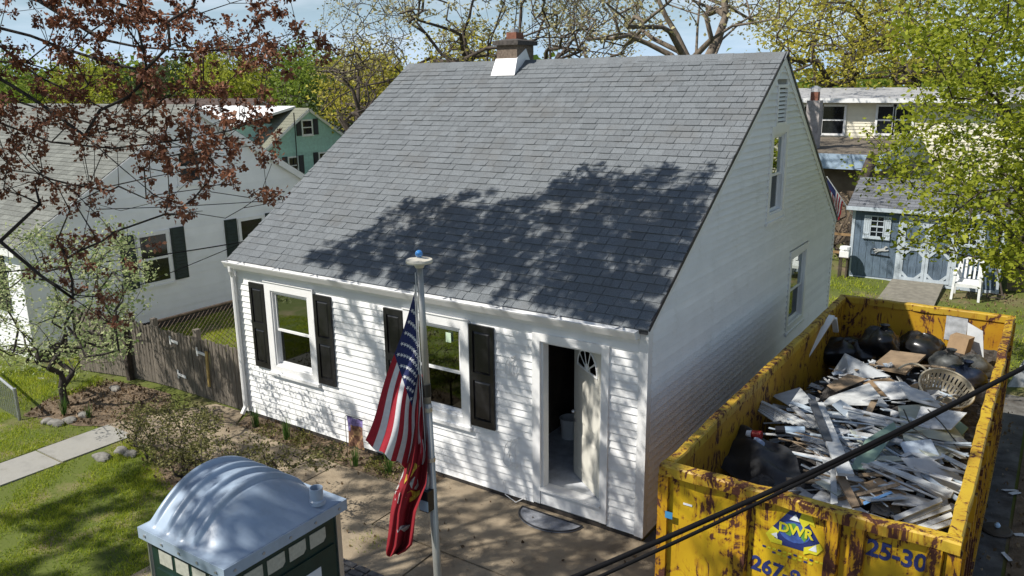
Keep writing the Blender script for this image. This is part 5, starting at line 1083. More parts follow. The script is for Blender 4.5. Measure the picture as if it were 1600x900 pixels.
# ================================================================== PORTABLE TOILET
PG = mat('dark_green_plastic', (.008, .030, .024), rough=.42, var=.25, scale=5, bump=.1, bscale=40, spec=.4)
PR = mat('pale_sky_tinted_roof_plastic', (.32, .40, .50), rough=.33, spots=((.24, .28, .32), 2.6, .50, .85, (1, 1, 1)), var=.06, scale=5, bump=.08, bscale=120, spec=.45)  # base colour carries the blue of reflected sky; spots are dirt
PV = mat('milky_vent_plastic', (.42, .42, .36), rough=.6, var=.12, scale=30)
AX, AY, BX, BY, PZ = -1.955, -5.22, -.90, -4.02, 2.10; TG = gz(-1.5, -4.6) + .03
pt = thing('portable_toilet', 'dark green portable toilet with pale ribbed dome roof in the foreground', 'portable toilet', ((AX + BX) / 2, (AY + BY) / 2, TG))
W0, W1, V0, V1 = AX + .05, BX - .05, AY + .05, BY - .05
mb = MB(); mb.box(W0, V0, TG + .12, W1, V1, PZ - .03); body = mb.build('body', PG, pt)
mb = MB(); mb.box(W0 - .04, V0 - .04, TG, W1 + .04, V1 + .04, TG + .12); mb.build('base', BLACK, pt)
for x, y in ((W0, V0), (W1, V0), (W1, V1), (W0, V1)):
    mb = MB(); sx = 1 if x == W1 else -1; sy = 1 if y == V1 else -1; mb.box(x - .03, y + sy * .002, TG + .12, x + sx * .018, y + sy * .018, PZ - .03); mb.box(x + sx * .002, y - .03 * sy, TG + .12, x + sx * .018, y + sy * .0015, PZ - .03); mb.build('corner_post', ALU, pt)
mb = MB(); N_, K_ = 61, 141; P = []; H0 = .30
def rib(t): return sum(math.exp(-((t - c) / .026) ** 4) for c in (.10, .27, .44, .60)) * .042
for i in range(N_):
    row = []
    for j in range(K_):
        s_ = -1 + 2 * i / (N_ - 1); t_ = j / (K_ - 1); x = AX + (BX - AX) * t_; y = (AY + BY) / 2 + (BY - AY) / 2 * s_
        arch = max(0, 1 - abs(s_ / .94) ** 2.1); e = min(1, max(0, (1 - t_) / .36)); tp = min(1, e * 1.02) if t_ > .4 else min(1, max(0, t_ / .05)); tp = tp - .06 * math.exp(-((t_ - .64) / .05) ** 2)
        z = PZ + .012 + H0 * arch * tp + rib(t_) * min(1, arch * 4) * (1 if t_ < .8 else 0)
        row.append((x, y, z))
    P.append(row)
mb.grid(P); rf = mb.build('roof', PR, pt, smooth=True)
mb = MB(); frame = [(AX - .012, AY - .012), (BX + .012, AY - .012), (BX + .012, BY + .012), (AX - .012, BY + .012)]
mb.hexa([(x, y, PZ - .085) for x, y in frame], [(x, y, PZ + .010) for x, y in frame]); mb.build('roof_skirt', PR, pt)
for i in range(5):
    y = AY + .08 + i * (BY - AY - .16) / 4; mb = MB(); mb.tube([(BX + .012, y, PZ - .04), (BX + .020, y, PZ - .04)], .012, 8); mb.build('rivet', GALV, pt)
    x = AX + .08 + i * (BX - AX - .16) / 4; mb = MB(); mb.tube([(x, AY - .012, PZ - .04), (x, AY - .020, PZ - .04)], .012, 8); mb.build('rivet', GALV, pt)
vp = (BX - .09, BY - .22); mb = MB(); mb.lathe([(.072, 0), (.066, .03), (.055, .04), (.055, .14), (.049, .14), (.045, .05)], (vp[0], vp[1], PZ + .05), 20); mb.build('vent_pipe', PR, pt, smooth=False)
mb = MB(); mb.lathe([(.046, 0), (.046, .004)], (vp[0], vp[1], PZ + .11), 16); mb.build('vent_shade_disc', BLACK, pt)  # black disc painted in for the unlit inside of the pipe
def vent(face, a, w):
    z0, z1 = PZ - .29, PZ - .165; mb = MB()
    if face == 'x': mb.prism([(W1 + .001, a, z0), (W1 + .001, a + w - .03, z0 - .0), (W1 + .001, a + w, z0 + .03), (W1 + .001, a + w, z1), (W1 + .001, a, z1)], (.006, 0, 0))
    else: mb.prism([(a, V0 - .001, z0), (a + w, V0 - .001, z0), (a + w, V0 - .001, z1), (a, V0 - .001, z1)], (0, -.006, 0))
    mb.build('vent_panel', PV, body)
for i in range(4): vent('x', V0 + .14 + i * .215, .17); vent('y', W0 + .10 + i * .215, .17)
mb = MB(); mb.box(W1 + .0005, V0 + .06, TG + .3, W1 + .014, V1 - .06, PZ - .36); mb.build('side_panel', PG, pt)
mb = MB(); mb.box(W0 + .06, V0 - .016, TG + .2, W1 - .06, V0 - .0005, PZ - .34); mb.build('door', PG, pt)
SGM = mat('white_sign_vinyl', (.62, .66, .72), rough=.35, var=.03); SBL = mat('sign_blue', (.03, .07, .22), rough=.4); SRD = mat('sign_red', (.45, .03, .03), rough=.4)
sy, sz = V0 + .64, PZ - .66; mb = MB(); mb.box(W1 + .0145, sy - .23, sz - .2, W1 + .0175, sy + .23, sz + .17); sign = mb.build('sign', SGM, body)
mb = MB()
for r_, w_ in ((1.0, .011), (.86, .005)): mb.tube([(W1 + .0185, sy + .21 * r_ * cos(t), sz - .12 + .24 * r_ * sin(t)) for t in np.linspace(.15, pi - .15, 20)], w_, 4)
mb.build('emblem_arc', SBL, sign)
text_part('lettering', 'way', .14, SBL, sign, (W1 + .0195, sy + .10, sz - .05), pi / 2, pi / 2, .0012, .004)
mb = MB(); mb.prism([(W1 + .0178, sy - .12, sz + .02), (W1 + .0178, sy - .02, sz + .055), (W1 + .0178, sy + .0, sz + .04), (W1 + .0178, sy - .11, sz - .0)], (.0015, 0, 0)); mb.build('emblem_stroke', SRD, sign)
mb = MB(); mb.box(W0 + .25, V0 - .0195, PZ - .75, W0 + .55, V0 - .0165, PZ - .42); mb.build('sign', SGM, body)

# ================================================================== FLAGPOLE AND FLAGS
POLM = mat('weathered_pole_aluminium', (.36, .36, .34), rough=.5, var=.2, scale=8, metal=.55, stretch=(1, 1, .3))
top = at(655, 408, 6.0); bot = at(684, 900, 6.62); dirp = (bot - top) / np.linalg.norm(bot - top); foot = top + dirp * ((gz(bot[0], bot[1]) - top[2]) / dirp[2])
pole = thing('flagpole', 'tall grey metal flagpole with flat disc and blue glass ball on top', 'flagpole', tuple(foot))
ip = lambda v: top + dirp * np.linalg.norm(v)
def poleat(v):   # point of the pole axis seen at picture row v
    lo, hi = 0.0, 6.0
    for _ in range(40):
        m_ = (lo + hi) / 2
        if proj(top + dirp * m_)[1] < v: lo = m_
        else: hi = m_
    return top + dirp * lo
j1 = poleat(630)
mb = MB(); mb.tube([foot, j1], [.034, .032], 14); mb.build('lower_pole', POLM, pole, smooth=True)
mb = MB(); mb.tube([j1 + dirp * .001, top], [.029, .023], 14); mb.build('upper_pole', POLM, pole, smooth=True)
for v, r_ in ((636, .036), (714, .037)): p = poleat(v); mb = MB(); mb.tube([p, p + dirp * .035], r_, 14); mb.build('collar', ALU, pole)
p = poleat(600); mb = MB(); mb.tube([p, p + dirp * .10], .034, 12); mb.build('dark_band', BLACK, pole)
mb = MB(); mb.lathe([(.03, -.05), (.045, -.02), (.098, -.012), (.102, 0), (.098, .014), (.05, .02), (.02, .03)], top, 28); mb.build('truck_disc', mat('yellowed_white_disc', (.62, .58, .48), rough=.5, var=.1), pole, smooth=False)
mb = MB(); mb.grid([[(top[0] + .029 * sin(pi * i / 12) * cos(2 * pi * j / 16), top[1] + .029 * sin(pi * i / 12) * sin(2 * pi * j / 16), top[2] + .056 - .029 * cos(pi * i / 12)) for j in range(17)] for i in range(13)]); mb.build('glass_ball', mat('blue_glass_ball', (.05, .22, .55), rough=.05, spec=.9, var=.3, scale=20), pole, smooth=True)
tow = np.array([-.55, -.84, 0.0]); tow /= np.linalg.norm(tow); side = np.array([CR[0], CR[1], 0]); side /= np.linalg.norm(side)
mb = MB(); mb.tube([poleat(445) - side * .045, poleat(600) - side * .055, poleat(735) - side * .045], .005, 5); mb.tube([poleat(425) + tow * .035, poleat(740) + tow * .04], .004, 5); mb.build('halyard', mat('white_rope', (.6, .6, .58), rough=.8), pole)
# cleat lamp strapped to the pole
p = poleat(738); q = at(666, 768, 6.40); mb = MB(); mb.box(q[0] - .045, q[1] - .04, q[2] - .16, q[0] + .045, q[1] + .04, q[2] + .02); sl = mb.build('spotlight', mat('black_lamp_housing', (.02, .022, .025), rough=.35), pole)
mb = MB(); mb.box(q[0] - .038, q[1] - .045, q[2] - .150, q[0] + .05, q[1] - .041, q[2] - .06); mb.build('lamp_glass', mat('pale_lamp_glass', (.35, .50, .62), rough=.1, spec=.8), sl)
mb = MB(); mb.bar(q + np.array([0, 0, .0]), poleat(722), .02, .02); mb.build('bracket', GALV, pole)
# national flag: hoist A..B on the halyard, fly C..D hanging down and away
FL = thing('american_flag', 'large worn American flag hanging limp from the flagpole', 'flag', tuple(poleat(445)))
A, B = at(651, 446, 6.05), at(661, 672, 6.30); C, D = at(569, 688, 6.10), at(668, 746, 6.42)
vd = at(640, 600, 1) - CAM; vd = vd / np.linalg.norm(vd)
def flagpt(s, t):     # s along the hoist (0 top), t along the fly
    q = (1 - (1 - s) ** 1.5) * t + s * (1 - t)
    L = A * (1 - s) * (1 - t) + B * s * (1 - t) + C * (1 - q) * t + D * q * t
    fold = sin(s * 13 + 1.6 * t - .4) * .045 * (t ** .5) + sin(s * 27 + 4 * t) * .010 * t + .02 * sin(5 * t + 2 * s)
    drop = np.array([0, 0, -.05]) * (sin(pi * t) * (1 - s) * .6)
    wav = side * (.018 * sin(9 * t + 3 * s) * t)
    return L + vd * fold + drop + wav + np.array([0, 0, -.030 * t ** 6 * sin(s * 15) ** 2])
NS, NT = 65, 60; R_ = [[flagpt(i / NS, j / NT) for j in range(NT + 1)] for i in range(NS + 1)]
mb = MB()
mb.v = [tuple(p) for r in R_ for p in r]
for i in range(NS):
    for j in range(NT):
        k = i // 5; a = i * (NT + 1) + j; mb.f.append((a, a + 1, a + NT + 2, a + NT + 1)); mb.t.append(.5); mb.mi.append(2 if (k < 7 and j < 25) else (0 if k % 2 == 0 else 1))
mb.build('cloth', FLM, FL, smooth=True, org=tuple(poleat(445)))
STM = mat('white_star_stitching', (.66, .66, .66), rough=.8, var=.05)
for r in range(9):
    for c in range(6 if r % 2 == 0 else 5):
        s0 = (r + 1) / 10 * 7 / 13; t0 = (c * 2 + 1 + (r % 2)) / 12 * 25 / 60
        o = flagpt(s0, t0); es = (flagpt(s0 + .01, t0) - o) / .01; et = (flagpt(s0, t0 + .01) - o) / .01; n = np.cross(es, et); n /= np.linalg.norm(n)
        es /= np.linalg.norm(es); et = et - es * (et @ es); et /= np.linalg.norm(et)
        pts = [o - n * .003 + (es * -cos(pi * k / 5) + et * sin(pi * k / 5)) * (.0175 if k % 2 == 0 else .0068) for k in range(10)]
        mb = MB(); mb.prism(pts, n * .006); mb.build('star', STM, FL)
# red flag below
rows = [(585, 650, 664, .0), (620, 648, 665, .05), (660, 645, 667, .1), (700, 640, 668, .2), (727, 634, 668, .3), (757, 622, 666, .4), (775, 615, 659, .5), (800, 610, 650, .6), (830, 607, 647, .8), (852, 604, 644, .9), (862, 603, 634, 1.0), (868, 604, 622, 1.0)]
RF_ = thing('red_flag', 'dark red flag with a gold and grey emblem hanging below the American flag', 'flag', tuple(poleat(590)))
def redpt(s, t):      # s down, t left to right
    vs = s * (len(rows) - 1); i = min(int(vs), len(rows) - 2); f = vs - i; a, b = rows[i], rows[i + 1]; v = a[0] + (b[0] - a[0]) * f; l = a[1] + (b[1] - a[1]) * f; r = a[2] + (b[2] - a[2]) * f
    d = 6.26 + .10 * s + .045 * sin(7.5 * t + 1.3 + 2 * s) * min(1, s * 3) + .03 * sin(15 * t + 5 * s) - .04 * math.exp(-((t - (.28 + .1 * s)) / .07) ** 2)
    return at(l + (r - l) * t, v + 2 * sin(6 * t) * s, d)
R2 = [[redpt(i / 60, j / 40) for j in range(41)] for i in range(61)]
REDC = mat('dark_red_cloth', (.20, .008, .014), rough=.8, var=.15, scale=14); GOLD = mat('gold_print', (.42, .28, .03), rough=.75, var=.35, scale=30); GRYP = mat('grey_print', (.36, .36, .34), rough=.8, var=.3, scale=40)
mb = MB(); mb.grid(R2); mb.build('cloth', REDC, RF_, smooth=True, org=tuple(poleat(590)))
def onred(u, v, off=.004):
    best = None
    for i in range(0, 61):
        for j in range(0, 41):
            pu, pv, _ = proj(R2[i][j]); e = (pu - u) ** 2 + (pv - v) ** 2
            if best is None or e < best[0]: best = (e, i, j)
    _, i, j = best; return R2[i][j] - vd * off
def redprint(n, m, px, off=.006):
    mb = MB(); ps = [onred(u, v, off) for u, v in px]; mb.prism(ps, -vd * .0015); return mb.build(n, m, RF_)
redprint('emblem_wing', GOLD, [(640, 726), (649, 722), (655, 728), (650, 735), (642, 745), (635, 752), (631, 758), (632, 748), (636, 737)])
redprint('emblem_globe', GRYP, [(642, 748), (648, 744), (653, 748), (654, 757), (650, 765), (643, 764), (640, 757)])
redprint('emblem_anchor', GOLD, [(636, 769), (643, 767), (650, 769), (656, 764), (655, 772), (648, 780), (640, 783), (634, 778), (640, 776), (645, 774)])
redprint('emblem_band', GRYP, [(622, 738), (628, 734), (629, 742), (626, 752), (622, 758), (620, 750)])
redprint('scroll', GRYP, [(620, 829), (627, 824), (629, 821), (636, 818), (641, 818), (635, 824), (638, 825), (632, 830), (626, 829), (621, 833)])
redprint('ring_segment', GRYP, [(619, 760), (624, 757), (625, 770), (621, 785), (617, 780), (617, 768)], .005)
def redtext(s, u, v, size, rot):
    p = onred(u, v, .012); cu_ = np.array(CU); o = text_part('lettering', s, size, REDC, RF_, p, 0, 0, .001, .002); M_ = Matrix(((CR[0], CU[0], -CF[0]), (CR[1], CU[1], -CF[1]), (CR[2], CU[2], -CF[2]))).to_4x4(); o.rotation_euler = (M_ @ Matrix.Rotation(rot, 4, 'Z')).to_euler()
redtext('TES', 621, 771, .05, radians(-78))

# ================================================================== WIRES OVERHEAD
CBL = mat('black_service_cable', (.006, .006, .007), rough=.7, var=.2, spec=.12)
def cable(label, pts, r, sag, n=24):
    P = []
    for i in range(n + 1):
        t = i / n; a = np.array(pts[0]) * (1 - t) + np.array(pts[1]) * t; P.append(a - np.array([0, 0, sag * 4 * t * (1 - t)]))
    mb = MB(); mb.tube(P, r, 8); o = mb.build('cable', CBL, smooth=True); return tag(o, label, 'cable')
cable('thick upper black cable crossing in front of the dumpster', (at(800, 942, 4.1), at(1740, 500, 4.9)), .0145, .065)
cable('thinner lower black cable just under the thick one before the dumpster', (at(800, 962, 4.15), at(1740, 498, 4.95)), .0105, .060)
cable('black wire running from the left edge to the near roof corner', (at(-60, 430, 13.0), at(440, 366, 17.5)), .012, .10)
cable('thin black wire rising to the near roof corner below the other one', (at(60, 505, 13.0), at(440, 352, 17.5)), .008, .05)
cable('thin wire crossing high on the white neighbour gable', (at(150, 327, 17), at(440, 312, 20)), .009, .03)

# ================================================================== SMALL THINGS NEAR THE HOUSE
# half-round doormat
mx, my = -1.22, -.14; zz = .032
MATM = mat('grey_rubber_doormat', (.20, .21, .235), rough=.85, var=.3, scale=9, bump=.5, bscale=70)
half = lambda r, n=26: [(mx + .47 * r * cos(t), my - .36 * r * sin(t)) for t in np.linspace(0, pi, n)]
zz = gz(mx, my) + .034; mb = MB(); mb.prism([(x, y, zz) for x, y in half(1)], (0, 0, .012)); o = mb.build('doormat', MATM); tag(o, 'grey half-round doormat on the concrete before the front door', 'doormat')
mb = MB(); mb.tube([(x, y, zz + .014) for x, y in half(.97)], .012, 6); mb.bar((mx - .46, my - .004, zz + .016), (mx + .46, my - .004, zz + .016), .02, .012); mb.build('mat_edge', BLACK, o)
# bucket inside the door
mb = MB(); p = (-1.93, 1.55, .258); mb.lathe([(.12, 0), (.145, .30), (.155, .30), (.155, .32), (.14, .32), (.115, .02)], p, 24); o = mb.build('bucket', TRIM); tag(o, 'white plastic bucket standing in the dark room behind the open door', 'bucket')
mb = MB(); mb.tube([(p[0] + .15 * cos(t), p[1] - .02, p[2] + .30 - .12 * sin(t)) for t in np.linspace(0, pi, 14)], .004, 5); mb.build('handle', GALV, o)
# garden flag on a wire stand
gf = onY(553, 728, -.34); gl, gr, gt = onY(541, 659, -.34), onY(566, 663, -.34), onY(552, 655, -.34)[2]
sf = thing('garden_flag', 'small purple and brown garden flag on a wire stand by the siding', 'garden flag', (gf[0], -.34, gz(gf[0], -.34)))
mb = MB(); x0, x1 = gl[0] - .02, gr[0]; mb.tube([(x0, -.34, gz(-4.6, -.3)), (x0, -.34, gt), (x0 + .03, -.34, gt + .03), (x1 + .03, -.34, gt + .03)], .005, 5); mb.build('stand', BLACK, sf)
mb = MB(); R3 = []; GFM = [mat('purple_print', (.20, .16, .36), rough=.8, var=.4, scale=24), mat('brown_print', (.17, .085, .055), rough=.8, var=.6, scale=28), mat('orange_print', (.36, .22, .11), rough=.8, var=.4, scale=24)]
gh2 = gt - onY(553, 700, -.34)[2]
for i in range(13):
    R3.append([(x0 + .02 + (x1 - x0 - .0) * (.04 + .92 * j / 10) * (1 - .0 * i) + .01 * i / 12, -.34 + .015 * sin(j * .9 + i * .3), gt + .02 - gh2 * i / 12) for j in range(11)])
for i in range(12):
    for j in range(10): mb.add([R3[i][j], R3[i][j + 1], R3[i + 1][j + 1], R3[i + 1][j]], [(0, 1, 2, 3)], .5, 0 if i < 3 or (i < 6 and j < 2) else (2 if (i + j) % 5 == 0 or (4 < i < 7 and 3 < j < 8) else 1))
mb.build('cloth', GFM, sf)
# stones
def stone(label, x, y, rx, ry, rz, seed, m=STONE):
    rg = random.Random(seed); mb = MB(); rowz = []; ph = [rg.uniform(0, 6) for _ in range(4)]
    for i in range(9):
        th = pi * i / 8; row = []
        for j in range(14):
            a = 2 * pi * j / 14; k = 1 + .13 * sin(2 * a + ph[0]) + .10 * sin(3 * a + ph[1] + 2 * th) + .06 * sin(5 * a + ph[2]); row.append((x + rx * k * sin(th) ** .7 * cos(a), y + ry * k * sin(th) ** .7 * sin(a), gz(x, y) + rz * .35 + rz * .9 * cos(th)))
        row.append(row[0]); rowz.append(row)
    mb.grid(rowz); o = mb.build('stone', m); return tag(o, label, 'stone', 'stones edging the beds')
for i, (u, v, r_, lab) in enumerate([(75, 660, .13, 'flat grey stone at the left end of the row under the small blossoming tree'), (88, 663, .16, 'flat slate stone just right of the row end under the small tree'), (110, 659, .14, 'low grey stone between the slate and the end stone under the small tree'), (131, 651, .12, 'pale stone near the trunk shade right of the small tree'), (160, 717, .17, 'pale rounded stone at the left of the shrub bed by the path'), (190, 707, .14, 'small brown stone in the middle of the shrub bed edge'), (205, 712, .13, 'grey stone at the right of the shrub bed edge'), (180, 606, .14, 'pale stone by the dark fence post')]):
    p = onZ(u, v, -.08); stone(lab, p[0], p[1], r_, r_ * .7, .07, i)
# litter right of the dumpster
p = onZ(1557, 830, -.14); LIDM = mat('brown_plastic_lid', (.07, .055, .04), rough=.6, var=.3)
mb = MB(); mb.lathe([(.17, 0), (.18, .02), (.16, .035), (.05, .045)], (p[0], p[1], gz(*p[:2]) + .014), 24); o = mb.build('lid', LIDM); tag(o, 'round brown lid lying on the soil right of the dumpster', 'lid')
mb = MB(); mb.lathe([(.012, 0), (.035, .02), (.035, .045), (.015, .07)], (p[0], p[1], gz(*p[:2]) + .060), 12); o = mb.build('cap', mat('ice_cap', (.45, .60, .75), rough=.2)); tag(o, 'pale blue cap standing on the round brown lid', 'cap')
for i, (u, v, L, a, lab) in enumerate([(1578, 768, .22, .5, 'white plastic strip on the soil right of the dumpster'), (1585, 773, .18, .8, 'shorter white plastic strip beside the longer one'), (1572, 872, .20, 2.0, 'grey-white rag on the soil below the round lid'), (1592, 838, .12, .2, 'small white scrap at the right edge near the lid')]):
    p = onZ(u, v, -.14); z = gz(*p[:2]) + .03; d = np.array([cos(a), sin(a), 0]) * L / 2; n = np.array([-sin(a), cos(a), 0]) * .035; mb = MB(); mb.slab([p + n * .4 - d, p - n - d * .8, p - n * .5 + d, p + n + d * .7], .008); mb.v = [(x, y, z + (q - p[2]) + rnd.uniform(0, .02)) for x, y, q in mb.v]; o = mb.build('litter', mat('white_litter', (.62, .64, .66), rough=.5, var=.1)); tag(o, lab, 'litter')
a = onZ(1590, 605, -.14); mb = MB(); b0 = np.array([a[0] - .05, a[1], gz(*a[:2])]); mb.slab([b0 + [-.10, -.05, .0], b0 + [.45, .25, .0], b0 + [.62, .55, .75], b0 + [.25, .35, .85]], .05); o = mb.build('weathered_panel', mat('grey_white_weathered_board', (.40, .41, .41), rough=.85, var=.3, scale=7)); tag(o, 'grey-white weathered panel leaning at the right edge beyond the dumpster', 'panel')

# ================================================================== VEGETATION
def inpoly(u, v, P):
    c = False; j = len(P) - 1
    for i in range(len(P)):
        if (P[i][1] > v) != (P[j][1] > v) and u < (P[j][0] - P[i][0]) * (v - P[i][1]) / (P[j][1] - P[i][1]) + P[i][0]: c = not c
        j = i
    return c
def pick(P, rg=rnd):
    us = [p[0] for p in P]; vs = [p[1] for p in P]
    while True:
        u, v = rg.uniform(min(us), max(us)), rg.uniform(min(vs), max(vs))
        if inpoly(u, v, P): return u, v
def ground_at(u, depth): p = at(u, 400, depth); return np.array([p[0], p[1], gz(p[0], p[1])])

# ---- the red-leaved maple: its trunk stands left of the picture, its crown hangs over the front yard
MAPL = leafmat('maple_bronze_leaf', (.11, .040, .024), (.42, .20, .115), trans=.35)
mbase = np.array([-6.2, -6.7, gz(-6.2, -6.7)])
maple = thing('maple_tree', 'bronze-red leafed maple whose long branches hang into the upper left', 'tree', tuple(mbase))
st = [(mbase, -1), (mbase + [0, 0, 1.2], 0), (mbase + [.05, .03, 2.4], 1), (mbase + [.1, .06, 3.5], 2), (mbase + [.2, .15, 4.6], 3), (mbase + [.35, .3, 5.8], 4)]
def limb(p0, pts):
    p = p0
    for q in pts: st.append((np.array(q, float), p)); p = len(st) - 1
px_limbs = [
    (4, 7.3, [(-90, 20), (10, -15), (60, 0), (112, 32), (160, 62), (208, 72), (256, 77), (320, 80), (400, 68), (450, 54), (500, 60)]),
    (4, 7.0, [(-80, 10), (0, 44), (48, 56), (100, 76), (170, 98), (230, 112)]),
    (3, 6.8, [(-90, 80), (0, 96), (40, 98), (80, 110), (140, 118), (200, 116), (250, 100)]),
    (4, 7.5, [(-90, 10), (0, 72), (60, 120), (120, 148), (180, 180), (240, 212), (300, 235), (350, 240)]),
    (3, 6.4, [(-90, 70), (20, 135), (60, 160), (132, 212), (192, 264), (240, 304), (296, 332), (352, 341), (380, 325), (420, 318)]),
    (3, 7.1, [(-90, 160), (0, 192), (80, 222), (176, 232), (272, 220), (360, 204), (410, 185)]),
    (3, 6.9, [(-90, 250), (0, 264), (64, 272), (112, 296), (160, 344), (200, 400), (230, 430)]),
    (2, 7.2, [(-90, 320), (0, 377), (63, 430), (114, 466), (170, 505), (205, 500)]),
    (4, 7.9, [(-70, -60), (40, -40), (150, -5), (230, 20), (300, 25), (360, 5), (430, 5)]),
    (3, 7.6, [(-90, 110), (0, 150), (70, 172), (150, 195), (230, 215), (290, 260), (330, 300)])]
for p0, dep, L in px_limbs: limb(p0, [at(u, v, dep + .25 * sin(i)) for i, (u, v) in enumerate(L)])
limb(5, [(-5.4, -6.1, 6.9), (-5.0, -5.4, 7.6), (-4.4, -4.4, 8.2), (-3.7, -3.2, 8.6), (-3.0, -2.2, 8.9)])
limb(5, [(-5.3, -6.5, 6.8), (-4.4, -6.2, 7.5), (-3.2, -5.7, 7.9), (-2.0, -5.1, 8.2), (-1.0, -4.6, 8.4)])
limb(5, [(-6.0, -6.0, 7.0), (-6.1, -5.2, 7.8), (-6.3, -4.0, 8.6), (-6.6, -2.6, 9.2)])
limb(5, [(-5.7, -7.0, 6.9), (-5.0, -7.6, 7.7), (-4.0, -8.2, 8.4)])
limb(5, [(-6.7, -6.9, 7.2), (-7.4, -7.2, 8.2), (-7.9, -7.3, 9.2)])
T_in = []
for cx_, cy_, sx, sy, n in [(60, 120, 80, 75, 70), (190, 100, 80, 62, 58), (225, 215, 80, 55, 58), (322, 225, 48, 45, 40), (310, 60, 60, 45, 34), (398, 82, 30, 20, 18), (425, 28, 26, 18, 11), (318, 300, 42, 24, 16), (372, 188, 36, 26, 20), (55, 235, 60, 55, 34), (120, 420, 55, 34, 18), (170, 480, 22, 18, 9), (95, 15, 80, 22, 30), (215, 18, 80, 24, 30), (412, 312, 16, 10, 7), (500, 60, 22, 10, 4), (455, 62, 24, 14, 10), (150, 330, 60, 40, 16), (250, 150, 90, 60, 26), (395, 230, 26, 30, 9)]:
    for _ in range(int(n * .95)):
        u, v = rnd.gauss(cx_, sx), rnd.gauss(cy_, sy)
        if v > 525 or u > 535 or (u > 440 and v > 120): continue
        T_in.append(at(u, v, rnd.uniform(6.2, 8.0)))
# the part of the crown above the picture: placed where its shade falls on roof, walls and ground
def surf(u, v, kind):
    if kind == 'roof': return on_plane(u, v, (0, -SL, 1), HE + SL * .06)
    if kind == 'wall': return onY(u, v, 0)
    if kind == 'load': return onZ(u, v, 1.55)
    if kind == 'loo': return onZ(u, v, 2.3)
    return onZ(u, v, 0)
SHADE = [('roof', [(474, 399), (560, 366), (640, 318), (740, 300), (770, 440), (650, 448), (560, 428)], 200, (7.2, 9.6)),
         ('roof', [(478, 398), (560, 366), (640, 318), (750, 296), (820, 308), (900, 264), (990, 252), (1122, 284), (1085, 362), (1012, 512), (800, 470), (640, 440)], 250, (7.2, 9.6)),
         ('roof', [(700, 330), (820, 318), (905, 275), (1110, 295), (1080, 360), (1012, 505), (860, 480)], 330, (7.2, 9.6)),
         ('wall', [(500, 470), (830, 520), (830, 770), (700, 735), (520, 680), (480, 560)], 70, (6.6, 9.0)),
         ('wall', [(700, 500), (1000, 540), (1000, 830), (700, 730)], 80, (6.6, 9.0)),
         ('ground', [(560, 720), (700, 750), (1000, 840), (1100, 900), (1000, 1000), (520, 1000), (540, 800)], 270, (6.6, 9.2)),
         ('ground', [(330, 640), (560, 740), (540, 780), (330, 700)], 30, (6.6, 9.2)),
         ('ground', [(0, 800), (150, 750), (200, 700), (300, 680), (330, 800), (240, 920), (0, 920)], 130, (7, 9)), ('wall', [(235, 515), (375, 548), (382, 640), (200, 592)], 40, (5.5, 7.4)),
         ('loo', [(230, 810), (400, 715), (540, 780), (350, 890)], 34, (7, 9.2)),
         ('load', [(1040, 700), (1250, 520), (1560, 500), (1520, 800), (1480, 850), (1100, 740)], 250, (7, 9.6)),
         ('load', [(1040, 730), (1500, 850), (1500, 1050), (1040, 1000)], 130, (7, 9)),
         ('ground', [(1530, 560), (1640, 540), (1640, 950), (1520, 950)], 90, (7, 9.5))]
T_up = []
for kind, P, n, (h0, h1) in SHADE:
    k = 0
    for _ in range(n * 6):
        if k >= n: break
        u, v = pick(P); p = surf(u, v, kind); h = rnd.uniform(h0, h1); q = p + SUN * ((h - p[2]) / SUN[2]); a, b, c = proj(q)
        if c > 0 and -40 < a < 1640 and -35 < b < 935: continue
        if np.linalg.norm(q[:2] - mbase[:2]) > 7.6: continue
        T_up.append(q); k += 1
A_, par_, tips_ = grow(st, T_in + T_up, .32, .16, rnd)
mb = MB(); wood(mb, A_, par_, .0029, .050, 2.95); mb.tube([mbase - [0, 0, .2]] + [q for q, _ in st[:6]], [.26, .22, .19, .17, .15, .12, .08], 12); mb.build('trunk', BARK, maple, smooth=True, org=tuple(mbase))
def cluster_arrays(seed):
    rg = np.random.default_rng(seed); n = 24; d = rg.normal(0, 1, (n, 3)); d[:, 2] -= .5; d /= np.linalg.norm(d, axis=1)[:, None]
    C = d * (rg.random(n) ** .6)[:, None] * .070; a = d + rg.normal(0, .45, (n, 3)); a /= np.linalg.norm(a, axis=1)[:, None]; b = np.cross(a, rg.normal(0, 1, (n, 3))); b /= np.linalg.norm(b, axis=1)[:, None]; nn = np.cross(a, b); s = (.037 * (.6 + .8 * rg.random(n)))[:, None]
    V = np.stack([C - a * s * .5, C + b * s * .34 + nn * s * .15, C + a * s * .5, C - b * s * .34 + nn * s * .1], 1).reshape(-1, 3); return V, np.clip(rg.normal(.45, .3, n), 0, 1)
CLS = [cluster_arrays(900 + i) for i in range(8)]; CLM = []
for V, tn in CLS:
    o = npmesh('leaf_cluster', V, np.arange(len(V)).reshape(-1, 4), tn, MAPL, maple); CLM.append(o.data); bpy.data.objects.remove(o)
def rotm(): a, b, c = rnd.uniform(0, 6.28), rnd.gauss(0, .5), rnd.gauss(0, .5); return Matrix.Rotation(a, 3, 'Z') @ Matrix.Rotation(b, 3, 'X') @ Matrix.Rotation(c, 3, 'Y')
tipp = [A_[i] for i in tips_]
inn = [p for p in tipp if -20 < proj(p)[0] < 1600 and proj(p)[1] > -15]; inn.sort(key=lambda p: proj(p)[2])
inset = {tuple(p) for p in inn[:300]}
RV, RT = [], []
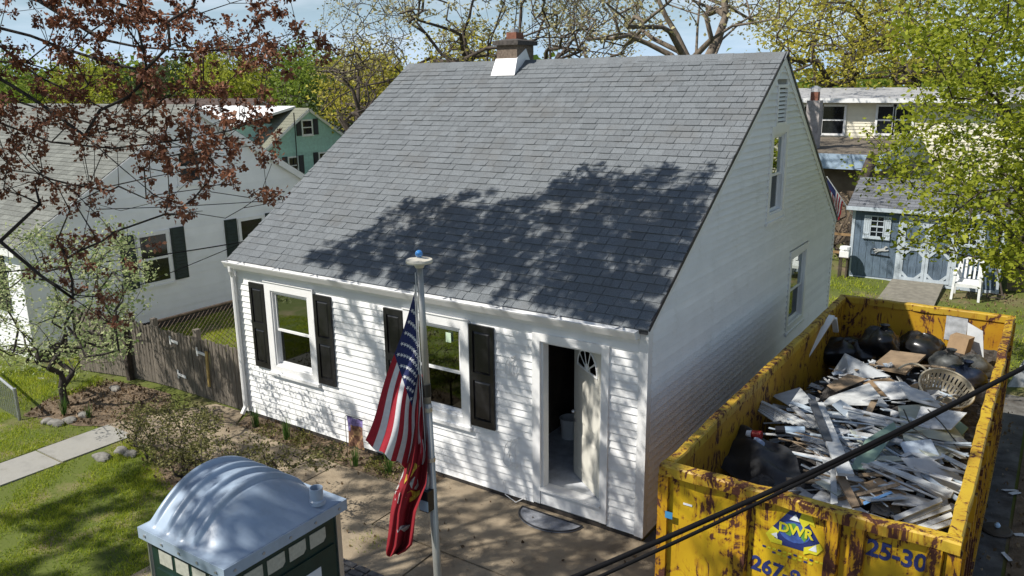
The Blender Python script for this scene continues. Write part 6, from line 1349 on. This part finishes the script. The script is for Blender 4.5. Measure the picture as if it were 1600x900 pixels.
for p in tipp:
    if tuple(p) in inset:
        k = rnd.randrange(8); o = newobj('leaf_cluster', CLM[k], None, maple, p); o.rotation_euler = rotm().to_euler(); sc_ = rnd.uniform(.75, 1.35); o.scale = (sc_,) * 3; reps = 1
    up = proj(p)[1] < -20 or proj(p)[0] < -30
    reps = (2 if up else (0 if tuple(p) in inset else 1)) + (1 if rnd.random() < .45 else 0)
    for _ in range(reps):
        k = rnd.randrange(8); M3 = np.array(rotm()); sc_ = rnd.uniform(1.4, 2.2) if up else rnd.uniform(.6, 1.1); RV.append(CLS[k][0] @ M3.T * sc_ + p + nrg.normal(0, .06 if up else .06, 3)); RT.append(CLS[k][1])
RV = np.concatenate(RV); o = npmesh('crown', RV, np.arange(len(RV)).reshape(-1, 4), np.concatenate(RT), MAPL, maple, tuple(mbase)); o['kind'] = 'stuff'

# ---- small blossoming tree at the left
LGR = leafmat('fresh_pale_green_leaf', (.20, .29, .08), (.60, .62, .34), trans=.45)
b = np.array([-10.75, -1.5, gz(-10.75, -1.5)]); rg = np.random.default_rng(5)
TT = []
for _ in range(300):
    u, v = pick([(-60, 560), (-30, 420), (30, 345), (120, 350), (190, 340), (235, 390), (245, 450), (215, 520), (190, 570), (125, 585), (60, 590)])
    TT.append(onY(u, v, -1.5 + rnd.gauss(0, .75)))
small = make_tree('blossom_tree', 'small spreading tree in fresh pale green leaf with dark trunk, at the left', b, b + [0, 0, 2.0], (1, 1, 1), 0, 26, .085, .058, LGR, BARK, .07, seg=.22, jit=.22, targets=TT, fork=.32, r_tip=.0045, seed=5)
# ---- shrubs by the walk
OLV = leafmat('olive_red_shrub_leaf', (.075, .080, .020), (.24, .225, .08), trans=.3)
TT = [onY(*pick([(195, 690), (200, 640), (240, 622), (300, 622), (345, 655), (340, 700), (320, 735), (260, 745), (225, 720)]), -2.1 + rnd.gauss(0, .35)) for _ in range(230)]
b = onZ(287, 748, -.08); make_tree('shrub', 'olive leafed twiggy shrub beside the walk, just behind the portable toilet', b, b + [0, 0, .5], (1, 1, 1), 0, 22, .055, .040, OLV, BARK, .03, cat='shrub', seg=.14, jit=.3, targets=TT, fork=.2, r_tip=.003, seed=6)
TT = [onY(*pick([(340, 690), (380, 680), (430, 690), (470, 700), (520, 695), (545, 715), (500, 735), (420, 730), (360, 720)]), -2.0 + rnd.gauss(0, .22)) for _ in range(80)]
b = np.array([-4.75, -2.1, gz(-4.75, -2.1)]); make_tree('shrub', 'low sparse reddish shrub hugging the far side of the portable toilet roof', b, b + [0, 0, .4], (1, 1, 1), 0, 18, .05, .040, OLV, BARK, .02, cat='shrub', seg=.14, jit=.3, targets=TT, fork=.2, r_tip=.003, seed=7)
TT = [onY(*pick([(175, 660), (190, 625), (230, 620), (225, 700), (205, 715)]), -1.9 + rnd.gauss(0, .2)) for _ in range(40)]
b = onZ(232, 722, -.08); make_tree('shrub', 'thin bare-stemmed shrub leaning left over the concrete walk', b, b + [-.1, 0, .35], (1, 1, 1), 0, 12, .05, .038, OLV, BARK, .02, cat='shrub', seg=.14, jit=.3, targets=TT, fork=.3, r_tip=.003, seed=8)
# ---- clumps of strap leaves
STRAP = leafmat('strap_leaf_green', (.040, .10, .016), (.13, .22, .05), trans=.3)
def strap_clump(label, x, y, h, n, seed, spread=.10):
    rg = random.Random(seed); V = []; F = []; z0 = gz(x, y) + .01
    for i in range(n):
        a = rg.uniform(0, 2 * pi); r = rg.uniform(0, .06); L = h * rg.uniform(.6, 1.1); lean = rg.uniform(.1, .9) * spread / .10 * .35; w = rg.uniform(.006, .011); b0 = len(V)
        for k in range(5):
            t = k / 4; d = r + lean * L * t ** 1.8; zz = z0 + L * (t - .25 * lean * t * t); ww = w * (1 - .8 * t); V += [(x + d * cos(a) - ww * sin(a), y + d * sin(a) + ww * cos(a), zz), (x + d * cos(a) + ww * sin(a), y + d * sin(a) - ww * cos(a), zz)]
        F += [(b0 + 2 * k, b0 + 2 * k + 1, b0 + 2 * k + 3, b0 + 2 * k + 2) for k in range(4)]
    o = npmesh('leaf_clump', V, F, [rg.random() for _ in F], STRAP, None, (x, y, z0)); o.name = 'bulb_plant'; tag(o, label, 'plant', 'strap leafed plants along the house')
strap_clump('strap leafed plant at the downspout of the left corner', -6.95, -.30, .36, 46, 1)
strap_clump('upright strap leafed plant second from the left corner, under the first window', -6.12, -.36, .42, 34, 2, .06)
strap_clump('strap leafed plant at the foot of the garden flag', -4.50, -.45, .34, 34, 3)
strap_clump('drooping strap leafed plant behind the hanging flags', -3.88, -.36, .36, 44, 4, .14)
strap_clump('strap leafed plant in front of the small blossoming tree trunk', -10.25, -1.78, .36, 50, 5)
strap_clump('small strap leafed tuft right of the blossoming tree trunk', -9.75, -1.62, .25, 26, 6)
# ---- grass, weeds, litter
GRS = leafmat('lawn_blade', (.16, .26, .012), (.52, .54, .060), trans=.45, rough=.6)
def blades(name, label, polys, dens, h, seed, w=.011, m=GRS, keep=None, clump=0):
    rg = np.random.default_rng(seed); Pb = []
    for poly in polys:
        P = np.array(poly); lo, hi = P.min(0), P.max(0); n = int(dens * np.prod(hi - lo)); q = lo + rg.random((n, 2)) * (hi - lo)
        ins = np.zeros(n, bool); j = len(P) - 1
        for i in range(len(P)):
            c = ((P[i, 1] > q[:, 1]) != (P[j, 1] > q[:, 1])) & (q[:, 0] < (P[j, 0] - P[i, 0]) * (q[:, 1] - P[i, 1]) / (P[j, 1] - P[i, 1] + 1e-9) + P[i, 0]); ins ^= c; j = i
        Pb.append(q[ins])
    q = np.concatenate(Pb)
    nz = np.sin(q[:, 0] * 2.3 + 1.7 * np.sin(q[:, 1] * 1.9)) * np.sin(q[:, 1] * 2.9 + 1.3 * np.sin(q[:, 0] * 3.1)) + .5 * np.sin(q[:, 0] * 7.1 + q[:, 1] * 5.3)
    if clump: kp = rg.random(len(q)) < np.clip(.55 + clump * nz, .05, 1); q, nz = q[kp], nz[kp]
    n = len(q); z = np.array([gz(a, b) for a, b in q]) + .004; a = rg.random(n) * 6.283; H = h * (.5 + rg.random(n)); ln = rg.random(n) * 1.3 * H; la = rg.random(n) * 6.283; ww = w * (.6 + .8 * rg.random(n)) / 2
    B = np.stack([q[:, 0], q[:, 1], z], 1); wv = np.stack([np.cos(a) * ww, np.sin(a) * ww, np.zeros(n)], 1); tp = B + np.stack([np.cos(la) * ln, np.sin(la) * ln, H], 1)
    V = np.stack([B - wv, B + wv, tp], 1).reshape(-1, 3); o = npmesh(name, V, np.arange(3 * n).reshape(n, 3), np.clip(.42 + .16 * nz + rg.normal(0, .22, n), 0, 1), m); tag(o, label, 'grass', kind='stuff'); return o
blades('lawn_grass', 'bright green lawn left of the portable toilet', [[(-8.33, -1.8), (-8.33, -6.5), (-3.6, -6.5), (-3.6, -2.6), (-5.2, -2.5), (-6.5, -2.3), (-7.2, -2.0), (-7.5, -1.8)]], 4200, .042, 1, clump=.42)
blades('lawn_strip_grass', 'strip of lawn between the concrete path and the mulch bed', [[(-9.2, -5), (-9.2, -1.75), (-9.6, -1.98), (-11.0, -2.2), (-13.5, -2.2), (-13.5, -5)]], 3000, .040, 2, clump=.4)
blades('neighbour_grass', 'sunlit grass in front of the white neighbour house', [[(-16, -2.0), (-11.3, -2.0), (-11.3, -.2), (-14.9, -.2), (-16, -.6)], [(-14.8, .1), (-10.6, .1), (-10.6, 7), (-14.8, 7)]], 1300, .065, 3, w=.016, clump=.5)
blades('backyard_grass', 'patchy backyard grass in front of the blue shed', [[(-4, 10), (4.2, 9.5), (4.5, 15), (1.7, 14.2), (-.2, 16), (-4, 16)]], 420, .06, 4, w=.022, clump=.6)
blades('joint_grass', 'weedy grass growing between slabs by the portable toilet', [[(-4.2, -2.6), (-2.7, -2.4), (-2.6, -1.75), (-3.5, -1.62), (-4.2, -1.8)]], 900, .06, 5, clump=.9)
WEED = leafmat('bed_weed_leaf', (.085, .105, .022), (.27, .25, .065), trans=.3)
Pw = []
for _ in range(420):
    x, y = rnd.uniform(-7.2, -3.2), rnd.uniform(-.5, -.06); k = sin(3 * x + 1) + sin(7 * x + 4 * y)
    if rnd.random() < .35 + .4 * k: Pw.append((x, y, gz(x, y) + .03))
V, F = leaves(Pw, 14, .04, .032, np.random.default_rng(3), up=.8); V[:, 2] = np.maximum(V[:, 2], -.07); o = npmesh('bed_weeds', V, F, np.random.default_rng(4).random(len(F)), WEED); tag(o, 'low yellow-green weeds in the bed along the white siding', 'weeds', kind='stuff')
LIT = leafmat('dry_leaf', (.075, .045, .025), (.30, .21, .12), trans=.15)
Pl = []
for poly, n in (([(-11.6, -.25), (-9.5, -.2), (-8.7, -.75), (-8.9, -1.55), (-9.6, -1.95), (-11.0, -2.15), (-11.6, -1.4)], 700), ([(3.84, -4), (6, -4), (6, 12), (3.84, 12)], 1300), ([(-7.2, -.5), (-3.1, -.5), (-3.1, -.03), (-7.2, -.03)], 260), ([(-8.0, -1.75), (-5.2, -1.75), (-4.6, -2.4), (-6.9, -2.4)], 130), ([(1.6, 14), (4.4, 14), (4.4, 16.5), (1.6, 16.1)], 260), ([(-1, 9), (3.6, 9), (3.6, 13.5), (-1, 13.5)], 200), ([(2.8, -1.5), (3.7, -1.5), (3.7, 8), (3.5, 8)], 160), ([(-4, -4), (.8, -4), (.8, -.2), (-3, -.2)], 130), ([(-7.8, -1.7), (-3.2, -1.6), (-3.2, -.6), (-7.2, -.5)], 50)):
    for _ in range(n):
        x, y = pick(poly); Pl.append((x, y, gz(x, y) + .04))
V, F = leaves(Pl, 1, .004, .055, np.random.default_rng(8), up=2.2, aspect=.7); o = npmesh('leaf_litter', V, F, np.random.default_rng(9).random(len(F)), LIT); tag(o, 'dry brown leaves scattered over beds, drive and yard', 'leaf litter', kind='stuff')

# ---- bright green tree at the right
BGL = leafmat('spring_green_leaf', (.15, .20, .010), (.46, .49, .05), trans=.5)
rg5 = random.Random(21); TT = []
poly = [(1395, -120), (1400, 20), (1405, 110), (1440, 160), (1455, 250), (1430, 315), (1490, 375), (1510, 400), (1530, 420), (1610, 440), (1800, 430), (1850, 100), (1800, -150)]
for _ in range(620): TT.append(at(*pick(poly, rg5), rg5.uniform(11.5, 16.5)))
for _ in range(26): TT.append(at(rg5.uniform(1335, 1440), rg5.uniform(165, 300), rg5.uniform(13, 16)))
for _ in range(18): TT.append(at(*pick([(1385, 330), (1440, 330), (1560, 380), (1590, 440), (1500, 400), (1400, 380)], rg5), rg5.uniform(13, 15)))
b = ground_at(1760, 15.5)
make_tree('green_tree', 'bright spring-green tree reaching in from the right over the blue shed', b, b + [0, 0, 3.5], (1, 1, 1), 0, 42, .17, .090, BGL, BARKD, .15, seg=.45, jit=.2, targets=TT, fork=.6, r_tip=.006, seed=21)

# ---- trees behind the house
BUDY = leafmat('pale_yellow_bud', (.24, .21, .075), (.52, .47, .24), trans=.35)
OLG = leafmat('olive_gold_leaf', (.27, .25, .025), (.60, .53, .09), trans=.5)
MGR = leafmat('mid_green_leaf', (.075, .135, .014), (.26, .33, .045), trans=.45)
YGR = leafmat('yellow_green_leaf', (.16, .19, .012), (.44, .46, .06), trans=.5)
DGR = leafmat('deep_green_leaf', (.025, .050, .012), (.090, .125, .03), trans=.3)
BRB = leafmat('brown_bud', (.14, .10, .065), (.30, .24, .15), trans=.2)
def pxtree(name, label, u, depth, poly, ntip, per, spread, leaf, lm, bark, r_base, limbs=(), seed=1, dspread=.12, seg=.8, r_tip=.012, jit=.22, fork=None, group='trees behind the houses'):
    rg = random.Random(seed); b = ground_at(u, depth); TT = [at(*pick(poly, rg), depth * (1 + rg.gauss(0, dspread))) for _ in range(ntip)]
    cc = np.mean(TT, axis=0); LL = [[at(a, v, depth + (q[0] if q else 0)) for a, v, *q in L] for L in limbs]
    cc2 = np.array([b[0] * .8 + cc[0] * .2, b[1] * .8 + cc[1] * .2, cc[2]]); return make_tree(name, label, b, cc2, (1, 1, 1), 0, per, spread, leaf, lm, bark, r_base, group, seg=seg, limbs=LL, seed=seed, targets=TT, fork=fork or .45, r_tip=r_tip, jit=jit)
pxtree('sycamore_tree', 'big thick-limbed tree with pale buds rising behind the right half of the roof ridge', 1085, 27, [(860, 70), (880, -150), (1000, -250), (1200, -250), (1260, -60), (1230, 30), (1180, 60), (1100, 20), (980, 70)], 520, 9, .18, .13, BUDY, BARKG, .27,
       [[(1072, 85), (1058, 55), (1040, 25), (1022, -15), (1010, -80)], [(1088, 80), (1090, 40), (1094, 0), (1098, -70)], [(1108, 88), (1122, 60), (1134, 25), (1130, -30), (1140, -90)], [(1128, 62), (1150, 42), (1172, 25), (1187, 0), (1210, -60)], [(1048, 86), (1012, 68), (985, 50), (962, 25), (940, -5), (915, -50)], [(1060, 80), (1020, 60), (1000, 30), (985, -10)]], seed=31, seg=.7, r_tip=.008, fork=.55)
pxtree('budding_tree', 'dark limbed budding tree behind the left half of the roof ridge', 738, 25, [(560, 20), (600, -150), (850, -180), (900, -20), (870, 50), (790, 90), (690, 95), (640, 40)], 430, 9, .16, .12, BUDY, BARKD, .15,
       [[(733, 100), (724, 50), (718, 0), (714, -70)], [(716, 102), (690, 85), (665, 52), (640, 22), (606, 10), (575, 0)], [(760, 98), (768, 60), (782, 20), (800, -30)], [(775, 95), (810, 55), (850, 25), (880, -10)]], seed=32, seg=.6, r_tip=.008, fork=.6)
pxtree('budding_tree', 'small olive budding tree low behind the ridge, left of the chimney', 690, 34, [(650, 110), (660, 60), (700, 40), (760, 35), (790, 60), (790, 100)], 120, 16, .28, .13, OLG, BARKD, .16, seed=33, fork=.6)
pxtree('budding_tree', 'slim tall budding tree with fine pale twigs against the sky, left of the roof ridge', 565, 34, [(480, 120), (490, 30), (540, -60), (640, -70), (655, 60), (620, 110), (540, 130)], 330, 7, .2, .11, BUDY, BARKD, .10, [[(560, 120), (552, 60), (560, 10), (556, -50)], [(575, 120), (598, 60), (615, 10)]], seed=44, seg=.6, r_tip=.006, fork=.6)
pxtree('budding_tree', 'pale budding tree filling the gap between the two big trees, right of the chimney', 930, 40, [(850, 100), (860, 0), (920, -60), (1010, -60), (1010, 40), (990, 95)], 260, 9, .25, .13, BUDY, BARKD, .10, seed=45, seg=.7, r_tip=.007, fork=.6)
pxtree('brush', 'tangle of dark bare brush between the house corner and the blue shed', 1312, 26, [(1288, 330), (1300, 300), (1335, 300), (1332, 420), (1300, 430)], 150, 3, .1, .09, BRB, BARKD, .06, seed=46, seg=.3, r_tip=.008, fork=.3, dspread=.02, jit=.4, group=None)
pxtree('bare_tree', 'gnarled bare tree arching left past the upper left roof edge', 660, 21.5, [(500, 100), (520, 40), (600, 30), (640, 60), (625, 110), (560, 190), (500, 190), (495, 140)], 190, 2, .10, .06, BRB, BARKD, .07,
       [[(638, 108), (628, 80), (612, 64), (590, 72), (560, 88), (530, 110), (508, 122)], [(630, 118), (600, 128), (565, 135), (530, 150), (505, 170)], [(618, 68), (595, 50), (565, 40), (540, 28)]], seed=34, seg=.4, r_tip=.005, jit=.4, fork=.7, dspread=.04)
pxtree('bare_tree', 'leafless branching tree just right of the chimney', 850, 30, [(830, 80), (830, 20), (880, -60), (960, -40), (960, 40), (900, 90)], 170, 2, .12, .09, BRB, BARKD, .12, [[(868, 95), (890, 70), (905, 45), (930, 20), (950, -20)], [(860, 92), (858, 50), (846, 20), (850, -40)]], seed=35, seg=.5, r_tip=.008, jit=.3, fork=.75)
pxtree('gold_tree', 'olive-gold tree right of the gable peak, over the cream roof', 1275, 46, [(1190, 110), (1180, 40), (1230, -60), (1350, -80), (1360, 60), (1340, 128), (1240, 130)], 320, 20, .55, .20, OLG, BARKD, .28, [[(1276, 130), (1270, 80), (1282, 30), (1300, -30)], [(1262, 120), (1240, 85), (1215, 60), (1190, 45)]], seed=36, fork=.6)
pxtree('gold_tree', 'golden green tree left of the bright green one, behind the cream roof', 1410, 48, [(1330, 125), (1330, 20), (1370, -80), (1480, -80), (1490, 60), (1480, 130)], 320, 22, .55, .20, OLG, BARKD, .28, [[(1400, 130), (1402, 80), (1390, 30), (1380, -30)], [(1412, 120), (1440, 70), (1460, 20)]], seed=37, fork=.6)
pxtree('grey_tree', 'tall thin grey tree showing sky between its branches, above the cream house', 1310, 60, [(1200, 90), (1220, -80), (1420, -100), (1440, 60), (1330, 100)], 260, 7, .4, .17, YGR, BARKD, .30, seed=38, fork=.5, r_tip=.015)
pxtree('green_tree', 'yellow-green tree filling the upper right corner behind the bright one', 1560, 38, [(1460, 160), (1470, -60), (1700, -80), (1720, 150), (1620, 220), (1500, 220)], 300, 24, .5, .19, YGR, BARKD, .28, seed=39, fork=.5)
pxtree('green_tree', 'deep green tree low at the right edge behind the shed', 1600, 27, [(1480, 320), (1490, 200), (1560, 180), (1720, 180), (1740, 420), (1570, 420)], 170, 30, .32, .16, MGR, BARKD, .2, seed=40, fork=.4)
for i, (u, d, poly, lm, lab) in enumerate([
    (330, 78, [(290, 165), (295, 110), (320, 85), (350, 95), (365, 160)], YGR, 'mid green tree far left behind the maple twigs'),
    (385, 84, [(345, 165), (350, 120), (375, 100), (410, 115), (415, 165)], YGR, 'yellow-green tree directly above the white dormer roof'),
    (420, 92, [(380, 140), (385, 80), (420, 62), (450, 80), (450, 140)], BRB, 'brownish bare tree tallest of the far left group'),
    (468, 66, [(430, 165), (435, 110), (455, 80), (480, 75), (505, 95), (508, 160)], MGR, 'rounded green tree above the seafoam gable'),
    (520, 60, [(490, 190), (495, 150), (520, 130), (560, 140), (560, 190)], DGR, 'dark low tree between the seafoam house and the roof'),
    (570, 52, [(500, 150), (520, 95), (560, 70), (610, 80), (640, 105), (600, 160), (540, 190)], OLG, 'olive tree behind the gnarled bare branches'),
    (250, 80, [(200, 165), (210, 110), (250, 95), (290, 110), (300, 165)], DGR, 'dark green tree behind the red maple, left of the mid green one'),
    (130, 85, [(60, 170), (80, 110), (130, 90), (190, 110), (200, 165)], YGR, 'pale green tree behind the middle of the red maple'),
    (10, 80, [(-80, 170), (-60, 110), (0, 80), (60, 110), (70, 165)], MGR, 'green tree at the left edge behind the red maple'),
    (355, 95, [(300, 130), (320, 70), (350, 50), (385, 75), (380, 130)], BRB, 'thin grey-brown bare tree behind the mid green far left tree')]):
    bare = lm is BRB
    pxtree('tree', lab, u, d, poly, 150 if not bare else 240, 30 if not bare else 8, d * .011, d * (.0046 if not bare else .0030), lm, BARKD, .25, seed=50 + i, dspread=.07, seg=1.3, r_tip=.035 if bare else .02, fork=.4, group='trees far behind the houses at the left')
# far wood on the horizon
rg = np.random.default_rng(77); n = 15000; u = rg.uniform(-700, 2300, n); d = rg.uniform(100, 135, n); top_ = 112 + 12 * np.sin(u * .021) + 9 * np.sin(u * .057 + 1) + 6 * np.sin(u * .13); v = top_ + (178 - top_) * rg.random(n) ** .8
P = CAM + (CF + CR * ((u - 800) / FPX)[:, None] - CU * ((v - 450) / FPX)[:, None]) * d[:, None]
V, F = leaves(P, 3, .9, 1.0, rg, aspect=.75); o = npmesh('far_wood', V, F, np.clip(.35 + .3 * np.repeat(np.sin(u * .05 + 2), 3) + rg.normal(0, .2, 3 * n), 0, 1), MGR); tag(o, 'hazy green wood along the horizon', 'wood', kind='stuff')
# unseen trees across the street, added to give the window glass something to reflect
for i, (x, y) in enumerate([(-24, -31), (-12, -36), (6, -34)]):
    make_tree('reflection_tree', ['unseen leafy tree added across the street, left', 'unseen leafy tree added across the street, middle', 'unseen leafy tree added across the street, right'][i], (x, y, gz(x, y)), (x, y, 5.5), (4.5, 4.5, 3.6), 90, 40, .6, .38, MGR, BARKD, .25, group='unseen trees added for window reflections', seed=90 + i)
